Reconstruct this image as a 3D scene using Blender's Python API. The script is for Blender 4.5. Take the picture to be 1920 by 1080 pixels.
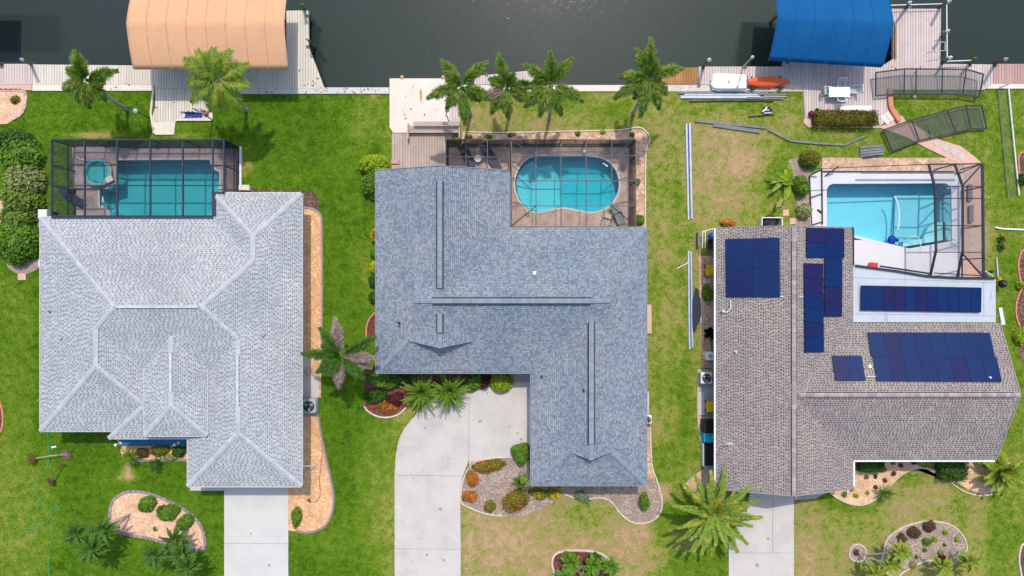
import bpy, math, random
import numpy as np
from mathutils import Vector, Matrix
from mathutils.geometry import tessellate_polygon

random.seed(7); rng = np.random.default_rng(7)
for o in list(bpy.data.objects): bpy.data.objects.remove(o)
S = bpy.context.scene
COL = S.collection

# ------------------------------------------------------------ camera, light
H = 51.2                      # camera height; 0.04 m per photo pixel on the ground
cam = bpy.data.cameras.new('camera'); cam.lens = 24; cam.sensor_width = 36
cam.clip_start = 0.5; cam.clip_end = 1500
co = bpy.data.objects.new('camera', cam); co.location = (0, 0, H); COL.objects.link(co)
S.camera = co
SUN_EL = 62.0; SH = (-0.07, -0.52)          # shadow offset per metre of height
w = bpy.data.worlds.new('World'); S.world = w; w.use_nodes = True
nt = w.node_tree; bg = nt.nodes['Background']
sky = nt.nodes.new('ShaderNodeTexSky'); sky.sky_type = 'NISHITA'; sky.sun_disc = False
sky.sun_elevation = math.radians(SUN_EL); sky.sun_rotation = math.radians(8)
sky.air_density = 1.0; sky.dust_density = 2.0
nt.links.new(sky.outputs[0], bg.inputs[0]); bg.inputs[1].default_value = 0.15
sun = bpy.data.lights.new('sun', 'SUN'); sun.energy = 2.05; sun.angle = math.radians(0.9)
sun.color = (1.0, 0.92, 0.82)
so = bpy.data.objects.new('sun', sun); COL.objects.link(so)
so.rotation_euler = Vector((SH[0], SH[1], -1)).to_track_quat('-Z', 'Y').to_euler()
S.view_settings.view_transform = 'Standard'; S.view_settings.look = 'None'
S.view_settings.exposure = 0.50; S.view_settings.gamma = 1.0
S.view_settings.use_curve_mapping = False
S.cycles.max_bounces = 6; S.cycles.transparent_max_bounces = 24
S.cycles.use_denoising = True

# ------------------------------------------------------------ helpers
def G(px, py, z=0.0):
    k = (H - z) * 0.04 / H
    return Vector(((px - 960) * k, -(py - 540) * k, z))
def GP(pts, z=0.0): return [tuple(G(x, y, z)[:2]) for x, y in pts]

def tag(o, label=None, cat=None, group=None, kind=None):
    if label: o['label'] = label
    if cat: o['category'] = cat
    if group: o['group'] = group
    if kind: o['kind'] = kind
    return o
def empty(name, loc=(0, 0, 0), rz=0.0):
    o = bpy.data.objects.new(name, None); o.location = loc; o.rotation_euler = (0, 0, rz)
    o.empty_display_size = 0.2; COL.objects.link(o); return o
def thing(name, label, cat, loc=(0, 0, 0), rz=0.0, group=None):
    return tag(empty(name, loc, rz), label, cat, group)
def link(name, me, parent=None, kind=None, loc=None, rot=None, scale=None):
    o = bpy.data.objects.new(name, me); COL.objects.link(o)
    if parent is not None:
        o.parent = parent
    if loc is not None: o.location = loc
    if rot is not None: o.rotation_euler = rot
    if scale is not None: o.scale = (scale,) * 3 if isinstance(scale, (int, float)) else scale
    if kind: o['kind'] = kind
    return o
def copy_tree(o, parent=None):
    c = o.copy(); COL.objects.link(c); c.parent = parent
    for ch in o.children: copy_tree(ch, c)
    return c

class MB:
    def __init__(s): s.v = []; s.f = []; s.m = []; s.c = 0
    def add(s, vs, fs, mi=0):
        n = len(s.v); s.v += [tuple(p) for p in vs]
        for f in fs: s.f.append(tuple(i + n for i in f)); s.m.append(mi)
        return s
    def quad(s, a, b, c, d, mi=0): return s.add([a, b, c, d], [(0, 1, 2, 3)], mi)
    def box(s, c, d, rz=0.0, mi=0, bev=0.0):
        x, y, z = c; a, b, h = d[0] / 2, d[1] / 2, d[2] / 2
        cr, sr = math.cos(rz), math.sin(rz)
        def ring(a, b, zz): return [(x + u * cr - v * sr, y + u * sr + v * cr, zz) for u, v in ((-a, -b), (a, -b), (a, b), (-a, b))]
        if bev <= 0:
            s.add(ring(a, b, z - h) + ring(a, b, z + h), [(3, 2, 1, 0), (4, 5, 6, 7), (0, 1, 5, 4), (1, 2, 6, 5), (2, 3, 7, 6), (3, 0, 4, 7)], mi)
        else:
            vs = ring(a, b, z - h) + ring(a, b, z + h - bev) + ring(a - bev, b - bev, z + h)
            fs = [(3, 2, 1, 0), (8, 9, 10, 11)]
            for o in (0, 4):
                for i in range(4): j = (i + 1) % 4; fs.append((o + i, o + j, o + 4 + j, o + 4 + i))
            s.add(vs, fs, mi)
        return s
    def bar(s, p, q, wd, ht=None, mi=0):
        p = Vector(p); q = Vector(q); ht = ht or wd
        d = (q - p); 
        if d.length < 1e-6: return s
        d.normalize()
        up = Vector((0, 0, 1)) if abs(d.z) < 0.95 else Vector((1, 0, 0))
        r = d.cross(up).normalized(); u = r.cross(d)
        vs = []
        for e in (p, q):
            for a, b in ((-1, -1), (1, -1), (1, 1), (-1, 1)): vs.append(e + r * a * wd / 2 + u * b * ht / 2)
        return s.add(vs, [(3, 2, 1, 0), (4, 5, 6, 7), (0, 1, 5, 4), (1, 2, 6, 5), (2, 3, 7, 6), (3, 0, 4, 7)], mi)
    def tube(s, pts, r, n=8, mi=0, cap=True):
        pts = [Vector(p) for p in pts]; m = len(pts)
        rr = r if isinstance(r, (list, tuple)) else [r] * m
        vs = []; 
        for i, p in enumerate(pts):
            d = (pts[min(i + 1, m - 1)] - pts[max(i - 1, 0)]).normalized()
            up = Vector((0, 0, 1)) if abs(d.z) < 0.9 else Vector((1, 0, 0))
            a = d.cross(up).normalized(); b = a.cross(d)
            for k in range(n):
                t = 2 * math.pi * k / n; vs.append(p + (a * math.cos(t) + b * math.sin(t)) * rr[i])
        fs = [(i * n + k, i * n + (k + 1) % n, (i + 1) * n + (k + 1) % n, (i + 1) * n + k) for i in range(m - 1) for k in range(n)]
        if cap: fs += [tuple(range(n - 1, -1, -1)), tuple((m - 1) * n + k for k in range(n))]
        return s.add(vs, fs, mi)
    def prism(s, poly, z0, z1, holes=(), mi=0, ms=None, bottom=False):
        ms = mi if ms is None else ms
        loops = [list(poly)] + [list(h) for h in holes]
        flat = [p for l in loops for p in l]
        zt = z1 if callable(z1) else (lambda x, y: z1); zb = z0 if callable(z0) else (lambda x, y: z0)
        tr = tessellate_polygon([[Vector((x, y, 0)) for x, y in l] for l in loops])
        fs = []
        for t in tr:
            a, b, c = [Vector((*flat[i], 0)) for i in t]
            fs.append(t if (b - a).cross(c - a).z > 0 else (t[0], t[2], t[1]))
        s.add([(x, y, zt(x, y)) for x, y in flat], fs, mi)
        if bottom: s.add([(x, y, zb(x, y)) for x, y in flat], [f[::-1] for f in fs], ms)
        for l in loops:
            n = len(l)
            s.add([(x, y, zt(x, y)) for x, y in l] + [(x, y, zb(x, y)) for x, y in l], [(i, (i + 1) % n, n + (i + 1) % n, n + i) for i in range(n)], ms)
        return s
    def lathe(s, c, prof, n=16, mi=0, cap=True):
        vs = []; m = len(prof)
        for r, z in prof:
            for k in range(n):
                t = 2 * math.pi * k / n; vs.append((c[0] + r * math.cos(t), c[1] + r * math.sin(t), c[2] + z))
        fs = [(i * n + k, i * n + (k + 1) % n, (i + 1) * n + (k + 1) % n, (i + 1) * n + k) for i in range(m - 1) for k in range(n)]
        if cap: fs.append(tuple((m - 1) * n + k for k in range(n)))
        return s.add(vs, fs, mi)
    def mesh(s, name, mats, smooth=False):
        me = bpy.data.meshes.new(name); me.from_pydata(s.v, [], s.f)
        if not isinstance(mats, (list, tuple)): mats = [mats]
        for m in mats: me.materials.append(m)
        if len(mats) > 1: me.polygons.foreach_set('material_index', s.m)
        if smooth: me.polygons.foreach_set('use_smooth', [True] * len(s.f))
        me.update(); return me
    def build(s, name, mats, parent=None, kind=None, smooth=False, loc=None, rot=None):
        return link(name, s.mesh(name, mats, smooth), parent, kind, loc, rot)

def smooth_poly(pts, n=5, closed=True):
    out = []; m = len(pts)
    for i in range(m if closed else m - 1):
        p0, p1, p2, p3 = [pts[(i + k) % m] if closed else pts[min(max(i + k, 0), m - 1)] for k in (-1, 0, 1, 2)]
        for j in range(n):
            t = j / n
            out.append(tuple(0.5 * (2 * b + (c - a) * t + (2 * a - 5 * b + 4 * c - d) * t * t + (3 * b - a - 3 * c + d) * t ** 3) for a, b, c, d in zip(p0, p1, p2, p3)))
    if not closed: out.append(tuple(pts[-1]))
    return out
def inpoly(P, X, Y):
    X = np.asarray(X, float); Y = np.asarray(Y, float); r = np.zeros(X.shape, bool); n = len(P)
    for i in range(n):
        x1, y1 = P[i]; x2, y2 = P[(i + 1) % n]
        if y1 == y2: continue
        c = ((y1 > Y) != (y2 > Y)) & (X < (x2 - x1) * (Y - y1) / (y2 - y1) + x1); r ^= c
    return r

# ------------------------------------------------------------ materials
def N(t, kind, **kw):
    n = t.nodes.new('ShaderNode' + kind)
    for k, v in kw.items(): setattr(n, k, v)
    return n
def base_mat(name):
    m = bpy.data.materials.new(name); m.use_nodes = True
    return m, m.node_tree, m.node_tree.nodes['Principled BSDF']
def mixc(t, fac, a, b, mode='MIX'):
    n = N(t, 'Mix', data_type='RGBA', blend_type=mode)
    for s_, v in ((n.inputs[0], fac), (n.inputs[6], a), (n.inputs[7], b)):
        if hasattr(v, 'links'): t.links.new(v, s_)
        elif isinstance(v, (int, float)): s_.default_value = v
        else: s_.default_value = (*v, 1)
    return n.outputs[2]
def noise(t, scale, detail=4, rough=0.6, vec=None, dist=0.0):
    n = N(t, 'TexNoise'); n.inputs['Scale'].default_value = scale; n.inputs['Detail'].default_value = detail
    n.inputs['Roughness'].default_value = rough; n.inputs['Distortion'].default_value = dist
    if vec: t.links.new(vec, n.inputs['Vector'])
    return n.outputs['Fac']
def ramp(t, fac, stops):
    n = N(t, 'ValToRGB'); cr = n.color_ramp
    while len(cr.elements) < len(stops): cr.elements.new(0.5)
    for e, (p, c) in zip(cr.elements, stops): e.position = p; e.color = (*c, 1) if len(c) == 3 else c
    t.links.new(fac, n.inputs[0]); return n.outputs[0]
def coords(t): return N(t, 'NewGeometry').outputs['Position']
def bump(t, b, h, strength, dist=0.02):
    n = N(t, 'Bump'); n.inputs['Strength'].default_value = strength; n.inputs['Distance'].default_value = dist
    t.links.new(h, n.inputs['Height']); t.links.new(n.outputs[0], b.inputs['Normal'])
def mat(name, c1, c2=None, sc=2.0, rough=0.8, fine=30.0, famt=0.25, bmp=0.0, metal=0.0, island=0.0, objrand=0.0, spec=0.3, lo=0.35, hi=0.65):
    """two tones mixed by large noise, darkened/lightened by fine noise, optional per-piece variation"""
    m, t, b = base_mat(name); v = coords(t)
    c2 = c2 or tuple(x * 0.75 for x in c1)
    f = N(t, 'MapRange'); t.links.new(noise(t, sc, 5, 0.6, v), f.inputs[0]); f.inputs[1].default_value = lo; f.inputs[2].default_value = hi
    c = mixc(t, f.outputs[0], c1, c2)
    if famt:
        g = noise(t, fine, 2, 0.7, v)
        c = mixc(t, 1.0, c, ramp(t, g, [(0.25, (1 - famt,) * 3), (0.75, (1 + famt * 0.6,) * 3)]), 'MULTIPLY')
        if bmp: bump(t, b, g, bmp)
    for amt, src in ((island, 'g'), (objrand, 'o')):
        if amt:
            r = N(t, 'NewGeometry').outputs['Random Per Island'] if src == 'g' else N(t, 'ObjectInfo').outputs['Random']
            c = mixc(t, 1.0, c, ramp(t, r, [(0, (1 - amt,) * 3), (1, (1 + amt * 0.8,) * 3)]), 'MULTIPLY')
    t.links.new(c, b.inputs['Base Color'])
    b.inputs['Roughness'].default_value = rough; b.inputs['Metallic'].default_value = metal
    b.inputs['Specular IOR Level'].default_value = spec
    return m
def leaf_mat(name, c1, c2, tip=None, trans=0.3, amt=0.35):
    m, t, b = base_mat(name); v = coords(t)
    r = N(t, 'NewGeometry').outputs['Random Per Island']
    c = mixc(t, r, c1, c2)
    if tip:
        f = N(t, 'MapRange'); t.links.new(noise(t, 1.6, 3, 0.6, v), f.inputs[0]); f.inputs[1].default_value = 0.5; f.inputs[2].default_value = 0.68
        c = mixc(t, f.outputs[0], c, tip)
    c = mixc(t, 1.0, c, ramp(t, noise(t, 5, 3, 0.6, v), [(0.3, (1 - amt,) * 3), (0.7, (1 + amt * .7,) * 3)]), 'MULTIPLY')
    t.links.new(c, b.inputs['Base Color']); b.inputs['Roughness'].default_value = 0.55
    b.inputs['Specular IOR Level'].default_value = 0.25
    tr = N(t, 'BsdfTranslucent'); t.links.new(c, tr.inputs[0])
    mx = N(t, 'MixShader'); mx.inputs[0].default_value = trans
    t.links.new(b.outputs[0], mx.inputs[1]); t.links.new(tr.outputs[0], mx.inputs[2])
    t.links.new(mx.outputs[0], t.nodes['Material Output'].inputs[0])
    return m

GRASS_STOPS = [(0.0, (0.030, 0.080, 0.005)), (0.2, (0.088, 0.19, 0.007)), (0.42, (0.18, 0.245, 0.025)), (0.6, (0.31, 0.29, 0.085)),
               (0.78, (0.33, 0.255, 0.105)), (1.0, (0.47, 0.31, 0.175))]
def grass_mat(name, blades):
    m, t, b = base_mat(name); v = coords(t)
    a = N(t, 'Attribute', attribute_name='dry').outputs['Fac']
    big = noise(t, 0.35, 4, 0.6, v); mid = noise(t, 1.7, 5, 0.7, v, 0.4); fin = noise(t, 6.5, 4, 0.85, v)
    def madd(x, mul, add):
        n = N(t, 'Math', operation='MULTIPLY_ADD'); t.links.new(x, n.inputs[0]); n.inputs[1].default_value = mul
        if hasattr(add, 'links'): t.links.new(add, n.inputs[2])
        else: n.inputs[2].default_value = add
        return n.outputs[0]
    s = madd(big, 0.8, -2.0 if not blades else -1.9); s = madd(mid, 1.8, s); s = madd(fin, 1.4 if not blades else 1.2, s)
    amp = madd(a, 1.2, 0.17); mu = N(t, 'Math', operation='MULTIPLY'); t.links.new(s, mu.inputs[0]); t.links.new(amp, mu.inputs[1])
    ad = N(t, 'Math', operation='ADD'); t.links.new(mu.outputs[0], ad.inputs[0]); t.links.new(a, ad.inputs[1]); s = ad.outputs[0]
    if blades:
        r = N(t, 'NewGeometry').outputs['Random Per Island']; s = madd(r, 0.16, s); s = madd(s, 1.0, -0.08)
    c = ramp(t, s, GRASS_STOPS)
    if not blades:
        g = noise(t, 28, 2, 0.8, v)
        c = mixc(t, 1.0, c, ramp(t, g, [(0.3, (0.5,) * 3), (0.7, (1.35,) * 3)]), 'MULTIPLY'); bump(t, b, g, 0.5, 0.05)
    t.links.new(c, b.inputs['Base Color']); b.inputs['Roughness'].default_value = 0.9; b.inputs['Specular IOR Level'].default_value = 0.1
    return m

M = {}
M['grass'] = grass_mat('lawn', False); M['blades'] = grass_mat('grass_blades', True)
M['sh1'] = mat('shingle_pale_grey', (0.43, 0.455, 0.465), (0.355, 0.378, 0.395), 0.3, 0.9, 40, 0.12, island=0.13)
M['sh1d'] = mat('shingle_pale_gap', (0.16, 0.168, 0.185), (0.20, 0.208, 0.225), 1.5, 0.95, 30, 0.2)
M['sh2'] = mat('shingle_blue_grey', (0.195, 0.245, 0.295), (0.26, 0.29, 0.325), 0.3, 0.9, 35, 0.2, island=0.33)
M['sh2d'] = mat('shingle_blue_butt_shade', (0.10, 0.12, 0.17), (0.12, 0.14, 0.20), 1.5, 0.95, 30, 0.2)  # dark deck colour; its bare course strips imitate the butt edge shadow
M['sh3'] = mat('shingle_taupe', (0.335, 0.29, 0.262), (0.275, 0.24, 0.235), 0.3, 0.9, 35, 0.15, island=0.16)
M['sh3d'] = mat('shingle_taupe_gap', (0.07, 0.058, 0.062), (0.09, 0.075, 0.075), 1.5, 0.95, 30, 0.2)
M['cap1'] = mat('cap_pale', (0.45, 0.47, 0.49), (0.40, 0.42, 0.44), 2, 0.9, 30, 0.1, objrand=0.08)
M['cap2'] = mat('cap_blue', (0.235, 0.28, 0.335), (0.20, 0.245, 0.295), 1, 0.9, 30, 0.15, island=0.12)
M['cap3'] = mat('cap_taupe', (0.36, 0.315, 0.295), (0.31, 0.27, 0.26), 2, 0.9, 30, 0.1, objrand=0.22)
M['vent_dark'] = mat('vent_dark', (0.04, 0.045, 0.06), None, 2, 0.8)
M['white'] = mat('white_paint', (0.78, 0.79, 0.78), (0.70, 0.72, 0.70), 1.5, 0.5, 20, 0.06)
M['gut'] = mat('gutter_paint', (0.52, 0.55, 0.52), (0.46, 0.49, 0.46), 1.5, 0.6, 20, 0.06)
M['white_plastic'] = mat('white_plastic', (0.78, 0.80, 0.81), (0.73, 0.75, 0.77), 3, 0.35, 20, 0.04, spec=0.5)
M['wall1'] = mat('stucco_pale', (0.62, 0.66, 0.62), None, 1, 0.95, 25, 0.1, 0.2)
M['wall2'] = mat('stucco_cream', (0.66, 0.55, 0.42), None, 1, 0.95, 25, 0.1, 0.2)
M['wall3'] = mat('stucco_tan', (0.60, 0.52, 0.44), None, 1, 0.95, 25, 0.1, 0.2)
M['maroon'] = mat('maroon_door', (0.10, 0.015, 0.012), None, 1, 0.5)
M['blue_floor'] = mat('blue_porch_paint', (0.01, 0.13, 0.30), (0.01, 0.17, 0.30), 2, 0.5, 20, 0.15)
M['conc'] = mat('concrete_pale', (0.54, 0.505, 0.465), (0.43, 0.405, 0.38), 0.55, 0.9, 12, 0.1, 0.05, lo=.42, hi=.78)
M['concw'] = mat('concrete_white', (0.575, 0.555, 0.525), (0.50, 0.485, 0.465), 0.5, 0.9, 12, 0.08, 0.05, lo=.42, hi=.75)
M['concg'] = mat('concrete_grey', (0.40, 0.39, 0.38), (0.33, 0.32, 0.31), 1.5, 0.9, 15, 0.15, 0.1)
M['cream'] = mat('cream_concrete', (0.72, 0.65, 0.56), (0.66, 0.59, 0.50), 0.7, 0.9, 10, 0.08, 0.05)
M['pool_white'] = mat('pool_deck_white', (0.65, 0.64, 0.665), (0.60, 0.595, 0.625), 0.6, 0.8, 10, 0.05, 0.03)
M['flat_white'] = mat('grey_white_roof_sheet', (0.48, 0.52, 0.57), (0.44, 0.48, 0.53), 0.6, 0.7, 10, 0.05)
M['kerb_w'] = mat('kerb_cream', (0.68, 0.60, 0.50), (0.50, 0.44, 0.36), 2.5, 0.9, 15, 0.2)
M['kerb_g'] = mat('kerb_grey', (0.32, 0.27, 0.27), (0.25, 0.21, 0.215), 2.5, 0.9, 15, 0.2, objrand=0.15)
M['kerb_t'] = mat('kerb_terracotta', (0.62, 0.25, 0.14), (0.55, 0.22, 0.13), 2, 0.9, 15, 0.15)
M['pinkpave'] = mat('pink_paving', (0.68, 0.43, 0.34), (0.60, 0.38, 0.30), 1.5, 0.9, 12, 0.15, 0.1)
M['paver'] = mat('brown_paver', (0.50, 0.37, 0.30), (0.33, 0.25, 0.205), 1.3, 0.9, 9, 0.3, 0.1)
M['paverd'] = mat('grey_brown_paver', (0.50, 0.40, 0.36), (0.30, 0.245, 0.23), 1.0, 0.9, 9, 0.3, 0.1)
M['pinkstone'] = mat('pink_edging_stone', (0.62, 0.46, 0.40), (0.50, 0.36, 0.31), 3, 0.9, 15, 0.15, objrand=0.18)
M['brick'] = mat('edging_brick', (0.42, 0.30, 0.26), (0.34, 0.24, 0.21), 3, 0.9, 15, 0.15, objrand=0.25)
def gravel(name, c1, c2, c3, vs=9.0):
    m, t, b = base_mat(name); v = coords(t)
    vo = N(t, 'TexVoronoi'); vo.inputs['Scale'].default_value = vs; t.links.new(v, vo.inputs['Vector'])
    sep = N(t, 'SeparateColor'); t.links.new(vo.outputs['Color'], sep.inputs[0])
    c = ramp(t, sep.outputs[0], [(0.1, c2), (0.5, c1), (0.95, c3)])
    f = N(t, 'MapRange'); t.links.new(noise(t, 0.9, 5, 0.65, v), f.inputs[0]); f.inputs[1].default_value = 0.42; f.inputs[2].default_value = 0.7
    c = mixc(t, f.outputs[0], c, tuple(x * 0.72 for x in c1))
    t.links.new(c, b.inputs['Base Color']); b.inputs['Roughness'].default_value = 0.95
    bump(t, b, vo.outputs['Distance'], 0.6, 0.04)
    return m
M['gravel_o'] = gravel('orange_gravel', (0.72, 0.40, 0.20), (0.58, 0.31, 0.14), (0.84, 0.55, 0.33))
M['gravel_p'] = gravel('peach_gravel', (0.72, 0.45, 0.28), (0.60, 0.36, 0.22), (0.82, 0.58, 0.40))
M['rock'] = gravel('pale_rock', (0.36, 0.27, 0.215), (0.20, 0.14, 0.11), (0.52, 0.42, 0.35), 15)
M['mulch'] = gravel('brown_mulch', (0.12, 0.065, 0.045), (0.06, 0.03, 0.025), (0.24, 0.15, 0.11), 10)
M['mulch_r'] = gravel('red_mulch', (0.16, 0.05, 0.04), (0.07, 0.025, 0.02), (0.26, 0.10, 0.08), 10)
M['sand'] = gravel('sandy_soil', (0.58, 0.37, 0.24), (0.40, 0.25, 0.16), (0.70, 0.50, 0.36), 5)
M['plank_c'] = mat('cream_planks', (0.66, 0.61, 0.51), (0.60, 0.55, 0.46), 1.0, 0.8, 10, 0.08, island=0.07)
M['plank_m'] = mat('mauve_planks', (0.60, 0.50, 0.46), (0.54, 0.455, 0.425), 1.0, 0.8, 10, 0.08, island=0.08)
M['plank_b'] = mat('brown_planks', (0.46, 0.37, 0.31), (0.40, 0.32, 0.27), 1.0, 0.8, 10, 0.1, island=0.08)
M['plank_r'] = mat('pink_planks', (0.48, 0.30, 0.26), (0.42, 0.27, 0.24), 1.0, 0.8, 10, 0.1, island=0.1)
M['plank_o'] = mat('orange_wood', (0.42, 0.21, 0.07), (0.34, 0.165, 0.055), 1.0, 0.8, 10, 0.12, island=0.15)
M['gapdark'] = mat('deck_underside', (0.16, 0.13, 0.11), None, 2)
M['canvas_p'] = mat('peach_canvas', (0.68, 0.385, 0.215), (0.60, 0.35, 0.205), 0.5, 0.9, 5, 0.05, spec=0.1)
M['canvas_b'] = mat('blue_canvas', (0.004, 0.085, 0.245), (0.007, 0.10, 0.265), 0.5, 0.8, 5, 0.06, spec=0.1)
M['canvas_d'] = mat('dark_canvas', (0.02, 0.05, 0.03), None, 0.5, 0.8)
M['alu'] = mat('aluminium', (0.46, 0.51, 0.58), (0.36, 0.41, 0.48), 2, 0.5, 20, 0.1, metal=0.15)
M['alu_d'] = mat('dark_aluminium', (0.20, 0.215, 0.21), (0.14, 0.15, 0.155), 2, 0.55, 20, 0.15)
M['bronze'] = mat('bronze_frame', (0.028, 0.03, 0.048), (0.022, 0.024, 0.035), 2, 0.5, 20, 0.1)
M['bronze_l'] = mat('grey_bronze_frame', (0.14, 0.12, 0.13), (0.10, 0.085, 0.09), 2, 0.5, 20, 0.1)
M['navy'] = mat('navy_frame', (0.035, 0.045, 0.075), (0.028, 0.035, 0.06), 2, 0.5, 20, 0.1)
M['pile'] = mat('weathered_pile', (0.20, 0.16, 0.12), (0.10, 0.09, 0.06), 2, 0.9, 12, 0.3)
M['black'] = mat('black_plastic', (0.012, 0.012, 0.015), None, 3, 0.5)
M['tar'] = mat('black_tarp', (0.012, 0.02, 0.035), (0.02, 0.035, 0.05), 3, 0.5)
M['grey_m'] = mat('grey_metal', (0.42, 0.45, 0.48), (0.36, 0.38, 0.41), 3, 0.5, 20, 0.08)
M['yellow'] = mat('yellow_plastic', (0.80, 0.50, 0.01), None, 3, 0.4, famt=0.05)
M['cyan'] = mat('cyan_plastic', (0.02, 0.40, 0.62), None, 3, 0.4, famt=0.05)
M['blueball'] = mat('blue_plastic', (0.02, 0.05, 0.45), None, 3, 0.35)
M['red'] = mat('red_plastic', (0.75, 0.04, 0.05), None, 3, 0.4)
M['orange'] = mat('orange_kayak', (0.80, 0.11, 0.02), (0.75, 0.13, 0.03), 2, 0.35, 15, 0.08, spec=0.5)
M['boat_w'] = mat('white_hull', (0.80, 0.82, 0.82), (0.72, 0.76, 0.76), 2, 0.35, 15, 0.04, spec=0.5)
M['rust'] = mat('rust', (0.50, 0.20, 0.06), (0.65, 0.40, 0.2), 3, 0.9)
M['trunk'] = mat('palm_trunk', (0.50, 0.46, 0.43), (0.34, 0.30, 0.27), 3, 0.9, 15, 0.3)
M['trunk_b'] = mat('brown_trunk', (0.22, 0.15, 0.10), (0.12, 0.08, 0.05), 3, 0.9, 15, 0.3)
M['hose'] = mat('green_hose', (0.05, 0.42, 0.14), None, 3, 0.5)
M['glass'] = mat('window_glass', (0.03, 0.04, 0.05), None, 3, 0.08, spec=0.8)
M['plaster_pool'] = mat('pool_plaster', (0.66, 0.78, 0.80), (0.60, 0.74, 0.77), 1.2, 0.8, 6, 0.05)
M['plaster_teal'] = mat('teal_pool_plaster', (0.42, 0.76, 0.78), (0.36, 0.70, 0.73), 1.0, 0.8, 6, 0.08)
M['spa'] = mat('spa_tile', (0.10, 0.50, 0.52), (0.08, 0.44, 0.46), 3, 0.4, 20, 0.08)
M['stain'] = mat('oil_stain', (0.30, 0.28, 0.26), (0.36, 0.34, 0.32), 3, 0.9)
# foliage
M['fox'] = leaf_mat('foxtail_leaf', (0.07, 0.17, 0.015), (0.20, 0.33, 0.04), (0.33, 0.36, 0.06))
M['foxm'] = leaf_mat('canary_palm_leaf', (0.12, 0.23, 0.015), (0.26, 0.38, 0.04), (0.36, 0.38, 0.05))
M['foxd'] = leaf_mat('dark_palm_leaf', (0.04, 0.12, 0.014), (0.12, 0.25, 0.03))
M['foxy'] = leaf_mat('yellow_green_palm_leaf', (0.16, 0.27, 0.015), (0.34, 0.44, 0.05), (0.45, 0.40, 0.06))
M['dead'] = leaf_mat('dry_frond', (0.30, 0.22, 0.18), (0.42, 0.33, 0.29), trans=0.2)
M['date'] = leaf_mat('date_palm_leaf', (0.14, 0.25, 0.025), (0.30, 0.42, 0.06), (0.48, 0.42, 0.05))
M['cycad'] = leaf_mat('cycad_leaf', (0.11, 0.23, 0.015), (0.27, 0.40, 0.045))
M['b_dark'] = leaf_mat('dark_green_leaf', (0.03, 0.09, 0.010), (0.08, 0.19, 0.02))
M['b_mid'] = leaf_mat('mid_green_leaf', (0.07, 0.18, 0.012), (0.20, 0.36, 0.03))
M['b_lime'] = leaf_mat('lime_leaf', (0.18, 0.32, 0.01), (0.45, 0.55, 0.03))
M['b_olive'] = leaf_mat('olive_leaf', (0.12, 0.16, 0.012), (0.26, 0.27, 0.03))
M['b_hedge'] = leaf_mat('hedge_leaf', (0.10, 0.095, 0.01), (0.24, 0.19, 0.02))
M['b_brown'] = leaf_mat('brownish_leaf', (0.11, 0.06, 0.03), (0.18, 0.10, 0.06))
M['b_maroon'] = leaf_mat('maroon_leaf', (0.07, 0.012, 0.015), (0.16, 0.035, 0.03))
M['b_sage'] = leaf_mat('sage_leaf', (0.14, 0.24, 0.13), (0.26, 0.38, 0.22))
M['b_pale'] = leaf_mat('pale_yellow_leaf', (0.24, 0.27, 0.08), (0.48, 0.47, 0.20))
M['b_hp'] = leaf_mat('hedge_pale_leaf', (0.14, 0.24, 0.04), (0.42, 0.46, 0.17))
M['b_hm'] = leaf_mat('hedge_mid_leaf', (0.10, 0.20, 0.02), (0.28, 0.38, 0.06))
M['fl_o'] = leaf_mat('orange_flower', (0.60, 0.12, 0.02), (0.75, 0.22, 0.03), trans=0.1)
M['fl_r'] = leaf_mat('red_flower', (0.65, 0.05, 0.02), (0.7, 0.10, 0.02), trans=0.1)
M['fl_y'] = leaf_mat('yellow_flower', (0.75, 0.48, 0.01), (0.8, 0.6, 0.03), trans=0.1)

def screen_mat(name, dens, col=(0.035, 0.04, 0.06)):
    m, t, b = base_mat(name)
    tr = N(t, 'BsdfTransparent'); df = N(t, 'BsdfDiffuse'); df.inputs[0].default_value = (*col, 1)
    lw = N(t, 'LayerWeight'); lw.inputs[0].default_value = 0.5   # mesh closes up at grazing angles
    mr = N(t, 'MapRange'); pw = N(t, 'Math', operation='POWER'); t.links.new(lw.outputs['Facing'], pw.inputs[0]); pw.inputs[1].default_value = 2.6; t.links.new(pw.outputs[0], mr.inputs[0]); mr.inputs[3].default_value = dens; mr.inputs[4].default_value = min(1, dens * 2.6 + 0.12)
    mx = N(t, 'MixShader'); t.links.new(mr.outputs[0], mx.inputs[0])
    t.links.new(tr.outputs[0], mx.inputs[1]); t.links.new(df.outputs[0], mx.inputs[2])
    t.links.new(mx.outputs[0], t.nodes['Material Output'].inputs[0]); return m
M['screen'] = screen_mat('insect_screen', 0.24)
M['screen_l'] = screen_mat('light_insect_screen', 0.05)
M['screen_g'] = screen_mat('grey_insect_screen', 0.42, (0.11, 0.12, 0.12))
M['screen_w'] = screen_mat('wall_insect_screen', 0.34, (0.02, 0.025, 0.045))
M['screen_n'] = screen_mat('green_mesh', 0.10, (0.13, 0.24, 0.16))

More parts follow.
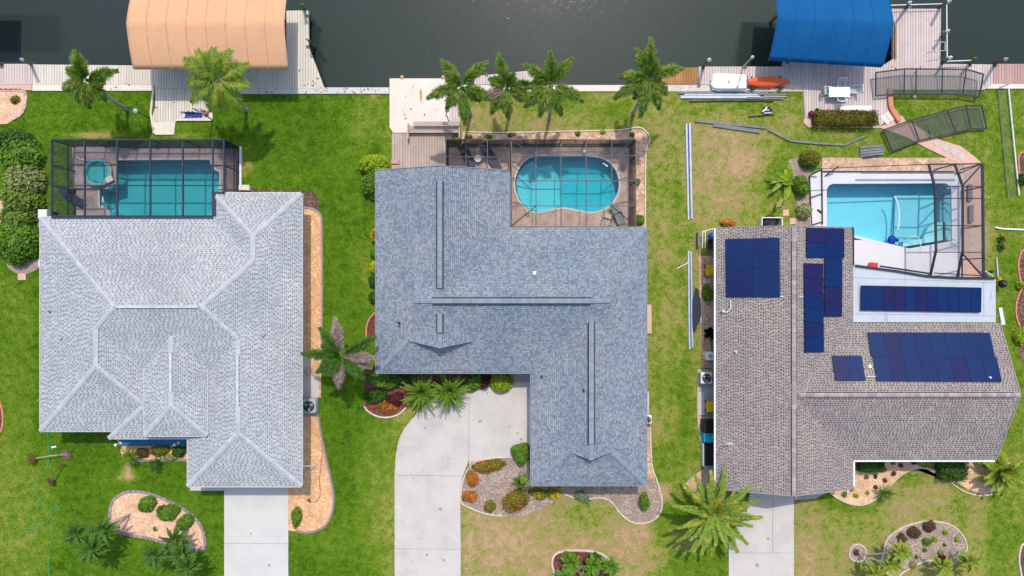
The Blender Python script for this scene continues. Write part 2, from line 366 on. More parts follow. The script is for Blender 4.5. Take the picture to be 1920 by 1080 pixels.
def pool_water(name, absorb, dens):
    m = bpy.data.materials.new(name); m.use_nodes = True; t = m.node_tree; t.nodes.clear()
    out = N(t, 'OutputMaterial'); v = coords(t)
    tr = N(t, 'BsdfTransparent'); gl = N(t, 'BsdfGlossy'); gl.inputs['Roughness'].default_value = 0.03
    fr = N(t, 'Fresnel'); fr.inputs[0].default_value = 1.33
    bn = N(t, 'Bump'); bn.inputs['Strength'].default_value = 0.25; bn.inputs['Distance'].default_value = 0.03
    t.links.new(noise(t, 5, 3, 0.5, v, 1.0), bn.inputs['Height'])
    t.links.new(bn.outputs[0], gl.inputs['Normal']); t.links.new(bn.outputs[0], fr.inputs['Normal'])
    mx = N(t, 'MixShader'); t.links.new(fr.outputs[0], mx.inputs[0])
    t.links.new(tr.outputs[0], mx.inputs[1]); t.links.new(gl.outputs[0], mx.inputs[2])
    t.links.new(mx.outputs[0], out.inputs[0])
    va = N(t, 'VolumeAbsorption'); va.inputs[0].default_value = (*absorb, 1); va.inputs[1].default_value = dens
    t.links.new(va.outputs[0], out.inputs[1]); return m
M['water_teal'] = pool_water('teal_pool_water', (0.0, 0.82, 0.86), 0.65)
M['water_turq'] = pool_water('turquoise_pool_water', (0.0, 0.80, 0.86), 1.15)
M['water_cyan'] = pool_water('cyan_pool_water', (0.0, 0.80, 0.93), 0.42)

def canal_mat():
    m, t, b = base_mat('canal_water'); v = coords(t)
    f = N(t, 'MapRange'); t.links.new(noise(t, 0.08, 3, 0.5, v), f.inputs[0]); f.inputs[1].default_value = 0.35; f.inputs[2].default_value = 0.65
    c = mixc(t, f.outputs[0], (0.020, 0.035, 0.028), (0.029, 0.040, 0.038))
    t.links.new(c, b.inputs['Base Color']); b.inputs['Roughness'].default_value = 0.06; b.inputs['IOR'].default_value = 1.33
    mp = N(t, 'Mapping'); mp.inputs['Scale'].default_value = (1.6, 0.8, 1); mp.inputs['Rotation'].default_value = (0, 0, 0.3); t.links.new(v, mp.inputs[0])
    n1 = noise(t, 1.6, 4, 0.65, mp.outputs[0], 0.8); bump(t, b, n1, 0.5, 0.017); return m
M['canal'] = canal_mat()
def panel_mat():
    m, t, b = base_mat('solar_cell'); v = coords(t)
    r = N(t, 'ObjectInfo').outputs['Random']
    c = ramp(t, r, [(0.0, (0.001, 0.022, 0.105)), (0.6, (0.001, 0.017, 0.09)), (0.8, (0.008, 0.010, 0.075)), (1.0, (0.020, 0.009, 0.06))])
    c = mixc(t, 0.35, c, ramp(t, noise(t, 1.5, 3, 0.5, v), [(0.3, (0.001, 0.010, 0.07)), (0.7, (0.001, 0.022, 0.105))]))
    t.links.new(c, b.inputs['Base Color']); b.inputs['Roughness'].default_value = 0.3; b.inputs['Specular IOR Level'].default_value = 0.25
    return m
M['solar'] = panel_mat()
M['solar_f'] = mat('panel_frame', (0.002, 0.008, 0.045), None, 3, 0.4)

# ------------------------------------------------------------ foliage builders
def leaf_cloud(n, rx, ry, h, leaf, lobes=6, flat=0.0, seed=0, shell=0.55, square=False):
    g = np.random.default_rng(seed)
    d = g.normal(size=(n, 3)); d[:, 2] = np.abs(d[:, 2]) * (1 - flat) + 0.02; d /= np.linalg.norm(d, axis=1)[:, None]
    r = shell + (1 - shell) * g.random(n) ** 0.6
    if lobes:
        L = g.normal(size=(lobes, 3)); L[:, 2] = np.abs(L[:, 2]); L /= np.linalg.norm(L, axis=1)[:, None]
        r = r * (0.66 + 0.38 * np.clip((d @ L.T).max(1), 0, 1) ** 4 + 0.04 * g.random(n))
    if square:
        mx = np.maximum(np.abs(d[:, 0]), np.abs(d[:, 1])); q = np.maximum(mx, d[:, 2]); d = d / q[:, None]; r = 0.8 + 0.2 * g.random(n)
    p = d * r[:, None] * np.array([rx, ry, h])
    nn = d + g.normal(size=(n, 3)) * 0.55; nn[:, 2] += 0.35; nn /= np.linalg.norm(nn, axis=1)[:, None]
    a = np.cross(nn, g.normal(size=(n, 3))); a /= np.linalg.norm(a, axis=1)[:, None]; b = np.cross(nn, a)
    s = leaf * (0.6 + 0.8 * g.random(n))[:, None]
    V = np.empty((n, 4, 3)); V[:, 0] = p - a * s; V[:, 1] = p + b * s * 0.5; V[:, 2] = p + a * s; V[:, 3] = p - b * s * 0.5
    V[:, :, 2] = np.maximum(V[:, :, 2], 0.01)
    return V.reshape(-1, 3), n
def fast_mesh(name, V, nf, k, mats, midx=None):
    me = bpy.data.meshes.new(name); me.vertices.add(len(V)); me.vertices.foreach_set('co', np.asarray(V, np.float32).ravel())
    me.loops.add(nf * k); me.loops.foreach_set('vertex_index', np.arange(nf * k, dtype=np.int32))
    me.polygons.add(nf); me.polygons.foreach_set('loop_start', np.arange(0, nf * k, k, dtype=np.int32))
    me.polygons.foreach_set('loop_total', np.full(nf, k, np.int32))
    for m in (mats if isinstance(mats, (list, tuple)) else [mats]): me.materials.append(m)
    if midx is not None: me.polygons.foreach_set('material_index', np.asarray(midx, np.int32))
    me.update(calc_edges=True); me.validate(); return me
_bs = [100]
def bush(name, label, cat, x, y, rx, ry, h, m, n=None, leaf=0.09, group=None, rz=0.0, fl=None, flm='fl_o', square=False, lobes=7, top=0.0, flat=0.0, z=0.0):
    """x,y photo pixels at the plant's own mid height; rx, ry in photo pixels"""
    c = G(x, y, h * 0.5 + top); rx *= 0.04; ry *= 0.04; _bs[0] += 1
    n = n or int(min(5200, max(120, 1500 * rx * ry / max(leaf / .09, .4) ** 1.6 + 250 * h * (rx + ry))))
    V, k = leaf_cloud(n, rx, ry, h, leaf, lobes, flat, _bs[0], square=square)
    o = link(name, fast_mesh(name, V, k, 4, M[m]), None, None, (c.x, c.y, z), (0, 0, rz)); tag(o, label, cat, group)
    if fl:
        pass
        V, k = leaf_cloud(int(n * fl), rx * 1.0, ry * 1.0, h * 1.05, leaf * 0.75, lobes, flat, _bs[0], 0.9)
        link('flowers', fast_mesh('flowers', V, k, 4, M[flm]), o, 'stuff')
    return o

def frond_mesh(name, m, L, elev, droop, ll, n=60, lw=0.035, plume=0, vang=0.35, stalk=0.12, seed=0, r=0.03, tipk=0.45, rm=None, twist=0.0, sag=0.25):
    g = random.Random(seed); mb = MB(); pts = []; p = Vector((0, 0, 0)); st = 14
    a = elev; side = 0.0
    for i in range(st + 1):
        pts.append(p.copy()); p = p + Vector((math.cos(a), twist * i / st * 0.5, math.sin(a))) * (L / st); a -= droop / st
    mb.tube(pts, [r * (1 - 0.75 * i / st) for i in range(st + 1)], 3, 1)
    for i in range(n):
        t = stalk + (1 - stalk) * (i + 0.5) / n; f = t * st; j = min(int(f), st - 1)
        q = pts[j].lerp(pts[j + 1], f - j); d = (pts[j + 1] - pts[j]).normalized()
        sd = Vector((-d.y, d.x, 0)).normalized(); up = sd.cross(d) * -1
        if up.z < 0: up = -up
        prof = (0.55 + 0.45 * math.sin(math.pi * min(1, (t - stalk) / (1 - stalk) * 1.15 + 0.12))) if t < 0.9 else 0.65
        prof *= 1 - (1 - tipk) * max(0, (t - 0.6) / 0.4) ** 1.5
        angs = ([0.0 + vang, math.pi - vang] if not plume else [g.uniform(0, 2 * math.pi) for _ in range(plume)])
        for an in angs:
            an += g.uniform(-0.12, 0.12); le = ll * prof * g.uniform(0.8, 1.1)
            dr = (sd * math.cos(an) + up * math.sin(an)) * 0.85 + d * g.uniform(0.45, 0.8); dr.normalize()
            wv = dr.cross(up if abs(dr.dot(up)) < .8 else sd).normalized() * lw * 0.5 if plume else d * lw * 0.5
            tip = q + dr * le - Vector((0, 0, sag * le)); mid = q + dr * le * 0.55 - Vector((0, 0, sag * 0.15 * le))
            if plume: mb.add([q - wv, q + wv, tip], [(0, 1, 2)], 0)
            else: mb.add([q - wv * .7, q + wv * .7, mid + wv, mid - wv, tip], [(0, 1, 2, 3), (3, 2, 4)], 0)
    return mb.mesh(name, [m, rm or m])
def palm(label, base, crown, hz, fr, m='fox', group=None, tr=0.14, L=2.3, kind='plume', name='palm_tree', ll=0.62, cs=True, n=120, lw=0.10, tm='trunk', seed=0, dead=(), cat='palm tree', shaft='cycad'):
    """base, crown: photo pixels of trunk foot and crown heart; hz crown height; fr: list of (azimuth deg, length scale, elevation deg, droop deg)"""
    b = G(*base); c = G(*crown, hz); root = thing(name, label, cat, (b.x, b.y, 0), 0, group)
    off = Vector((c.x - b.x, c.y - b.y, hz))
    pts = [Vector((0, 0, 0)), Vector((off.x * 0.15, off.y * 0.15, hz * 0.25)), Vector((off.x * 0.45, off.y * 0.45, hz * 0.55)), Vector((off.x * 0.85, off.y * 0.85, hz * 0.88)), off - Vector((0, 0, 0.1))]
    MB().tube([Vector(q) for q in smooth_poly(pts, 4, False)], [tr * (1.25 if i == 0 else 1.0 + 0.06 * (i % 2)) * (1 - 0.02 * i) for i in range(17)], 10).build('trunk', M[tm], root, smooth=False)
    if cs: MB().tube([off - Vector((0, 0, 0.75)), off - Vector((0, 0, 0.3)), off + Vector((0, 0, 0.12))], [tr * 1.15, tr * 1.25, tr * 0.7], 8).build('crownshaft', M[shaft], root)
    for i, (az, sc, el, dr) in enumerate(fr):
        mm = M['dead'] if i in dead else M[m]
        me = frond_mesh('frond', mm, L * sc, math.radians(el), math.radians(dr), ll, n, lw, plume=(5 if kind == 'plume' else 0), seed=seed * 50 + i, rm=mm)
        link('frond', me, root, None, off + Vector((0, 0, 0.05)), (random.uniform(-.1, .1), 0, math.radians(az)))
    return root
def ring_fronds(n, el=(10, 55), dr=(60, 100), sc=(0.85, 1.1), seed=0, a0=0):
    g = random.Random(seed); return [(a0 + 360 * i / n + g.uniform(-12, 12), g.uniform(*sc), g.uniform(*el), g.uniform(*dr)) for i in range(n)]
def rosette(name, label, cat, x, y, L, n, m, z=0.0, el=(20, 75), dr=(30, 80), ll=0.0, lw=0.08, group=None, nl=26, seed=1, trunk=0.0, tm='trunk_b', sag=0.1, part='frond'):
    c = G(x, y, z + trunk + L * .25); root = thing(name, label, cat, (c.x, c.y, z), 0, group); g = random.Random(seed)
    if trunk: MB().tube([(0, 0, 0), (0, 0, trunk)], [0.16, 0.13], 8).build('trunk', M[tm], root)
    vs = []
    for v in range(3):
        e = math.radians(el[0] + (el[1] - el[0]) * v / 2); d = math.radians(dr[0] + (dr[1] - dr[0]) * (2 - v) / 2)
        if ll: vs.append(frond_mesh(part, M[m], L, e, d, ll, nl, lw, 0, seed=seed * 9 + v, r=0.02, sag=sag))
        else:
            mb = MB(); p = Vector((0, 0, 0)); a = e; st = 5; pl = []
            for i in range(st + 1):
                pl.append((p.copy(), lw * (0.6 + 0.8 * math.sin(math.pi * min(1, i / st * 0.9 + .12))) * (0.08 if i == st else 1))); p += Vector((math.cos(a), 0, math.sin(a))) * L / st; a -= d / st
            for i in range(st):
                (p0, w0), (p1, w1) = pl[i], pl[i + 1]
                mb.add([p0 + Vector((0, -w0, .3 * w0)), p0, p0 + Vector((0, w0, .3 * w0)), p1 + Vector((0, w1, .3 * w1)), p1, p1 + Vector((0, -w1, .3 * w1))], [(0, 1, 4, 5), (1, 2, 3, 4)])
            vs.append(mb.mesh(part, M[m]))
    for i in range(n):
        link(part, vs[i % 3], root, None, (0, 0, trunk), (g.uniform(-.15, .15), g.uniform(-.1, .1), i * 2.39996 + g.uniform(-.2, .2)), g.uniform(0.8, 1.1))
    return root
# ------------------------------------------------------------ ground
SEAW = G(0, 166).y
def blob_dry(X, Y):
    """dryness of the turf over the plot, X, Y in photo pixels"""
    d = np.full(X.shape, 0.40)
    def lerp(m, v): 
        nonlocal d
        d = d * (1 - m) + v * m
    def sm(a, b, x): t = np.clip((x - a) / (b - a), 0, 1); return t * t * (3 - 2 * t)
    def box(x0, y0, x1, y1, v, f=10): lerp(sm(x0 - f, x0 + f, X) * (1 - sm(x1 - f, x1 + f, X)) * sm(y0 - f, y0 + f, Y) * (1 - sm(y1 - f, y1 + f, Y)), v)
    def bl(x, y, rx, ry, v, w=1.0): lerp(w * np.exp(-(((X - x) / rx) ** 2 + ((Y - y) / ry) ** 2) * 1.2), v)
    box(-3000, -400, 722, 3000, 0.185)
    box(-3000, 520, 62, 3000, 0.27, 14); box(-3000, 860, 95, 3000, 0.36, 40)
    bl(560, 220, 90, 70, 0.13); bl(500, 330, 60, 40, 0.21); bl(640, 420, 40, 80, 0.17); bl(690, 500, 25, 90, 0.36)
    bl(660, 800, 40, 120, 0.14); bl(700, 930, 32, 130, 0.36); bl(720, 800, 25, 60, 0.36); bl(620, 980, 60, 60, 0.21); bl(722, 1010, 20, 60, 0.5, .8)
    bl(170, 850, 80, 40, 0.14); bl(340, 890, 60, 30, 0.14); bl(200, 1060, 120, 30, 0.16)
    box(664, 170, 735, 250, 0.30, 8); bl(690, 240, 40, 30, 0.42)
    box(860, 170, 1320, 250, 0.47); bl(900, 225, 50, 25, 0.85, .9); bl(1000, 235, 60, 18, 0.72, .9); bl(1060, 200, 40, 20, 0.36); bl(1160, 210, 40, 20, 0.24); bl(1260, 225, 60, 18, 0.5)
    box(1214, 250, 1340, 1080, 0.47); bl(1250, 260, 25, 60, 0.62, .8); bl(1245, 430, 14, 80, 0.62, .7); bl(1268, 360, 10, 100, 0.28); bl(1235, 460, 20, 70, 0.62, .6); bl(1225, 560, 22, 60, 0.34)
    bl(1240, 590, 30, 30, 0.62, .8); bl(1260, 740, 35, 70, 0.40); bl(1285, 760, 14, 130, 0.28); bl(1240, 920, 30, 60, 0.25); bl(1250, 860, 30, 40, 0.36); bl(1240, 1000, 40, 40, 0.22); bl(1310, 470, 12, 100, 0.72, .9)
    box(1300, 180, 1520, 430, 0.50, 12); bl(1375, 290, 85, 68, 0.92); bl(1395, 310, 50, 38, 1.05, .9); bl(1340, 350, 30, 40, .85, .8); bl(1400, 370, 30, 20, .9, .7); bl(1330, 270, 30, 30, 0.74, .7); bl(1350, 380, 60, 40, 0.66); bl(1370, 250, 50, 14, 0.85, .7)
    bl(1440, 350, 50, 50, 0.36); bl(1460, 330, 30, 40, 0.28); bl(1420, 225, 60, 20, 0.45); bl(1400, 200, 90, 18, 0.38); bl(1500, 270, 80, 18, 0.34); bl(1560, 285, 80, 12, 0.36)
    box(1640, 165, 1850, 320, 0.32, 8); bl(1750, 190, 60, 15, 0.40); bl(1730, 265, 60, 14, 0.36); bl(1810, 260, 30, 25, 0.42)
    box(1845, 165, 3000, 1200, 0.37, 6); bl(1850, 430, 12, 120, 0.62, .8); bl(1895, 560, 20, 120, 0.27); bl(1870, 330, 16, 120, 0.33)
    box(866, 905, 1260, 3000, 0.80, 10); bl(1120, 970, 60, 40, 0.52); bl(1010, 950, 80, 20, 0.62); bl(960, 1040, 60, 40, 0.86); bl(1090, 960, 30, 20, 0.42)
    box(1222, 940, 1365, 3000, 0.25, 14); bl(1290, 1010, 45, 28, 0.66); bl(1225, 1050, 30, 40, 0.62)
    box(1488, 870, 1850, 3000, 0.62, 6); bl(1520, 1000, 30, 90, 0.76); bl(1700, 930, 90, 40, 0.70, .9); bl(1770, 900, 60, 25, 0.66, .7); bl(1590, 980, 60, 50, 0.40, .9); bl(1700, 895, 50, 14, 0.36); bl(1580, 945, 60, 16, 0.26); bl(1800, 960, 30, 60, 0.45)
    bl(1540, 930, 50, 10, 0.22); bl(1870, 1000, 25, 120, 0.33)
    bl(180, 253, 45, 6, 1.05, .9); bl(330, 255, 40, 5, 0.9, .6); bl(462, 308, 12, 25, .75, .8); bl(238, 893, 14, 9, 1.1); bl(240, 880, 5, 16, 1.1)
    bl(1407, 305, 25, 25, .98, .5); bl(700, 176, 6, 10, .9, .7); bl(760, 775, 30, 14, .6, .8)
    return d
def px_of(x, y): return x / 0.04 + 960, 540 - y / 0.04

EXCL = []       # world polygons that turf does not grow in
def ex(px, z=0.0): p = GP(px, z); EXCL.append(p); return p
HOLES = []      # polygons under which the ground sheet is cut out (pool shells)

# ------------------------------------------------------------ roofs
class Plane:
    def __init__(s, side, e, he, sl, off=0.0): s.side = side; s.e = e; s.he = he; s.sl = sl; s.off = off
    def d(s, x, y): return {'N': y - s.e, 'S': s.e - y, 'W': x - s.e, 'E': s.e - x}[s.side]
    def z(s, x, y): return s.he + s.sl * s.d(x, y) / 25.0
def Wd(x, y, z=0.0): return (x / 25.0, -y / 25.0, z)
def clip_rect(poly, x0, y0, x1, y1):
    out = poly
    for ax, v, sg in ((0, x0, 1), (0, x1, -1), (1, y0, 1), (1, y1, -1)):
        inp = out; out = []
        for i in range(len(inp)):
            a, b = inp[i - 1], inp[i]; ia = sg * (a[ax] - v) >= 0; ib = sg * (b[ax] - v) >= 0
            if ia != ib:
                t = (v - a[ax]) / (b[ax] - a[ax]); out.append((a[0] + (b[0] - a[0]) * t, a[1] + (b[1] - a[1]) * t))
            if ib: out.append(b)
        if len(out) < 3: return []
    return out
def shingle_face(mb, poly, pl, row, pitch, slot, g, style):
    horiz = pl.side in 'NS'; ua = 0 if horiz else 1
    us = [p[ua] for p in poly]; ds = [pl.d(*p) for p in poly]; sgn = {'N': 1, 'S': -1, 'W': 1, 'E': -1}[pl.side]
    u0, u1, d1 = min(us), max(us), max(ds); nrow = int(math.ceil(d1 / row)); items = []
    for r in range(max(0, int(min(ds) / row) - 1), nrow):
        u = u0 - g.uniform(0, pitch * 2)
        if style == 'dash': u = u0 - pitch * (0.5 * (r % 2) + 1) + g.uniform(-.12, .12) * pitch
        while u < u1:
            if style == 'dash':
                wd = pitch + g.uniform(-.22, .22) * pitch; sl = slot * g.uniform(0.5, 1.5)
                items.append((u, u + wd - sl, r * row, (r + 1) * row, 1.5)); items.append((u + wd - sl, u + wd, (r + 0.52) * row, (r + 1) * row, 0.4))
            else:
                wd = pitch * g.uniform(0.4, 1.7); items.append((u, u + wd, (r + 0.16) * row, (r + 1) * row, g.choice((0.5, 1.1, 1.6))))  # lower strip stays bare so the dark deck paints each course's butt shadow
            u += wd
    A = np.array(items)
    v0 = pl.e + sgn * A[:, 2]; v1 = pl.e + sgn * A[:, 3]; lo = np.minimum(v0, v1); hi = np.maximum(v0, v1)
    if horiz: X0, X1, Y0, Y1 = A[:, 0], A[:, 1], lo, hi
    else: X0, X1, Y0, Y1 = lo, hi, A[:, 0], A[:, 1]
    ins = [inpoly(poly, a, b) for a, b in ((X0, Y0), (X1, Y0), (X1, Y1), (X0, Y1), ((X0 + X1) / 2, (Y0 + Y1) / 2))]
    cnt = sum(i.astype(int) for i in ins)
    for k in np.nonzero(cnt > 0)[0]:
        r = [(X0[k], Y0[k]), (X1[k], Y0[k]), (X1[k], Y1[k]), (X0[k], Y1[k])]
        if cnt[k] < 5: 
            r = clip_rect(poly, X0[k], Y0[k], X1[k], Y1[k])
            if len(r) < 3: continue
        l0, lift = A[k, 2], A[k, 4] * 0.012
        top = []; bot = []
        for x, y in r:
            t = (pl.d(x, y) - l0) / row; zz = pl.z(x, y) + 0.004
            top.append(Wd(x, y, zz + lift * (1.25 - t) + .002)); bot.append(Wd(x, y, zz))
        n = len(r); mb.add(top + bot, [tuple(range(n - 1, -1, -1))] + ([(i, (i + 1) % n, n + (i + 1) % n, n + i) for i in range(n)] if A[k, 4] > 0.45 else []))
def roof(root, faces, mats, row, pitch, slot, style, seed, soff='white'):
    g = random.Random(seed); deck = MB(); sh = MB()
    for pl, poly in faces:
        zt = lambda X, Y, pl=pl: pl.z(X * 25, -Y * 25); zb = lambda X, Y, pl=pl: pl.z(X * 25, -Y * 25) - 0.16
        deck.prism([Wd(*p)[:2] for p in poly], zb, zt, mi=0, ms=1, bottom=True)
        shingle_face(sh, poly, pl, row, pitch, slot, g, style)
    r = deck.build('roof', [mats[1], M[soff]], root)
    sh.build('shingles', mats[0], r, 'stuff')
    return r
def cap_mesh(name, m, L, wd, drop=0.04, th=0.03):
    mb = MB(); a, b = -L * 0.58, L * 0.5
    V = []
    for x, l in ((a, 0.0), (b, 0.022)):
        V += [(x, -wd, l - drop), (x, 0, l + 0.012), (x, wd, l - drop), (x, -wd, l - drop - th), (x, 0, l + 0.012 - th), (x, wd, l - drop - th)]
    mb.add(V, [(0, 1, 7, 6), (1, 2, 8, 7), (6, 7, 10, 9), (7, 8, 11, 10), (0, 6, 9, 3), (2, 5, 11, 8)])
    return mb.mesh(name, m)
def caps(parent, me, lines, step, lift=0.05):
    """pieces laid one by one along ridge and hip lines; lines run from the high end to the low end"""
    for p, q in lines:
        p = Vector(p); q = Vector(q); n = max(1, round((q - p).length / step)); d = (q - p).normalized()
        y = Vector((0, 0, 1)).cross(d).normalized(); z = d.cross(y); R = Matrix((d, y, z)).transposed().to_euler()
        for i in range(n):
            c = p.lerp(q, (i + 0.5) / n) + Vector((0, 0, lift)); link('ridge_cap', me, parent, None, c, R)
def strip_caps(parent, m, lines, step, wd, lift=0.05, drop=0.03, name='ridge_caps', g=random.Random(3)):
    mb = MB()
    for p, q in lines:
        p = Vector(p); q = Vector(q); n = max(1, round((q - p).length / step)); d = (q - p).normalized(); y = Vector((0, 0, 1)).cross(d).normalized()
        for i in range(n):
            a = p.lerp(q, i / n - 0.06 / n); b = p.lerp(q, (i + 1) / n); u = Vector((0, 0, lift)); w2 = y * wd; k = Vector((0, 0, -drop)); e = Vector((0, 0, 0.02))
            mb.add([a - w2 + u + k, a + u, a + w2 + u + k, b - w2 + u + k + e, b + u + e, b + w2 + u + k + e, b - w2 + k, b + w2 + k, a - w2 + k, a + w2 + k], [(0, 1, 4, 3), (1, 2, 5, 4), (3, 4, 5, 7, 6), (0, 3, 6, 8), (2, 9, 7, 5)])
    return mb.build(name, m, parent, 'stuff')
def eave_trim(root, pts, z, m, name='gutter', wd=0.09, ht=0.12):
    for (a, b) in pts:
        p = Vector(Wd(*a, z)); q = Vector(Wd(*b, z)); MB().bar(p, q, wd, ht).build(name, m, root)
def win(root, c, w_, h_, face, frame='white'):
    """window with frame, pane and mullion, c is centre, face is outward unit direction"""
    f = Vector(face); s = Vector((-f.y, f.x, 0)); c = Vector(c) + f * 0.03; mb = MB()
    for a in (-1, 1):
        mb.bar(c + s * a * w_ / 2 + Vector((0, 0, -h_ / 2)), c + s * a * w_ / 2 + Vector((0, 0, h_ / 2)), 0.07, 0.08)
        mb.bar(c - s * (w_ / 2 - .035) + Vector((0, 0, a * h_ / 2)), c + s * (w_ / 2 - .035) + Vector((0, 0, a * h_ / 2)), 0.08, 0.07)
    mb.bar(c - s * (w_ / 2 - .035), c + s * (w_ / 2 - .035), 0.05, 0.05)
    o = mb.build('window', M[frame], root)
    p = MB(); q = c - f * 0.02; p.quad(q - s * (w_ / 2 - .04) - Vector((0, 0, h_ / 2 - .04)), q + s * (w_ / 2 - .04) - Vector((0, 0, h_ / 2 - .04)), q + s * (w_ / 2 - .04) + Vector((0, 0, h_ / 2 - .04)), q - s * (w_ / 2 - .04) + Vector((0, 0, h_ / 2 - .04)))
    p.build('pane', M['glass'], o)
def roof_vent(root, x, y, z, m='white_plastic', s=0.22, pipe=False):
    c = G(x, y, z); mb = MB()
    if pipe: mb.lathe((c.x, c.y, z - 0.25), [(0.07, 0), (0.07, 0.55), (0.05, 0.57)], 8)
    else: mb.box((c.x, c.y, z + 0.02), (s, s, 0.22), 0, 0, 0.03)
    mb.build('roof_vent', M[m], root)

M['cap1v'] = mat('ridge_vent_paint', (0.60, 0.62, 0.64), None, 2, .7)
# ---- house 1 (pale grey roof, left)
h1 = thing('house', 'house on the left under a pale grey hipped shingle roof with a raised entry roof', 'house', Wd(0, 0))
W_, N_, E_ = Plane('W', -838, 2.7, .29), Plane('N', -125, 2.7, .29), Plane('E', -374, 2.7, .29)
SM, LE, LS = Plane('S', 189, 2.7, .29), Plane('E', -598, 2.7, .29), Plane('S', 254, 2.7, .29)
BW, BN, S2 = Plane('W', -530, 2.7, .29), Plane('N', -168.6, 2.7, .29), Plane('S', 267, 2.7, .2295)
RW, RS = Plane('W', -576, 2.7, .29), Plane('S', 352, 2.7, .29)
TW, TE, TS = Plane('W', -645, 3.3, .29), Plane('E', -535, 3.3, .29), Plane('S', 259, 3.3, .29)
F1 = [(W_, [(-838, -125), (-681, 32), (-718, 69), (-718, 134), (-838, 254)]), (N_, [(-838, -125), (-530, -125), (-452, -47), (-531, 32), (-681, 32)]),
      (BW, [(-530, -168.6), (-452, -90.6), (-452, -47), (-530, -125)]), (BN, [(-530, -168.6), (-374, -168.6), (-452, -90.6)]),
      (E_, [(-374, -168.6), (-374, 352), (-475, 251), (-475, 88), (-531, 32), (-452, -47), (-452, -90.6)]),
      (SM, [(-681, 32), (-531, 32), (-475, 88), (-576, 189), (-598, 189), (-718, 69)]), (LE, [(-718, 69), (-598, 189), (-598, 254), (-646, 206), (-718, 134)]),
      (LS, [(-838, 254), (-718, 134), (-646, 206), (-701, 254)]), (S2, [(-716, 267), (-646, 206), (-576, 206), (-576, 267)]),
      (RW, [(-475, 88), (-475, 251), (-576, 352), (-576, 189)]), (RS, [(-576, 352), (-475, 251), (-374, 352)]),
      (TW, [(-645, 259), (-590, 204), (-590, 83), (-645, 138)]), (TE, [(-535, 259), (-535, 138), (-590, 83), (-590, 204)]), (TS, [(-645, 259), (-590, 204), (-535, 259)])]
r1 = roof(h1, F1, (M['sh1'], M['sh1d']), 3.35, 7.8, 2.8, 'dash', 1)
def L3(pl, a, b): return (Wd(*a, pl.z(*a)), Wd(*b, pl.z(*b)))
caps(r1, cap_mesh('ridge_cap', M['cap1'], 0.36, 0.17), [L3(N_, (-681, 32), (-838, -125)), L3(N_, (-531, 32), (-452, -47)), L3(SM, (-531, 32), (-475, 88)), L3(SM, (-681, 32), (-718, 69)),
     L3(W_, (-718, 69), (-718, 134)), L3(W_, (-718, 134), (-838, 254)), L3(LS, (-718, 134), (-646, 206)), (Wd(-646, 206, 3.26), Wd(-716, 267, 2.7)),
     L3(RS, (-475, 251), (-576, 352)), L3(RS, (-475, 251), (-374, 352)), L3(BN, (-452, -90.6), (-374, -168.6)), L3(BN, (-452, -90.6), (-530, -168.6)), L3(E_, (-452, -90.6), (-452, -47)),
     L3(TS, (-590, 204), (-645, 259)), L3(TS, (-590, 204), (-535, 259)), L3(TW, (-590, 83), (-590, 112)), L3(TW, (-590, 180), (-590, 204)), L3(RW, (-475, 88), (-475, 115)), L3(RW, (-475, 205), (-475, 251))], 0.34, 0.045)
for pl, a, b in ((N_, (-676, 32), (-536, 32)), (TW, (-590, 112), (-590, 180)), (RW, (-475, 115), (-475, 205))):
    p, q = L3(pl, a, b); MB().bar(Vector(p) + Vector((0, 0, .07)), Vector(q) + Vector((0, 0, .07)), 0.16, 0.07).build('ridge_vent', M['cap1v'], r1)
for z, segs in ((2.62, [((-839, -127), (-839, 255)), ((-837, 255), (-701, 255)), ((-717, 268), (-578, 268)), ((-577, 190), (-577, 352)), ((-575, 353.4), (-373, 353.4)), ((-373, -167), (-373, 351)), ((-531, -168), (-531, -127)), ((-529, -169.5), (-375, -169.5)), ((-837, -126.4), (-532, -126.4))]),
               (3.22, [((-646, 140), (-646, 259)), ((-644, 260.2), (-536, 260.2)), ((-534, 140), (-534, 259))])):
    eave_trim(h1, segs, z, M['gut'], wd=.07)
wl = MB(); wl.prism([Wd(x, y)[:2] for x, y in ((-822, -112), (-517, -112), (-517, -155), (-389, -155), (-389, 338), (-562, 338), (-562, 262), (-628, 262), (-628, 240), (-822, 240))], 0.0, 2.56); wl.build('wall', M['wall1'], h1)
MB().box(Wd(-590, 190, 2.95), (3.6, 4.2, 0.62)).build('tower_wall', M['wall1'], h1)
for y in (-120, -40, 60, 150, 260): win(h1, Wd(-389, y, 1.5), 1.3, 1.3, (1, 0, 0))
for y in (-60, 60, 190): win(h1, Wd(-822, y, 1.5), 1.3, 1.3, (-1, 0, 0))
win(h1, Wd(-740, 240, 1.5), 1.6, 1.3, (0, -1, 0)); win(h1, Wd(-700, -112, 1.3), 3.0, 2.0, (0, 1, 0))
gd = MB(); 
for k in range(4): gd.box(Wd(-470, 339.2, 0.32 + k * 0.56), (4.6, 0.05, 0.53))
gd.build('garage_door', M['white'], h1)
MB().box(Wd(-669, 262.6, 1.05), (0.95, 0.06, 2.1)).build('door', M['maroon'], h1)
roof_vent(r1, 153, 560, 3.35); roof_vent(r1, 93, 583, 3.0, 'grey_m', .12, True); roof_vent(r1, 118, 634, 3.1, 'grey_m', .12, True); roof_vent(r1, 496, 628, 3.3, 'grey_m', .12, True)
MB().tube([G(75, 748, 2.6), G(71, 751, 2.7), G(89, 745, 3.0)], 0.025, 5).build('roof_cable', M['grey_m'], h1)
MB().bar(G(563, 874, 2.2), G(592, 874, 0.15), 0.09, 0.07).build('downspout', M['white'], h1)
MB().bar(G(568, 364, 2.5), G(568, 395, 2.2), 0.10, 0.10).build('downspout', M['white'], h1)
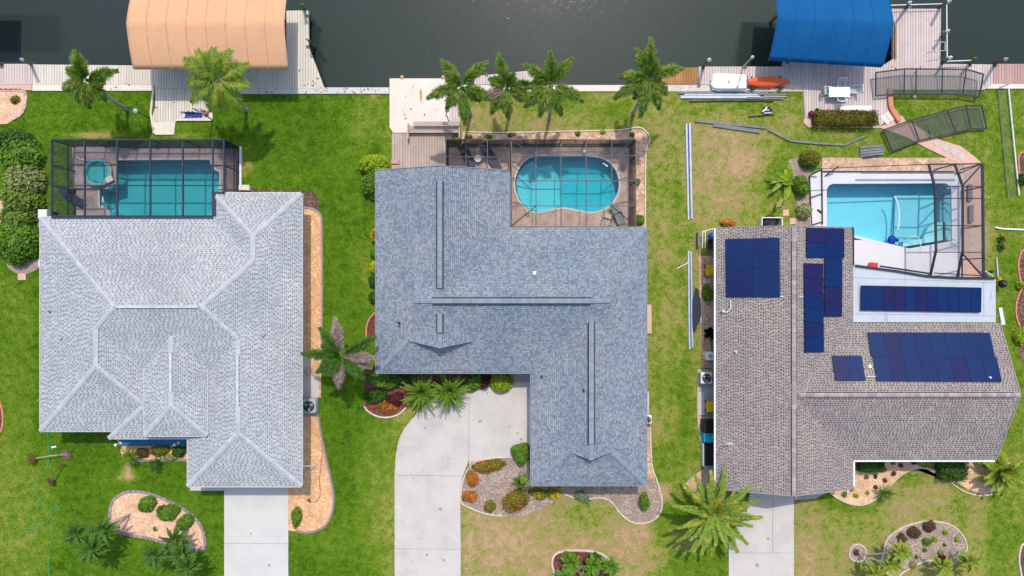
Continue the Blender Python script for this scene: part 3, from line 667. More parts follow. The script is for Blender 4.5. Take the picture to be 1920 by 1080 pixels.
MB().bar(G(74, 425, 0.06), G(74, 500, 0.06), 0.09, 0.10).build('wall_pipe', M['white'], h1)

# ---- house 2 (blue grey roof, middle)
h2 = thing('house', 'house in the middle under a blue grey shingle roof with dark lined ridge vents', 'house', Wd(0, 0)); s2 = .37
pW, pE1, pN, pE, pS, pGW, pGS = [Plane(a, b, 2.7, s2) for a, b in (('W', -241.6), ('E', -5), ('N', -107), ('E', 238.7), ('S', 150.6), ('W', 34), ('S', 350.5))]
mx = 136.35
F2 = [(pW, [(-241.6, -208.4), (-123.3, -208.4), (-123.3, 11.3), (-168, -33.4), (-168, 77), (-123.3, 32.3), (-123.3, 92), (-183, 92), (-241.6, 150.6)]),
      (pE1, [(-123.3, -208.4), (-5, -208.4), (-5, -107), (-123.3, 11.3)]), (pE1, [(-123.3, 32.3), (-123.3, 103), (-63.6, 92.2)]), (pW, [(-123.3, 103), (-123.3, 92), (-183, 92)]),
      (pN, [(-5, -107), (238.7, -107), (168, -36.3), (168, 21.8), (-168, 21.8), (-168, -33.4), (-123.3, 11.3)]),
      (pE, [(238.7, -107), (238.7, 350.5), (173.7, 285.5), (mx, 296), (mx, 48.2), (168, 79.9), (168, -36.3)]),
      (pS, [(-241.6, 150.6), (34, 150.6), (mx, 48.2), (168, 79.9), (168, 21.8), (-168, 21.8), (-168, 77), (-123.3, 32.3), (-63.6, 92), (-183, 92)]),
      (pGW, [(34, 150.6), (34, 350.5), (99, 285.5), (mx, 296), (mx, 48.2)]), (pGS, [(34, 350.5), (238.7, 350.5), (173.7, 285.5), (99, 285.5)])]
r2 = roof(h2, F2, (M['sh2'], M['sh2d']), 3.35, 2.7, 0, 'rand', 2)
gb = MB()
for tri in ([(-183, 91, pW), (-63.6, 91, pE1), (-123.3, 91, pW)], [(99, 284.5, pGW), (173.7, 284.5, pE), (mx, 284.5, pE)]):
    P3 = [Vector(Wd(x, y, p.z(x, y) - 0.05)) for x, y, p in tri]; gb.add(P3 + [p + Vector((0, .1, 0)) for p in P3], [(0, 1, 2), (5, 4, 3)])
for x, pp, dx in ((-167.5, pW, 1), (167.5, pE, -1)):
    P3 = [Vector(Wd(x, y, z - .04)) for y, z in ((-33.4, pN.z(0, -33.4)), (77, pS.z(0, 77)), (21.8, pN.z(0, 21.8)))]; gb.add(P3 + [p + Vector((.1 * dx, 0, 0)) for p in P3], [(0, 1, 2), (5, 4, 3)])
gb.build('gablet', M['cap2'], h2)
MB().add([Wd(-241.6, -203, 2.6), Wd(-5, -203, 2.6), Wd(-123.3, -203, pW.z(-123.3, 0) - .1)], [(0, 2, 1)]).build('gable_wall', M['wall2'], h2)
sc = [L3(pS, (-183, 92), (-241.6, 150.6)), L3(pS, (168, 79.9), (mx, 48.2)), L3(pN, (168, -36.3), (238.7, -107)), L3(pGS, (99, 285.5), (34, 350.5)), L3(pGS, (173.7, 285.5), (238.7, 350.5)),
      (Wd(-168, 22, pN.z(0, 21.8)), Wd(-136, 22, pN.z(0, 21.8))), (Wd(135, 22, pN.z(0, 21.8)), Wd(168, 22, pN.z(0, 21.8))), L3(pW, (-123.3, -183), (-123.3, -208)), L3(pW, (-123.3, 79), (-123.3, 103)), L3(pE, (mx, 48), (mx, 62)), L3(pE, (mx, 268), (mx, 296))]
strip_caps(r2, M['cap2'], sc, 0.16, 0.15, 0.05)
for pl, a, b in ((pW, (-123.3, -183), (-123.3, 0)), (pN, (-136, 21.8), (135, 21.8)), (pW, (-123.3, 44), (-123.3, 76)), (pE, (mx, 60), (mx, 268))):
    p, q = [Vector(v) for v in L3(pl, a, b)]; d = (q - p).normalized(); y = Vector((0, 0, 1)).cross(d)
    v = MB()
    v.bar(p + Vector((0, 0, .05)), q + Vector((0, 0, .05)), 0.50, 0.10).build('ridge_vent', M['vent_dark'], r2)
    strip_caps(r2, M['cap2'], [(p, q)], 0.17, 0.165, 0.135, 0.0)
for z, segs in ((2.62, [((-242.6, -208), (-242.6, 151)), ((-241, 151.6), (34, 151.6)), ((33, 152.5), (33, 350)), ((34, 351.5), (238, 351.5)), ((239.7, -107), (239.7, 351)), ((-4, -108), (239, -108)), ((-4.2, -208), (-4.2, -109)) ]),):
    eave_trim(h2, segs, z, M['cap2'], 'drip_edge', 0.06, 0.14)
for a, b in ((-242, -123.3), (-123.3, -4.6)):
    pl = pW if a < -200 else pE1; MB().bar(Wd(a, -209.4, pl.z(a, 0) - .02 if a < -200 else pl.z(a, 0) - .02), Wd(b, -209.4, pl.z(b, 0) - .02), 0.05, 0.16).build('rake_board', M['cap2'], h2)
MB().prism([Wd(x, y)[:2] for x, y in ((-229, -195), (-18, -195), (-18, -94), (226, -94), (226, 338), (47, 338), (47, 138), (-229, 138))], 0.0, 2.56).build('wall', M['wall2'], h2)
for y in (-150, -60, 40): win(h2, Wd(-229, y, 1.5), 1.2, 1.2, (-1, 0, 0))
for y in (-40, 80, 200, 290): win(h2, Wd(226, y, 1.5), 1.2, 1.2, (1, 0, 0))
win(h2, Wd(-120, -195, 1.3), 2.4, 2.0, (0, 1, 0)); win(h2, Wd(110, -94, 1.3), 3.4, 2.0, (0, 1, 0)); win(h2, Wd(-180, 138, 1.5), 1.8, 1.3, (0, -1, 0)); win(h2, Wd(136, 338, 1.5), 2.0, 1.3, (0, -1, 0))
MB().box(Wd(45.9, 240, 1.2), (0.06, 4.8, 2.3)).build('garage_door', M['white'], h2)
MB().box(Wd(0, 139.2, 1.05), (1.0, 0.06, 2.1)).build('door', M['maroon'], h2)
roof_vent(r2, 1002, 512, 3.9, 'white_plastic', .24); roof_vent(r2, 1202, 821, 2.95, 'grey_m', .12, True)
for x, y, z in ((1136, 631, 3.5), (1015, 705, 3.0), (1094, 731, 4.0), (748, 605, 3.6)): roof_vent(r2, x, y, z, 'black', .12, True)

# ---- house 3 (taupe roof, right)
h3 = thing('house', 'house on the right under a taupe shingle roof carrying dark blue solar panels', 'house', Wd(0, 0)); s3 = .33
qW, qE, qN, qS = [Plane(a, b, 2.7, s3) for a, b in (('W', 362), ('E', 606), ('N', 61.6), ('S', 305.6))]
F3 = [(qW, [(362, -106), (484, -106), (484, 356), (362, 356)]), (qE, [(484, -106), (606, -106), (606, 61.6), (484, 183.6), (606, 305.6), (606, 356), (484, 356)]),
      (qN, [(606, 61.6), (865, 61.6), (872, 183.6), (484, 183.6)]), (qS, [(606, 305.6), (484, 183.6), (872, 183.6), (858, 305.6)])]
r3 = roof(h3, F3, (M['sh3'], M['sh3d']), 3.9, 5.6, 2.3, 'dash', 3)
caps(r3, cap_mesh('ridge_cap', M['cap3'], 0.36, 0.15), [L3(qE, (484, -105), (484, 356)), L3(qN, (494, 183.6), (871, 183.6))], 0.33, 0.075)
for pl, a, b in ((qE, (484, -80), (484, 165)), (qE, (484, 205), (484, 356)), (qN, (505, 183.6), (860, 183.6))):
    p, q = [Vector(v) for v in L3(pl, a, b)]; MB().bar(p + Vector((0, 0, .01)), q + Vector((0, 0, .01)), 0.38, 0.07).build('ridge_vent', M['vent_dark'], r3)
eave_trim(h3, [((360.6, -106), (360.6, 352)), ((607, 307.2), (858, 307.2)), ((607.5, 309), (607.5, 352))], 2.64, M['white'], 'gutter', 0.12)
eave_trim(h3, [((607, -106), (607, -42))], 2.62, M['navy'], 'gutter', .10)
for a, b, pl, y in ((362, 484, qW, -107.2), (484, 606, qE, -107.2), (362, 484, qW, 357.2), (484, 606, qE, 357.2)):
    MB().bar(Wd(a, y, pl.z(a, 0) - .06), Wd(b, y, pl.z(b, 0) - .06), 0.05, 0.18).build('rake_board', M['cap3'], h3)
for a, b, pl in (((866.5, 61.6), (873.5, 183.6), qN), ((859.5, 305.6), (873.5, 183.6), qS)):
    MB().bar(Wd(*a, pl.z(*a) - .06), Wd(*b, pl.z(*b) - .06), 0.05, 0.18).build('rake_board', M['cap3'], h3)
MB().prism([Wd(x, y)[:2] for x, y in ((376, -95), (592, -95), (592, 75), (850, 75), (850, 292), (592, 292), (592, 338), (376, 338))], 0.0, 2.56).build('wall', M['wall3'], h3)
gw = MB()
for y in (-95, 338): gw.add([Wd(372, y, 2.56), Wd(596, y, 2.56), Wd(484, y, 4.1)], [(0, 2, 1) if y < 0 else (0, 1, 2)])
gw.add([Wd(850, 70, 2.56), Wd(850, 297, 2.56), Wd(850, 183.6, 4.1)], [(0, 1, 2)]); gw.build('gable_wall', M['wall3'], h3)
for y in (-30, 60, 250): win(h3, Wd(376, y, 1.6), 1.2, 1.0, (-1, 0, 0))
for y in (120, 240): win(h3, Wd(850, y, 1.5), 1.4, 1.2, (1, 0, 0))
win(h3, Wd(420, -95, 1.5), 1.3, 1.2, (0, 1, 0)); win(h3, Wd(540, -95, 1.3), 1.8, 2.0, (0, 1, 0)); win(h3, Wd(700, 292, 1.5), 2.2, 1.3, (0, -1, 0)); win(h3, Wd(790, 292, 1.5), 1.2, 1.3, (0, -1, 0))
gd = MB()
for k in range(4): gd.box(Wd(440, 339.2, 0.32 + k * 0.56), (4.4, 0.05, 0.53))
gd.build('garage_door', M['white'], h3)
# flat pan roof over the lanai
MB().prism(GP([(1597, 497), (1640, 502), (1690, 510), (1740, 517), (1770, 519.5), (1867, 523), (1867, 604), (1599, 604)], 2.66), 2.5, 2.66, mi=0, bottom=True).build('flat_roof', M['flat_white'], h3)
se = MB()
for a, b in (((1599, 520), (1867, 530)), ((1664, 586), (1664, 604)), ((1660, 586), (1660, 604)), ((1697, 508), (1697, 533)), ((1599, 588), (1867, 592)), ((1610, 530), (1610, 588)), ((1845, 528), (1845, 592)), ((1858, 545), (1858, 565))): se.bar(G(*a, 2.67), G(*b, 2.67), 0.03, 0.03)
se.build('roof_seam', M['grey_m'], h3)
for x, y in ((1604, 512), (1700, 522), (1780, 532), (1858, 535)): MB().bar(G(x, y, 2.5) * 1.0, Vector((G(x, y, 2.5).x, G(x, y, 2.5).y, 0)), 0.1).build('post', M['white'], h3)
roof_vent(r3, 1354, 583, 2.98, 'white_plastic', .16, True); roof_vent(r3, 1378, 659, 3.15, 'white_plastic', .16, True); roof_vent(r3, 1630, 687, 3.7, 'white_plastic', .22); roof_vent(r3, 1852, 707, 3.9, 'white_plastic', .1, True)
MB().tube([G(1370, 562, 3.2), G(1370, 578, 3.2), G(1364, 585, 3.15), G(1355, 585, 3.1)], 0.03, 5).build('conduit', M['white'], h3)
MB().tube([G(1463, 556, 4.1), G(1506, 556, 4.15)], 0.025, 5).build('conduit', M['white'], h3)
MB().tube([G(1624, 706, 4.0), G(1645, 706, 4.0)], 0.025, 5).build('conduit', M['white'], h3)
ant = MB(); ca = G(1366, 829, 3.1); ant.bar(ca - Vector((0, 0, .1)), ca + Vector((0, 0, .5)), 0.04)
for k in range(4): ant.bar(ca + Vector((-.3 + .12 * k, -.12, .5)), ca + Vector((-.3 + .12 * k, .14, .5)), 0.02)
ant.bar(ca + Vector((-.3, 0, .5)), ca + Vector((.15, 0.02, .5)), 0.025); ant.build('aerial', M['white_plastic'], h3)

# ------------------------------------------------------------ solar arrays
def ray_plane(px, py, pl, up=0.0):
    z = 3.2
    for _ in range(25): p = G(px, py, z); z = pl.z(p.x * 25, -p.y * 25) + up
    return G(px, py, z)
def solar(label, corners, cols, rows, pl, skip=()):
    C4 = [ray_plane(x, y, pl, 0.12) for x, y in corners]; a, b, c, d = C4
    root = thing('solar_array', label, 'solar panels', ((a + c) / 2)[:], 0, 'solar arrays on the taupe roof')
    o = (a + c) / 2; X = (b - a + c - d) / 2; Y = (d - a + c - b) / 2; org = a + (o * 2 - a - c) / 2
    w_, h_ = X.length / cols, Y.length / rows; xn = X.normalized(); yn = Y.normalized(); zn = xn.cross(yn); zn = zn if zn.z > 0 else -zn
    yn = zn.cross(xn); R = Matrix((xn, yn, zn)).transposed().to_euler()
    me = MB().box((0, 0, 0), (w_ - .012, h_ - .012, 0.04), 0, 1).box((0, 0, 0.022), (w_ - .035, h_ - .035, 0.006)).mesh('panel', [M['solar'], M['solar_f']])
    for i in range(cols):
        for j in range(rows):
            if (i, j) in skip: continue
            p = (a - o) + X * ((i + .5) / cols) + Y * ((j + .5) / rows); link('panel', me, root, None, p, R)
    rl = MB()
    for j in range(rows):
        for t in (.25, .75):
            q = (a - o) + Y * ((j + t) / rows) - zn * 0.06; rl.bar(q - xn * .04, q + X + xn * .04, 0.04)
    rl.build('mounting_rail', M['alu'], root)
solar('two by four block of solar panels on the west slope of the taupe roof', [(1360, 448), (1462, 446), (1463, 557), (1361, 558)], 2, 4, qW)
solar('small two by two block of solar panels at the canal end of the taupe roof', [(1512, 427), (1583, 427), (1583, 483), (1512, 482)], 2, 2, qE)
solar('short column of four solar panels touching the two by two block', [(1546, 484), (1580, 484), (1579, 593), (1546, 593)], 1, 4, qE)
solar('long narrow column of six solar panels nearest the ridge of the taupe roof', [(1507, 493), (1543, 493), (1545, 660), (1508, 660)], 1, 6, qE)
solar('large slanted block of sixteen solar panels on the east wing of the taupe roof', [(1625, 623), (1852, 624), (1880, 716), (1643, 715)], 8, 2, qN)
solar('pair of purplish solar panels standing alone beside a white roof vent', [(1559, 667), (1615, 667), (1624, 714), (1567, 714)], 2, 1, qN)
fl = Plane('N', 0, 2.7, 0)
solar('single row of solar panels on the flat white lanai roof', [(1613, 535), (1838, 540), (1841, 586), (1614, 583)], 11, 1, fl)

# ------------------------------------------------------------ ground pieces
def slabs(name, polys, m, z=0.07, edge=None):
    root = empty(name); root['kind'] = 'structure'
    for p in polys: MB().prism(ex(p), -0.05, z).build('slab', M[m], root)
    return root
def shrink(poly, d=0.35): return poly
dw1 = slabs('driveway', [[(421, 908), (541, 908), (541, 1018), (421, 1018)], [(421, 1018.6), (541, 1018.6), (541, 1128), (421, 1128)], [(421, 1128.6), (541, 1128.6), (541, 1320), (421, 1320)]], 'concw')
slabs('pavement', [[(357, 908), (378.6, 908), (378.6, 919.5), (357, 919.5)], [(379.2, 908), (420.4, 908), (420.4, 919.5), (379.2, 919.5)]], 'conc')
crv = smooth_poly([(742, 870), (744, 850), (750, 822), (764, 797), (782, 777), (800, 757), (820, 741), (850, 728)], 4, False)
dw2 = slabs('driveway', [[(742, 890)] + crv + [(868, 728), (879, 728), (879, 862), (874, 876), (868, 892)],
    [(879.6, 716), (997, 716), (997, 850), (985, 857), (945, 857), (915, 859), (895, 864), (879.6, 872)],
    [(742, 890.6), (867, 892.6), (863, 925), (864, 1029), (742, 1028)], [(742, 1028.6), (864, 1029.6), (864, 1180), (742, 1180)], [(742, 1180.6), (864, 1180.6), (864, 1320), (742, 1320)]], 'conc')
MB().tube([Vector((*G(x, y)[:2], .06)) for x, y in [(741, 1320), (741, 890)] + crv[:-4]], 0.045, 6).build('kerb', M['kerb_w'], dw2)
dw3 = slabs('driveway', [[(1408, 905), (1448, 905), (1448, 1036), (1366, 1036), (1366, 960), (1400, 960)], [(1448.6, 905), (1488, 905), (1488, 1036), (1448.6, 1036)], [(1366, 1036.6), (1488, 1036.6), (1488, 1180), (1366, 1180)], [(1366, 1180.6), (1488, 1180.6), (1488, 1320), (1366, 1320)]], 'conc')
MB().prism(ex([(1488.6, 905), (1606, 905), (1560, 918), (1540, 928), (1530, 934), (1515, 936), (1488.6, 937)]), -.05, .07).build('slab', M['concg'], dw3)
slabs('entry_path', [[(905, 690), (1000, 690), (1000, 715.4), (940, 715.4)], [(1000.6, 690), (1004, 690), (1004, 715), (1000.6, 715)]], 'concg')
ac1 = slabs('equipment_pad', [[(566, 672), (582, 672), (582, 706), (566, 706)], [(582.6, 706), (598, 706), (598, 744), (566, 744), (566, 706.6)]], 'conc', .05)
MB().prism(ex([(566, 745), (597, 745), (597, 780), (566, 780)]), -.05, .09).build('slab', M['concg'], ac1)
slabs('side_yard_pad', [[(1309, 692), (1341, 692), (1341, 778), (1309, 778)], [(1311, 812), (1341, 812), (1341, 838), (1314, 838)], [(1319, 839), (1341, 839), (1341, 886), (1319, 886)]], 'concg', .05)
MB().prism(ex([(1309.5, 735), (1320, 735), (1320, 778), (1309.5, 778)]), .05, .08).build('paving_slab', M['conc']); bpy.data.objects['paving_slab']['kind'] = 'structure'
slabs('service_pad', [[(1212, 734), (1217, 734), (1217, 778), (1212, 778)]], 'conc', .05); slabs('service_pad', [[(1211, 571), (1221, 571), (1222, 625), (1212, 625)]], 'pinkpave', .05)
slabs('terrace', [[(0, 376), (10, 378), (14, 395), (12, 412), (0, 418)]], 'pinkpave', .05)

def bed(m, pts, z=0.045, kerb=None, kw=0.12, kh=0.10, sm=4, closed=True, kpts=None, pieces=0, name='garden_bed', pm=None, kw2=None):
    """planting bed with its covering; kerb one bead of concrete, or loose edging pieces"""
    poly = smooth_poly(pts, sm) if sm > 1 else pts
    ex(poly)
    o = MB().prism(ex(poly), -.04, z).build(name, M[m]); o['kind'] = 'structure'
    if kerb or pieces:
        kp = kpts or pts; line = smooth_poly(kp, 5, closed and kpts is None); 
        if kpts is None: line.append(line[0])
        P = [Vector((*G(x, y)[:2], 0)) for x, y in line]
        if pieces:
            ln = [0]
            for a, b in zip(P, P[1:]): ln.append(ln[-1] + (b - a).length)
            n = max(2, int(ln[-1] / pieces)); me = MB().box((0, 0, kh / 2), (pieces * .93, kw, kh), 0, 0, .02).mesh('edging_stone', M[pm])
            for i in range(n):
                s = (i + .5) / n * ln[-1]; j = min(max(k for k in range(len(ln)) if ln[k] <= s), len(P) - 2); t = (s - ln[j]) / max(1e-6, ln[j + 1] - ln[j]); d = P[j + 1] - P[j]
                link('edging_stone', me, o, None, P[j].lerp(P[j + 1], t), (0, 0, math.atan2(d.y, d.x) + random.uniform(-.04, .04)))
        else:
            mb = MB(); n = len(P)
            for i in range(n):
                d = (P[min(i + 1, n - 1)] - P[max(i - 1, 0)]).normalized(); s = Vector((-d.y, d.x, 0)) * kw / 2
                for q, zz in ((P[i] - s, 0), (P[i] - s * .8, kh), (P[i] + s * .8, kh), (P[i] + s, 0)): mb.v.append((q.x, q.y, zz))
            for i in range(n - 1):
                for k in range(3): mb.f.append((i * 4 + k, i * 4 + k + 1, i * 4 + k + 5, i * 4 + k + 4)[::-1]); mb.m.append(0)
            mb.build('kerb', M[kerb], o)
    return o
# house 1 side strips
bed('gravel_o', [(560, 385), (568, 389), (585, 391), (596, 397), (603, 412), (603, 665), (602, 690), (560, 690)], sm=1, kerb='kerb_g', kw=.16, kpts=[(568, 389), (585, 391), (597, 398), (603, 414), (604, 480), (604, 600), (603, 690)])
bed('mulch', [(470, 352), (500, 356), (560, 357), (585, 358), (597, 372), (600, 392), (590, 391), (567, 388), (560, 370), (470, 372)], 0.03, sm=1)
bed('sand', [(566, 672), (602, 672), (602, 745), (597, 745), (566, 745)], 0.03, sm=1)
bed('gravel_o', [(541, 905), (560, 905), (560, 780), (597, 781), (600, 800), (606, 830), (614, 870), (622, 905), (625, 935), (622, 960), (612, 982), (594, 995), (570, 998), (541, 994)], sm=1, kerb='kerb_g', kw=.18,
    kpts=[(598, 781), (601, 805), (607, 835), (615, 873), (623, 908), (626, 938), (622, 964), (611, 984), (593, 995), (572, 998), (556, 995)])
bed('gravel_p', [(207, 960), (212, 940), (228, 926), (252, 921), (282, 926), (318, 940), (350, 958), (372, 978), (383, 1003), (381, 1028), (340, 1030), (312, 1019), (284, 1010), (245, 1003), (220, 995), (208, 980)],
    pieces=.40, kw=.22, pm='kerb_g')
bed('gravel_o', [(225, 836), (352, 836), (352, 863), (255, 863), (228, 856)], .03, sm=1, kerb='kerb_g', kpts=[(255, 864), (300, 863), (352, 863)], kw=.16)
po = MB().prism(ex([(222, 815), (350, 815), (350, 836), (228, 834)]), -.05, .14).build('porch_floor', M['blue_floor'], h1)
MB().prism(ex([(205, 805), (226, 815), (229, 836), (218, 822)]), -.05, .1).build('porch_step', M['concg'], h1)
for x, y in ((225, 831), (334, 831)):
    c = G(x, y, .2); o = MB().lathe((c.x, c.y, .14), [(.13, 0), (.13, .05), (.05, .12), (.05, .5), (.11, .55), (.10, .68), (.0, .70)], 12).build('path_light', M['white_plastic']); tag(o, 'round white light at the %s end of the blue porch floor' % ('left' if x < 300 else 'right'), 'light', 'white porch lights')
bed('gravel_p', [(-30, 168), (46, 168), (52, 180), (50, 200), (38, 216), (15, 232), (-30, 236)], sm=1, pieces=.36, kw=.22, pm='pinkstone', kpts=[(-20, 170), (5, 169), (40, 170), (49, 178), (48, 195), (45, 206), (38, 216), (24, 224)])
bed('brick', [(8, 484), (14, 470), (60, 470), (62, 400), (76, 400), (76, 500), (66, 508), (50, 514), (30, 512), (16, 502)], .05, sm=1, name='paver_path')
bed('mulch_r', [(50, 250), (67, 300), (69, 400), (66, 470), (40, 480), (30, 300)], .03, sm=1)
bed('mulch_r', [(-20, 752), (0, 756), (6, 775), (6, 795), (0, 812), (-20, 816)], .03, kerb='kerb_t', kw=.14, sm=3)
# house 2 beds
bed('mulch_r', [(684, 690), (684, 760), (692, 772), (710, 781), (730, 782), (748, 776), (760, 764), (768, 745), (800, 720), (905, 735), (915, 726), (990, 715), (960, 690)], .03, sm=1, kerb='kerb_w', kpts=[(683, 762), (692, 772), (710, 781), (730, 782), (748, 776), (762, 763)], kw=.13)
bed('mulch_r', [(706, 585), (694, 597), (688, 612), (687, 632), (700, 640), (720, 640), (720, 580)], .03, sm=1, kerb='kerb_t', kpts=[(706, 584), (694, 596), (688, 611), (687, 632)], kw=.13)
bed('rock', [(867, 910), (872, 890), (880, 873), (896, 863), (916, 858), (950, 857), (985, 856), (1000, 870), (1005, 915), (1050, 912), (1050, 935), (985, 968), (950, 968), (925, 965), (900, 958), (868, 945)], .04, sm=1, kerb='kerb_w', kw=.12,
    kpts=[(990, 856), (950, 857), (918, 859), (897, 864), (881, 874), (871, 892), (866, 912), (865, 940), (878, 950), (905, 961), (930, 966), (942, 966)])
bed('rock', [(1040, 900), (1200, 900), (1205, 800), (1219, 800), (1222, 870), (1232, 900), (1241, 935), (1238, 960), (1222, 977), (1198, 982), (1178, 976), (1162, 962), (1150, 945), (1136, 935), (1118, 933), (1100, 936), (1080, 934), (1050, 928)], .04, sm=1, kerb='kerb_w', kw=.12,
    kpts=[(1219, 800), (1222, 870), (1232, 902), (1241, 936), (1238, 960), (1222, 976), (1198, 981), (1178, 975), (1162, 961), (1150, 945), (1136, 935), (1118, 933), (1100, 936), (1080, 934), (1056, 925)])
bed('sand', [(1208, 800), (1217.5, 800), (1220, 870), (1228, 898), (1208, 898)], .05, sm=1)
bed('mulch_r', [(1036, 1048), (1046, 1036), (1066, 1032), (1095, 1032), (1122, 1036), (1140, 1048), (1142, 1062), (1136, 1085), (1050, 1092), (1038, 1068)], .04, kerb='kerb_w', kw=.16)
bed('sand', [(866, 246), (940, 249), (1080, 246), (1180, 244), (1196, 240), (1210, 248), (1217, 262), (1211, 285), (1210, 430), (1180, 430), (1180, 270), (866, 270)], .03, sm=1, kerb='kerb_w', kw=.11,
    kpts=[(872, 247), (940, 249), (1080, 246), (1160, 244), (1196, 239), (1211, 247), (1218, 262), (1211, 285), (1210, 350), (1210, 430)])
# house 3 beds
bed('gravel_p', [(1556, 926), (1606, 905), (1612, 860), (1760, 860), (1768, 885), (1790, 900), (1810, 915), (1845, 928), (1880, 915), (1900, 870), (1850, 850), (1600, 850), (1560, 905)], .035, sm=1)
bed('gravel_p', [(1556, 924), (1575, 937), (1600, 946), (1625, 944), (1650, 928), (1670, 908), (1690, 890), (1712, 878), (1738, 877), (1760, 885), (1775, 896), (1810, 915), (1700, 862), (1610, 862), (1600, 905)], .045, sm=1, kerb='kerb_w', kw=.10,
    kpts=[(1556, 924), (1575, 937), (1600, 946), (1625, 944), (1650, 928), (1670, 908), (1690, 890), (1712, 879), (1738, 878), (1760, 886), (1780, 902), (1805, 920), (1835, 929), (1860, 926)])
bed('rock', [(1652, 1060), (1656, 1036), (1662, 1012), (1682, 994), (1712, 981), (1745, 977), (1780, 983), (1802, 1000), (1812, 1026), (1800, 1045), (1770, 1062), (1740, 1050), (1700, 1068), (1675, 1082)], .04, kerb='kerb_w', kw=.11)
bed('rock', [(1592, 1036), (1597, 1024), (1608, 1020), (1620, 1026), (1623, 1038), (1616, 1050), (1604, 1052), (1594, 1046)], .04, kerb='kerb_w', kw=.11)
bed('sand', [(1280, 915), (1290, 900), (1310, 885), (1335, 872), (1341, 880), (1341, 935), (1310, 925)], .03, sm=1)
bed('sand', [(1310, 480), (1341, 480), (1341, 600), (1330, 640), (1341, 690), (1315, 690)], .03, sm=1)
bed('sand', [(1309, 779), (1341, 779), (1341, 811), (1311, 811)], .03, sm=1, kerb='kerb_w', kw=.10, kpts=[(1309, 692), (1308, 778), (1312, 815), (1318, 838), (1341, 838)])
bed('mulch', [(1915, 540), (1905, 565), (1903, 590), (1910, 612), (1908, 640), (1912, 672), (1925, 690), (1990, 690), (1990, 540)], .03, sm=1, kerb='kerb_t', kw=.13, kpts=[(1918, 535), (1906, 562), (1904, 590), (1911, 612)])
bed('mulch', [(1925, 285), (1910, 292), (1909, 310), (1914, 340), (1940, 350), (1990, 290)], .03, sm=3, kerb='kerb_t', kw=.13)
bed('mulch', [(1925, 470), (1910, 485), (1910, 515), (1925, 540), (1990, 510)], .03, sm=3, kerb='kerb_t', kw=.13)
bed('mulch', [(1925, 1020), (1911, 1036), (1912, 1066), (1925, 1085), (1990, 1060)], .03, sm=3, kerb='kerb_w', kw=.13)
bed('rock', [(1478, 300), (1508, 292), (1520, 320), (1518, 425), (1492, 428), (1494, 350), (1480, 335)], .03, sm=1)
bed('sand', [(1541, 296), (1820, 296), (1842, 312), (1842, 330), (1541, 330)], .03, sm=1)
# far road beyond the plots
for nm, y0, y1, m, z in (('road', 1390, 1640, 'road', .0), ('pavement', 1330, 1370, 'conc', .06)):
    if m == 'road': M['road'] = mat('asphalt', (.06, .06, .062), (.05, .05, .052), 1, .9, 20, .2, .1)
    o = MB().prism(ex([(-3000, y0), (5000, y0), (5000, y1), (-3000, y1)]), -.03, z + .02).build(nm, M[m]); o['kind'] = 'structure'
# ------------------------------------------------------------ canal, seawalls, docks
WZ = -0.9
o = MB().quad((-400, 14.5, WZ), (400, 14.5, WZ), (400, 200, WZ), (-400, 200, WZ)).build('canal_water', M['canal']); o['kind'] = 'structure'
o = MB().prism([(-400, 46), (400, 46), (400, 320), (-400, 320)], -3, 0.0).build('far_bank', M['grass']); o['kind'] = 'structure'
def wall_piece(name, label, x0, x1, y0, y1, m, z=.10):
    root = thing(name, label, 'seawall'); a = G(x0, y0); b = G(x1, y1)
    MB().box(((a.x + b.x) / 2, (a.y + b.y) / 2, z - .14), (b.x - a.x, a.y - b.y, .28), 0, 0, .02).build('cap', M[m], root)
    MB().box(((a.x + b.x) / 2, (a.y + b.y) / 2 - .02, -1.6), (b.x - a.x - .01, a.y - b.y - .2, 2.64)).build('panel', M['concg'], root); EXCL.append([(a.x, b.y), (b.x, b.y), (b.x, a.y), (a.x, a.y)])
wall_piece('seawall', 'mauve seawall cap at the far left edge beside the gravel bed', -1600, 61, 158, 170, 'pinkpave')
wall_piece('seawall', 'cream seawall cap behind the lawn with the two leaning palms', 62, 289, 158, 171, 'cream')
wall_piece('seawall', 'white seawall cap from the peach boat canopy to the stained concrete dock', 398, 730, 164.5, 176.5, 'concw')
wall_piece('seawall', 'cream seawall cap running behind the row of canal palms', 843, 1250, 160, 172, 'cream')
wall_piece('seawall', 'tan seawall cap along the lawn by the upturned boats', 1251, 1508, 158.5, 172, 'kerb_w', .06)
wall_piece('seawall', 'seawall cap at the far right edge past the wire fence', 1845, 4000, 157, 167, 'cream')
def planks(px, z, m, pitch=0.2, gap=0.024, horiz=False, th=.05, g=random.Random(5)):
    poly = GP(px, z); mb = MB(); ax = 1 if horiz else 0; lo = min(p[ax] for p in poly); hi = max(p[ax] for p in poly); u = lo
    while u < hi:
        a, b = u, min(u + pitch - gap, hi)
        r = clip_rect(poly, -999, a, 999, b) if horiz else clip_rect(poly, a, -999, b, 999)
        if len(r) > 2:
            zz = z + g.uniform(-.004, .003); n = len(r)
            mb.add([(x, y, zz) for x, y in r] + [(x, y, zz - th) for x, y in r], [tuple(range(n))] + [((i + 1) % n, i, n + i, n + (i + 1) % n) for i in range(n)])
        u += pitch
    # keep faces upward
    for i, f in enumerate(mb.f):
        if len(f) >= 3:
            a, b, c = [Vector(mb.v[k]) for k in f[:3]]
    return mb
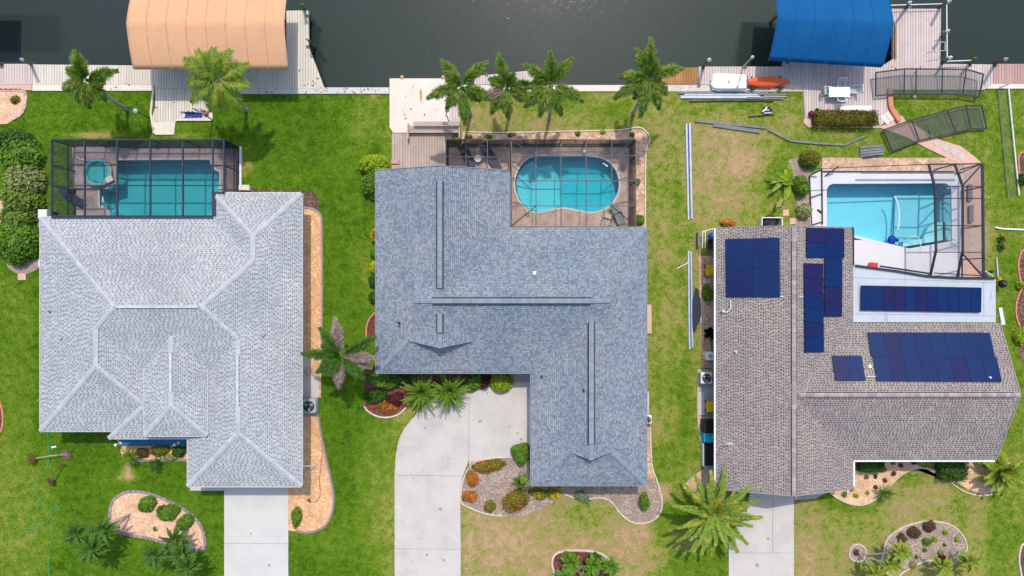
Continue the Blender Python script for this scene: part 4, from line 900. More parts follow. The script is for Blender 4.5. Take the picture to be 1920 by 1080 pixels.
def dock(label, px, m, z=.12, piles=(), horiz=False, edge=None, cat='dock', under=True, name='dock', pitch=.2):
    root = thing(name, label, cat); ex(px, z); planks(px, z, M[m], pitch, horiz=horiz).build('planks', M[m], root, 'stuff')
    P = [Vector((x, y, z - .16)) for x, y in GP(px, z)]; fr = MB()
    if under: MB().prism(GP(px, z), z - .14, z - .055).build('joist_deck', M['gapdark'], root)
    for a, b in zip(P, P[1:] + P[:1]): fr.bar(a, b, .05, .22)
    fr.build('fascia', M[edge or m], root)
    for x, y, h in piles:
        c = G(x, y, z); MB().tube([(c.x, c.y, -2.2), (c.x, c.y, h)], .14, 10).build('pile', M['pile'], root)
    return root
dock('mauve plank walkway at the far left edge of the canal', [(-900, 120), (61, 120), (61, 158), (-900, 158)], 'plank_m', piles=((-60, 122, .1), (4, 121, .5)))
dock('cream plank dock along the left seawall with a wedge reaching past the peach canopy', [(62, 121), (265, 123), (287, 125), (537, 125), (537, 20), (577, 20), (578, 88), (607, 165), (607, 165.4), (290, 165.4), (290, 158.4), (62, 158.4)], 'plank_c', piles=((289, 128, .1), (470, 128, .1), (576, 30, .12), (577, 88, .12)))
pt = dock('cream plank patio tucked between the lawn and the left dock', [(291, 165.8), (397, 165.8), (397, 224), (330, 224), (330, 228), (287, 228), (286, 218), (291, 200)], 'plank_c', .10, cat='patio', name='patio')
o = MB().prism(ex([(286, 228.4), (330, 228.4), (327, 253), (292, 253), (288, 245)]), -.04, .09).build('pavement', M['cream']); o['kind'] = 'structure'
kb = MB(); 
for a, b in (((288, 166), (283, 212)), ((283, 212), (289, 250)), ((397, 166), (397, 225)), ((397, 225), (331, 225))): MB().bar(G(*a, .07), G(*b, .07), .14, .12).build('kerb', M['cream'], pt)
dk = thing('concrete_dock', 'cream concrete dock with rust stains between lawn and canal palms', 'dock')
MB().prism(ex([(731, 148), (843, 148), (843, 232), (838, 248), (738, 250), (731, 240)]), -.9, .13).build('slab', M['cream'], dk)
for k, (x, y, l) in enumerate(((789, 165, 26), (761, 178, 6), (759, 211, 6))):
    c = G(x, y, .136); rg = random.Random(k); pts = [(c.x + rg.uniform(.6, 1.2) * (0.11 if l > 10 else .05) * math.cos(t * .524) , c.y - l * .02 + (l * .02) * math.sin(t * .524) * rg.uniform(.8, 1.1)) for t in range(12)]
    MB().prism(pts, .12, .134).build('rust_stain', M['rust'], dk)
for x in (754, 831): c = G(x, 145, .1); MB().lathe((c.x, c.y, -2), [(.13, 0), (.13, 2.2), (.02, 2.25)], 10).build('pile', M['rust'], dk)
dock('small mauve plank walkway beside the stained concrete dock', [(843.5, 180), (860, 180), (862, 236), (843.5, 236)], 'plank_m', .10)
dock('little grey plank landing behind the third canal palm', [(890, 143), (1000, 132), (1002, 158), (890, 158)], 'plank_m', .11, ((912, 140, .12), (1000, 135, .12)))
dock('brown plank deck between the blue grey roof and the bench', [(735, 250.5), (848, 250.5), (848, 262), (836, 262), (836, 322), (735, 322)], 'plank_b', .12, name='deck', cat='deck')
bn = thing('bench', 'long brown plank bench on the deck by the concrete dock', 'bench')
for nm, y0, y1, z in (('backrest', 228, 235, .85), ('seat', 236, 243, .48), ('seat', 244, 249, .46)):
    a, b = G(775 if y0 < 230 else 766, y0, z), G(862, y1, z); MB().box(((a.x + b.x) / 2, (a.y + b.y) / 2, z), (b.x - a.x, a.y - b.y, .05)).build(nm, M['plank_b'], bn)
for x in (766, 862): a, b = G(x, 233, .4), G(x, 262, .4); MB().bar(a, b, .1, .7).build('side_panel', M['plank_b'], bn)
bxs = thing('deck_box', 'small pinkish steps beside the brown plank deck', 'steps'); a = G(741, 303, .2)
for k in range(2): MB().box((a.x, a.y - k * .35, .1 + .1 * (1 - k)), (.55, .35, .2 - .06 * k)).build('step', M['plank_r'], bxs)
dock('orange wood deck section at the water edge right of the tall canal palm', [(1242, 128), (1309, 127), (1309, 158), (1242, 158)], 'plank_o', .12, edge='plank_m')
d3 = dock('wide mauve plank dock with a long pier beside the blue boat canopy', [(1311, 125), (1470, 125), (1471, 113), (1656, 121), (1660, 121), (1676, 110), (1676, 47), (1668, 44), (1668, 16.5), (1765, 16.5), (1763, 120), (1862, 121), (1862, 157), (1852, 164), (1845, 168), (1668, 168), (1666, 196), (1678, 215), (1650, 236), (1643, 212), (1640, 206), (1535, 206), (1532, 218), (1510, 219), (1507, 166), (1507, 158), (1311, 158)], 'plank_m', .12,
    ((1318, 127, .15), (1397, 126, .15), (1476, 116, .2), (1560, 118, .2), (1706, 14, .12), (1770, 60, .12), (1766, 119, .12), (1820, 122, .12)))
dock('pink brown plank dock at the far right edge', [(1863, 120), (2900, 120), (2900, 157), (1863, 157)], 'plank_r', .12, ((1866, 122, .2),))
MB().bar(G(1676, 48, .0), G(1676, 112, .0), .10, .5).build('wale', M['plank_o'], d3)
# piles standing by the docks
def post(label, bx, by, hx, hy, h, capm='white_plastic', m='pile', r=.12, cap=.14, rope=None, cat='piling', name='mooring_pile'):
    a = G(bx, by, .1); root = thing(name, label, cat, (a.x, a.y, 0)); b = G(hx, hy, h) - Vector((a.x, a.y, 0))
    MB().tube([(0, 0, -2), (0, 0, 0.1), b], [r, r, r * .9], 10).build('post', M[m], root)
    MB().lathe(b - Vector((0, 0, .05)), [(cap, 0), (cap, .05), (cap * .3, .25), (0.0, .27)], 12).build('cap', M[capm], root); return root
post('leaning piling with a grey cap at the left canal edge near the mauve walkway', 58, 120, 41, 112, 2.0, 'grey_m')
post('short piling with a green top on the corner of the left dock', 571, 18, 566, 10, 1.5, 'b_mid', cap=.15)
post('dark piling on the slanting side of the left dock', 583, 80, 576, 72, 1.6, 'white_plastic')
post('white capped piling right of the orange wood deck', 1319, 124, 1330, 112, 2.4)
post('slim grey pole with a lamp head between the two upturned boats', 1393, 125, 1411, 107, 3.2, 'white_plastic', 'grey_m', .05, .12)
post('white capped piling beside the blue canopy at the top of the pier', 1700, 14, 1706, 5, 1.8)
post('white capped piling on the outer corner of the pier', 1763, 12, 1780, 2, 2.0)
post('white capped piling halfway along the outer side of the pier', 1767, 66, 1777, 58, 1.6)
post('white capped piling at the inner corner of the pier by the ladder', 1769, 114, 1782, 108, 1.7)
post('small green piling right of the pier', 1820, 118, 1828, 110, 1.5, 'b_mid', cap=.13)
post('mossy leaning piling with a pale top near the pink brown dock', 1866, 118, 1886, 111, 2.2, 'grey_m')
post('short piling hidden under the lower edge of the blue canopy', 1476, 112, 1472, 108, 1.6, 'b_olive', cap=.12)
rl = thing('pipe_railing', 'white pipe railing round the outer corner of the pier', 'railing')
for a, b in (((1668, 10), (1775, 7)), ((1775, 7), (1776, 116)), ((1775, 115), (1826, 113))): MB().tube([G(*a, .7), G(*b, .7)], .04, 6).build('rail', M['white_plastic'], rl)
ld = thing('boat_ladder', 'aluminium boat ladder on the outer side of the pier', 'ladder')
for y in (79, 95): MB().tube([G(1751, y + 4, .9), G(1760, y, .95), G(1772, y, .9), G(1774, y, -.8)], .03, 6).build('rail', M['alu'], ld)
for k in range(4): MB().bar(G(1772, 80, .3 - .3 * k), G(1772, 94, .3 - .3 * k), .05).build('rung', M['alu'], ld)

M['canvas_p_s'] = mat('peach_seam', (0.62, 0.35, 0.20), None, 2, .9); M['canvas_b_s'] = mat('blue_seam', (0.015, 0.10, 0.25), None, 2, .8); M['canvas_d_s'] = M['canvas_d']
# ------------------------------------------------------------ boat canopies
def canopy(label, cx, cy, w2, h2, rot, he, hr, m, nseg=8, frame='alu', name='boat_canopy', flat=0.55):
    """cx.. plan px at ground scale"""
    root = thing(name, label, 'canopy', Wd(cx, cy), rot); mb = MB(); a, b = w2 / 25, h2 / 25; ny = 20; nx = 40; V = []
    for i in range(nx + 1):
        x = -a + 2 * a * i / nx
        for j in range(ny + 1):
            y = -b + 2 * b * j / ny; t = y / b
            z = he + (hr - he) * ((1 - abs(t)) * .55 + (1 - t * t) * .45) ; s = abs((i / nx * nseg) % 1 - .5) * 2
            z += .035 * s ** 6 * (1 - abs(t) * .2) - .02; V.append((x, y, z))
    n = ny + 1; mb.add(V, [(i * n + j, (i + 1) * n + j, (i + 1) * n + j + 1, i * n + j + 1) for i in range(nx) for j in range(ny)]); cv = mb.build('canvas', M[m], root, smooth=True)
    sd = cv.modifiers.new('thickness', 'SOLIDIFY'); sd.thickness = .02; sd.offset = -1
    for s in (-1, 1):
        vl = MB().quad((-a, s * b, he - .02), (a, s * b, he - .02), (a, s * (b + .01), he - .22), (-a, s * (b + .01), he - .22)); vl.build('valance', M[m], root)
    for k in range(1, nseg):
        x = -a + 2 * a * k / nseg; P = [Vector((x, b * (-1 + j / 5), he + (hr - he) * ((1 - abs(-1 + j / 5)) * .55 + (1 - (-1 + j / 5) ** 2) * .45) + .022 + .0 * j)) for j in range(11)]; sm_ = MB()
        for p, q in zip(P, P[1:]): sm_.bar(p, q, .05, .02)
        sm_.build('seam', M[m + '_s'], root)
    for k in range(nseg + 1):
        x = -a + .05 + (2 * a - .1) * k / nseg; P = []
        for j in range(9): t = -1 + j / 4; P.append((x, t * (b - .05), he + (hr - he) * ((1 - abs(t)) * .55 + (1 - t * t) * .45) - .09))
        MB().tube(P, .03, 6).build('bow', M[frame], root)
    for s in (-1, 1):
        MB().bar((-a + .1, s * (b - .1), he - .1), (a - .1, s * (b - .1), he - .1), .07).build('side_beam', M[frame], root)
        for x in ((-a + 1.2, 0, a - 1.2) if m != 'canvas_d' else (-a + 1.2, 0)): MB().tube([(x, s * (b - 1.15), -2), (x, s * (b - 1.15), he + .25)], .12, 8).build('post', M['pile'], root)
    return root
canopy('large peach fabric boat canopy over the left dock', (395 - 960) * .9414, (48 - 540) * .933, 137, 71.5, 0, 3.0, 3.85, 'canvas_p')
canopy('blue fabric boat canopy beside the pier', (1553 - 960) * .951, (43 - 540) * .94, 101.5, 66, math.radians(-3.5), 2.5, 3.6, 'canvas_b', 6)
canopy('dark canopy of the neighbouring dock beyond the left edge', -1029, -520, 100, 38, 0, 3.0, 3.6, 'canvas_d')
for bx, nm, cx, cy in ((0, 'lift_beam', 395, 60), (1, 'lift_beam', 1555, 60)):
    t = thing('boat_lift', ('boat lift beams under the peach canopy', 'boat lift beams under the blue canopy')[bx], 'boat lift')
    for dx in (-70, 70): MB().bar(G(cx + dx, cy - 60, .2), G(cx + dx, cy + 40, .2), .18, .22).build('lift_beam', M['alu'], t)
    for dy in (-30, 15): MB().bar(G(cx - 80, cy + dy, .38), G(cx + 80, cy + dy, .38), .12, .14).build('bunk', M['plank_b'], t)

# ------------------------------------------------------------ pools
def pool(label, px, deckpx, deckm, copm, plaster, water, depth, cop=.3, shallow=None, deckz=.10, name='swimming_pool', lip=.02, copz=0.02):
    root = thing(name, label, 'swimming pool'); P = GP(px); n = len(P); D = GP(deckpx); EXCL.append(D); HOLES.append(D)
    # outward offset for the coping
    area = sum(P[i - 1][0] * P[i][1] - P[i][0] * P[i - 1][1] for i in range(n)); sg = 1 if area > 0 else -1; O = []
    for i in range(n):
        a, b, c = Vector(P[i - 1]), Vector(P[i]), Vector(P[(i + 1) % n]); t = (c - a).normalized(); O.append((b.x + t.y * cop * sg, b.y - t.x * cop * sg))
    dk = MB().prism(D, -.2, deckz, holes=[O]).build('pool_deck', M[deckm]); dk['kind'] = 'structure'
    MB().prism(O, -.2, deckz + copz, holes=[P]).build('coping', M[copm], root)
    sh = MB(); fl = depth if callable(depth) else (lambda x, y: depth)
    sh.prism(P, fl, fl, mi=0)
    sh.add([(x, y, deckz) for x, y in P] + [(x, y, fl(x, y)) for x, y in P], [((i, (i + 1) % n, n + (i + 1) % n, n + i)) for i in range(n)]); sh.build('basin', M[plaster], root)
    wz = deckz - .09; Q = [(Vector(p) * 1.0) for p in P]; wmb = MB(); ct = Vector((sum(p[0] for p in P) / n, sum(p[1] for p in P) / n)); ins = [tuple(ct + (Vector(p) - ct) * .9995) for p in P]
    wmb.prism(ins, lambda x, y: fl(x, y) + .004, wz, bottom=True); wo = wmb.build('water', M[water], root)
    me = wo.data; import bmesh; bm = bmesh.new(); bm.from_mesh(me); bmesh.ops.remove_doubles(bm, verts=bm.verts, dist=1e-5); bmesh.ops.recalc_face_normals(bm, faces=bm.faces); bm.to_mesh(me); bm.free()
    return root, dk
def subdiv(px, step=12):
    out = []
    for i in range(len(px)):
        a, b = px[i], px[(i + 1) % len(px)]; n = max(1, int(math.hypot(b[0] - a[0], b[1] - a[1]) / step))
        out += [(a[0] + (b[0] - a[0]) * k / n, a[1] + (b[1] - a[1]) * k / n) for k in range(n)]
    return out
arc = lambda cx, cy, r, a0, a1, n=6, ry=None: [(cx + r * math.cos(math.radians(a0 + (a1 - a0) * i / n)), cy + (ry or r) * math.sin(math.radians(a0 + (a1 - a0) * i / n))) for i in range(n + 1)]
# left pool (in the dark screened cage)
p1 = subdiv([(214, 301), (205, 310)] + arc(186, 326, 33, -35, 62, 6) + [(189, 354), (189, 387)] + arc(189, 405, 20, -75, -5, 4) + [(209, 432), (412, 432), (412, 323), (404, 320), (397, 311), (394, 300)], 16)
pr1, pd1 = pool('teal rectangular pool with notched corners inside the dark screened cage', p1, [(143, 276), (452, 276), (452, 405), (435, 445), (143, 445)], 'paverd', 'conc', 'plaster_teal', 'water_teal', -1.45, .17)
for k, r in enumerate((1.25, .95, .65)):
    c = G(402, 414); MB().lathe((c.x, c.y, -1.4), [(r, 0), (r, .25 + .3 * k), (0, .25 + .3 * k)], 28).build('step', M['plaster_teal'], pr1)
sp = thing('spa', 'round raised teal spa beside the left pool', 'hot tub', G(188, 324)); 
MB().lathe((0, 0, -.6), [(1.10, 0), (1.10, 1.0), (1.02, 1.03), (.80, 1.03), (.80, .86), (.74, .80), (.70, .74), (.0, .74)], 36).build('shell', M['spa'], sp)
MB().lathe((0, 0, .29), [(1.12, 0), (1.12, .16), (1.0, .18), (.98, .10)], 36, cap=False).build('rim', M['paverd'], sp)
w1 = MB().lathe((0, 0, .145), [(.695, 0), (.735, .06), (.79, .12), (.79, .18)], 36); w1.f.append(tuple(range(35, -1, -1))); w1.m.append(0); w1.build('water', M['water_turq'], sp)
MB().box((.95, -.55, .46), (.5, .42, .06), .5).build('spillway', M['cream'], sp)
# raised ledge round the spa
_c = G(188, 324); MB().prism(GP([(139, 276), (222, 276), (222, 345), (190, 354), (139, 354)]), .1, .22, holes=[[(_c.x + 1.08 * math.cos(t * .2618), _c.y + 1.08 * math.sin(t * .2618)) for t in range(24)]]).build('spa_terrace', M['paverd']); bpy.data.objects['spa_terrace']['kind'] = 'structure'
# middle pool
k2 = smooth_poly([(1003, 294.5), (1058, 294), (1112, 294.5), (1138, 303), (1154, 320), (1160, 345), (1155, 368), (1141, 386), (1122, 395), (1104, 397.5), (1080, 393), (1056, 389), (1034, 392), (1012, 396.5), (996, 395), (979, 382), (969, 362), (966, 342), (972, 320), (985, 303)], 3)
dep2 = lambda x, y: -1.5 if x > 3.6 else (-.75 - .75 * max(0, (x - 2.6)) / 1.0 if x > 2.6 else -.75)
pr2, pd2 = pool('turquoise kidney shaped pool inside the pale framed cage', k2, [(841, 273), (1181, 273), (1181, 446), (950, 446), (950, 335), (841, 335)], 'paver', 'conc', 'plaster_teal', 'water_turq', -1.15, .13)
MB().prism(GP([(970, 322), (985, 306), (1000, 300), (1010, 312), (1035, 306), (1046, 325), (1050, 345), (1051, 385), (1034, 391), (1012, 394), (996, 392), (980, 380), (971, 362), (968, 342)]), -1.14, -.62).build('shallow_bench', M['plaster_teal'], pr2)
# right pool
k3 = subdiv(arc(1562, 358, 13, 180, 270, 5) + arc(1768, 358, 14, 270, 360, 5) + [(1783, 452), (1703, 466), (1640, 451), (1596, 440), (1596, 445), (1549, 445)], 18)
pr3, pd3 = pool('pale blue angular pool on the white deck beside the solar panelled roof', k3, [(1518, 330), (1541, 320), (1805, 320), (1805, 520), (1750, 545), (1604, 545), (1586, 445), (1518, 445)], 'pool_white', 'pool_white', 'plaster_pool', 'water_cyan', -1.5, .2, copz=.006)
fs = MB(); fs.prism(GP([(1695, 360), (1774, 362), (1776, 448), (1703, 458), (1695, 455)]), -1.49, -1.3); fs.prism(GP([(1745, 440), (1752, 425), (1766, 416), (1780, 414), (1780, 449), (1740, 455)]), -1.29, -.8); fs.build('shallow_end', M['plaster_pool'], pr3)
tl = MB().prism(GP([(1703, 462), (1703, 452), (1778, 441), (1779, 449)]), -1.28, -.7); tl.build('bench', M['plaster_pool'], pr3)
MB().lathe(G(1759, 473, .1) * 1.0, [(.04, 0), (.04, .2)], 6)
def hose(label, pts, m, r, cat='hose', name='hose', z=None):
    o = MB().tube(smooth_poly([tuple(G(x, y, zz)) for x, y, zz in pts], 6, False), r, 6).build(name, M[m]); return tag(o, label, cat)
hose('white pool cleaner hose floating in the pale blue pool', [(1676, 368, .02), (1681, 375, .03), (1685, 390, .03), (1686, 410, .03), (1684, 430, .03)], 'white_plastic', .045)
hose('thin white hose curling from pool cleaner over the pool edge', [(1692, 451, -.6), (1704, 446, -.1), (1716, 443, .04), (1724, 448, .12), (1726, 460, .14), (1726, 474, .13)], 'white_plastic', .03)
cl = thing('pool_cleaner', 'dark blue robot cleaner on the floor of the pale blue pool', 'pool cleaner', G(1685, 448, 0)); MB().lathe((0, 0, -1.02), [(.28, 0), (.34, .1), (.26, .3), (.1, .38), (0, .38)], 14).build('body', M['blueball'], cl); MB().box((.32, -.05, -.9), (.3, .22, .15), .1).build('brush', M['black'], cl)
lad = MB()
for dx in (-4, 4): lad.tube([G(1786, 452 + dx, .1), G(1790, 455 + dx, .6), G(1796, 456 + dx, .6), G(1800, 458 + dx, .1)], .025, 6)
tag(lad.build('handrail', M['alu']), 'bent metal handrail at the right corner of the pale blue pool', 'handrail')
lad = MB()
for dx in (0, 5): lad.tube([G(984 + dx, 384, .1), G(986 + dx, 386, .7), G(990 + dx, 398, .7), G(984 + dx, 402, .1)], .025, 6)
tag(lad.build('handrail', M['alu']), 'metal handrail at the shallow end of the kidney pool', 'handrail')
th = MB().box(G(1135, 309, .05), (.42, .09, .04), -.6); tag(th.build('thermometer', M['white_plastic']), 'white floating stick in the kidney pool', 'float')
th = MB().box(G(193, 374, .05), (.09, .42, .04), .1); tag(th.build('thermometer', M['white_plastic']), 'white floating stick in the left pool', 'float')

# ------------------------------------------------------------ screened pool cages
def cage(label, beams, panels, mat_f, mat_s, posts=(), h=2.6, wb=.08, hb=.12):
    root = thing('pool_cage', label, 'pool enclosure')
    for b in beams:
        pts, w_ = (b[0], b[1]); 
        for p, q in zip(pts, pts[1:]): MB().bar(p, q, w_, hb).build('beam', M[b[2] if len(b) > 2 else mat_f], root)
    for x, y, hz in posts:
        c = G(x, y, hz); MB().bar((c.x, c.y, .1), (c.x, c.y, hz), wb, wb).build('post', M[mat_f], root)
    for p in panels:
        pp = p[0] if isinstance(p[0], (list,)) else p; mm = p[1] if isinstance(p[0], (list,)) else mat_s
        MB().add(pp, [tuple(range(len(pp)))]).build('screen_panel', M[mm], root)
    return root
def gp(x, y, z): return G(x, y, z)
hc = 2.76; down = lambda p, z=.12: Vector((p.x, p.y, z))
xs = [97, 159, 220, 282, 343, 399, 420]; yt, yb = 262, 405
B = []; Pn = []; ys = [262, 310, 348, 405]
for i, x in enumerate(xs):
    e = 405 if x < 405 else 364; B.append(([gp(x, yt, hc), gp(x, e, hc)], .10))
B += [([gp(97, y, hc), gp(399 if y > 360 else 420, y, hc)], .09) for y in (262, 405)] + [([gp(97, y, hc - .03), gp(420, y, hc - .03)], .06) for y in (310, 348)] + [([gp(399, 361, hc), gp(420, 361, hc)], .12), ([gp(403, 361, hc - .01), gp(403, 405, hc - .01)], .22), ([gp(97, 407, hc - .02), gp(400, 407, hc - .02)], .22)]
for x0, x1 in zip(xs, xs[1:]):
    for y0, y1 in zip(ys, ys[1:]):
        if x0 >= 399 and y0 >= 348: continue
        Pn.append([gp(x0, y0, hc + .05), gp(x1, y0, hc + .05), gp(x1, y1, hc + .05), gp(x0, y1, hc + .05)])
    a, b = gp(x0, yt, hc), gp(x1, yt, hc); Pn.append([[a, b, down(b), down(a)], 'screen_w'])
for y0, y1 in zip(ys, ys[1:]):
    a, b = gp(97, y0, hc), gp(97, y1, hc); Pn.append([[a, b, down(b), down(a)], 'screen'])
for y0, y1 in ((262, 310), (310, 362)):
    a, b = gp(420, y0, hc), gp(420, y1, hc); Pn.append([[a, b, down(b), down(a)], 'screen_w'])
low = [(gp(97, 262, hc), gp(420, 262, hc)), (gp(97, 262, hc), gp(97, 405, hc)), (gp(420, 262, hc), gp(420, 362, hc))]
for a, b in low: B.append(([down(a, .14), down(b, .14)], .06)); B.append(([down(a, 1.0), down(b, 1.0)], .05))
cage('dark navy screened cage over the left teal pool', B, Pn, 'navy', 'screen', [(x, 262, hc) for x in xs] + [(97, 310, hc), (97, 348, hc), (97, 404, hc), (420, 310, hc), (420, 362, hc)])
bpy.data.objects['pool_deck'].data.name = 'pool_deck'
MB().bar(G(451, 275, .06), G(451, 352, .06), .16, .12).build('kerb', M['white'], pd1)
# middle cage
hc = 2.4; hm = 2.95; B = []; Pn = []
xs = [958, 1005, 1052, 1099, 1147, 1192]; Xi = {0: 958, 5: 1192}
def zr(x, y):  # mansard: flat centre, sloped margins
    return hc + (hm - hc) * min(1, max(0, min((x - 958) / 47, (1192 - x) / 45, (y - 262) / 30, (425 - y) / 38)))
ys = [262, 292, 339, 386, 425]
for x in xs: B.append(([gp(x, y, zr(x, y)) for y in ys], .055, 'bronze_l'))
for y in ys: B.append(([gp(x, y, zr(x, y)) for x in xs], .055, 'bronze_l'))
B[0] = (B[0][0], .16, 'bronze_l')
for a, b in (((958, 262), (1005, 292)), ((1192, 262), (1147, 292)), ((958, 425), (1005, 386)), ((1192, 425), (1147, 386))): B.append(([gp(*a, zr(*a)), gp(*b, zr(*b))], .06))
for i in range(5):
    for j in range(4): Pn.append([[gp(x, y, zr(x, y) + .03) for x, y in ((xs[i], ys[j]), (xs[i + 1], ys[j]), (xs[i + 1], ys[j + 1]), (xs[i], ys[j + 1]))], 'screen_l'])
x2 = [836, 874, 914, 957]
for x in x2: B.append(([gp(x, 262, hc), gp(x, 330, hc)], .055, 'bronze_l'))
for y in (262, 294): B.append(([gp(836, y, hc), gp(957, y, hc)], .055, 'bronze_l'))
B += [([gp(836, 262, hc), gp(850, 273, hc)], .04), ([gp(957, 262, hc), gp(943, 275, hc)], .04), ([gp(914, 294, hc), gp(932, 312, hc)], .05)]
for a, b in zip(x2, x2[1:]):
    for y0, y1 in ((262, 294), (294, 330)): Pn.append([[gp(a, y0, hc + .03), gp(b, y0, hc + .03), gp(b, y1, hc + .03), gp(a, y1, hc + .03)], 'screen_l'])
for a, b in zip(x2 + xs[1:], (x2 + xs[1:])[1:]): p, q = gp(a, 262, hc), gp(b, 262, hc); Pn.append([[p, q, down(q), down(p)], 'screen_w'])
for y0, y1 in zip(ys, ys[1:]): p, q = gp(1192, y0, hc), gp(1192, y1, hc); Pn.append([[p, q, down(q), down(p)], 'screen_w'])
p, q = gp(836, 262, hc), gp(836, 330, hc); Pn.append([[p, q, down(q), down(p)], 'screen_w'])
for a, b in ((gp(836, 262, hc), gp(1192, 262, hc)), (gp(1192, 262, hc), gp(1192, 425, hc))): B.append(([down(a, .14), down(b, .14)], .05)); B.append(([down(a, .9), down(b, .9)], .04))
cage('pale framed screened cage over the kidney pool and its small side porch', B, Pn, 'bronze', 'screen', [(x, 262, hc) for x in x2 + xs[1:]] + [(1192, y, hc) for y in ys[1:]] + [(836, 300, hc)], wb=.06, hb=.06)
# right cage, mostly dismantled
hc = 2.5; hm = 3.4; B = []; Pn = []
B += [([gp(1741, 308, hc), gp(1753, 350, hm), gp(1755, 470, hm), gp(1744, 518, hc)], .13), ([gp(1790, 308, hc), gp(1805, 348, hm), gp(1805, 470, hm), gp(1795, 520, hc)], .13),
      ([gp(1518, 317, hc), gp(1741, 308, hc)], .035), ([gp(1741, 308, hc), gp(1842, 307, hc)], .07), ([gp(1842, 307, hc), gp(1844, 521, hc)], .16),
      ([gp(1842, 307, hc), gp(1805, 348, hm)], .06), ([gp(1844, 520, hc), gp(1805, 476, hm)], .06), ([gp(1790, 328, 2.6), gp(1842, 307, hc)], .06)]
for y in (350, 372, 423, 473): B.append(([gp(1753, y, hm), gp(1805, y, hm), gp(1843, y, hc)], .05))
B += [([gp(1604, 498, 2.75), gp(1680, 508, 2.75), gp(1740, 518, 2.75), gp(1795, 521, 2.75), gp(1866, 522, 2.75)], .14), ([gp(1650, 499, 2.6), gp(1743, 513, 2.6)], .12), ([gp(1598, 425, 2.7), gp(1600, 498, 2.7)], .10), ([gp(1752, 512, 2.6), gp(1844, 517, 2.6)], .07), ([gp(1804, 487, 2.5), gp(1844, 484, 2.5)], .08), ([gp(1804, 484, 2.5), gp(1804, 521, 2.5)], .05)]
B += [([gp(1541, 321, .2), gp(1790, 321, .2)], .05), ([gp(1615, 324, .9), gp(1805, 324, .9)], .10, 'bronze_l'), ([gp(1541, 318, .2), gp(1542, 421, .2)], .05), ([gp(1518, 329, .2), gp(1541, 318, .9)], .08), ([gp(1548, 329, .2), gp(1572, 312, .9)], .07), ([gp(1521, 370, .16), gp(1541, 363, .16)], .06), ([gp(1524, 421, .16), gp(1541, 416, .16)], .06), ([gp(1533, 393, .16), gp(1541, 399, .16)], .09),
      ([gp(1518, 330, .16), gp(1522, 425, .16)], .04)]
for y0, y1 in ((350, 372), (372, 423), (423, 473)):
    Pn.append([gp(1753, y0, hm + .04), gp(1805, y0, hm + .04), gp(1805, y1, hm + .04), gp(1753, y1, hm + .04)]); Pn.append([gp(1805, y0, hm + .04), gp(1843, y0, hc + .04), gp(1843, y1, hc + .04), gp(1805, y1, hm + .04)])
Pn += [[gp(1741, 308, hc), gp(1790, 308, hc), gp(1805, 348, hm), gp(1753, 350, hm)], [gp(1805, 348, hm), gp(1790, 308, hc), gp(1842, 307, hc)], [gp(1805, 348, hm), gp(1842, 307, hc), gp(1843, 350, hc)], [gp(1805, 473, hm), gp(1843, 473, hc), gp(1844, 520, hc)]]
for y0, y1 in ((307, 350), (350, 423), (423, 521)): a, b = gp(1843, y0, hc), gp(1843, y1, hc); Pn.append([a, b, down(b), down(a)])
Pn = [[p, 'screen_g2'] for p in Pn]
M['screen_g2'] = screen_mat('grey_cage_screen', .20, (.09, .10, .11))
cage('half dismantled screened cage at the right end of the pale blue pool', B, Pn, 'bronze', 'screen_g2', [(1790, 308, hc), (1842, 307, hc), (1844, 350, hc), (1844, 423, hc), (1844, 520, hc), (1744, 516, hc), (1795, 520, hc)], wb=.08)
# loose wall frames lying about
def wall_frame(label, outer, bars, scr, m='bronze', wb=.09, group=None):
    root = thing('screen_wall_section', label, 'screen panel')
    P = [G(*p) for p in outer]; n = len(P)
    for a, b in zip(P, P[1:] + P[:1]): MB().bar(a, b, wb, .05).build('frame_bar', M[m], root)
    for a, b in bars: MB().bar(G(*a), G(*b), wb * .8, .05).build('frame_bar', M[m], root)
    for q in scr: MB().add([G(*p) for p in q], [tuple(range(len(q)))]).build('screen_panel', M['screen_g'], root)
wall_frame('long screen wall section lying across the plank dock edge and the lawn', [(1642, 136, .75), (1697, 129, .75), (1812, 130, .75), (1844, 139, .75), (1836, 183, .45), (1805, 177, .45), (1680, 176, .45), (1642, 180, .45)],
    [((1696, 129, .75), (1695, 176, .45)), ((1718, 129, .75), (1717, 176, .45)), ((1767, 130, .75), (1766, 177, .45)), ((1812, 130, .75), (1805, 177, .45))],
    [[(1642, 136, .75), (1697, 129, .75), (1695, 177, .45), (1642, 180, .45)], [(1697, 129, .75), (1718, 129, .75), (1717, 176, .45), (1695, 177, .45)], [(1718, 129, .75), (1767, 130, .75), (1766, 177, .45), (1717, 176, .45)], [(1767, 130, .75), (1812, 130, .75), (1805, 177, .45), (1766, 177, .45)], [(1812, 130, .75), (1844, 139, .75), (1836, 183, .45), (1805, 177, .45)]])
wall_frame('slanting screen wall section lying over the stepping stone path', [(1656, 244, .35), (1706, 226, .35), (1810, 198, .35), (1841, 198, .35), (1850, 241, .25), (1820, 242, .25), (1722, 264, .25), (1673, 284, .25)],
    [((1709, 225, .35), (1724, 264, .25)), ((1776, 207, .35), (1792, 248, .25)), ((1811, 198, .35), (1820, 242, .25)), ((1740, 243, .3), (1745, 259, .25))],
    [[(1656, 244, .35), (1709, 225, .35), (1724, 264, .25), (1673, 284, .25)], [(1709, 225, .35), (1776, 207, .35), (1792, 248, .25), (1724, 264, .25)], [(1776, 207, .35), (1811, 198, .35), (1820, 242, .25), (1792, 248, .25)], [(1811, 198, .35), (1841, 198, .35), (1850, 241, .25), (1820, 242, .25)]])
nf = thing('mesh_fence', 'low green mesh strip lying on the grass along the right boundary', 'fence')
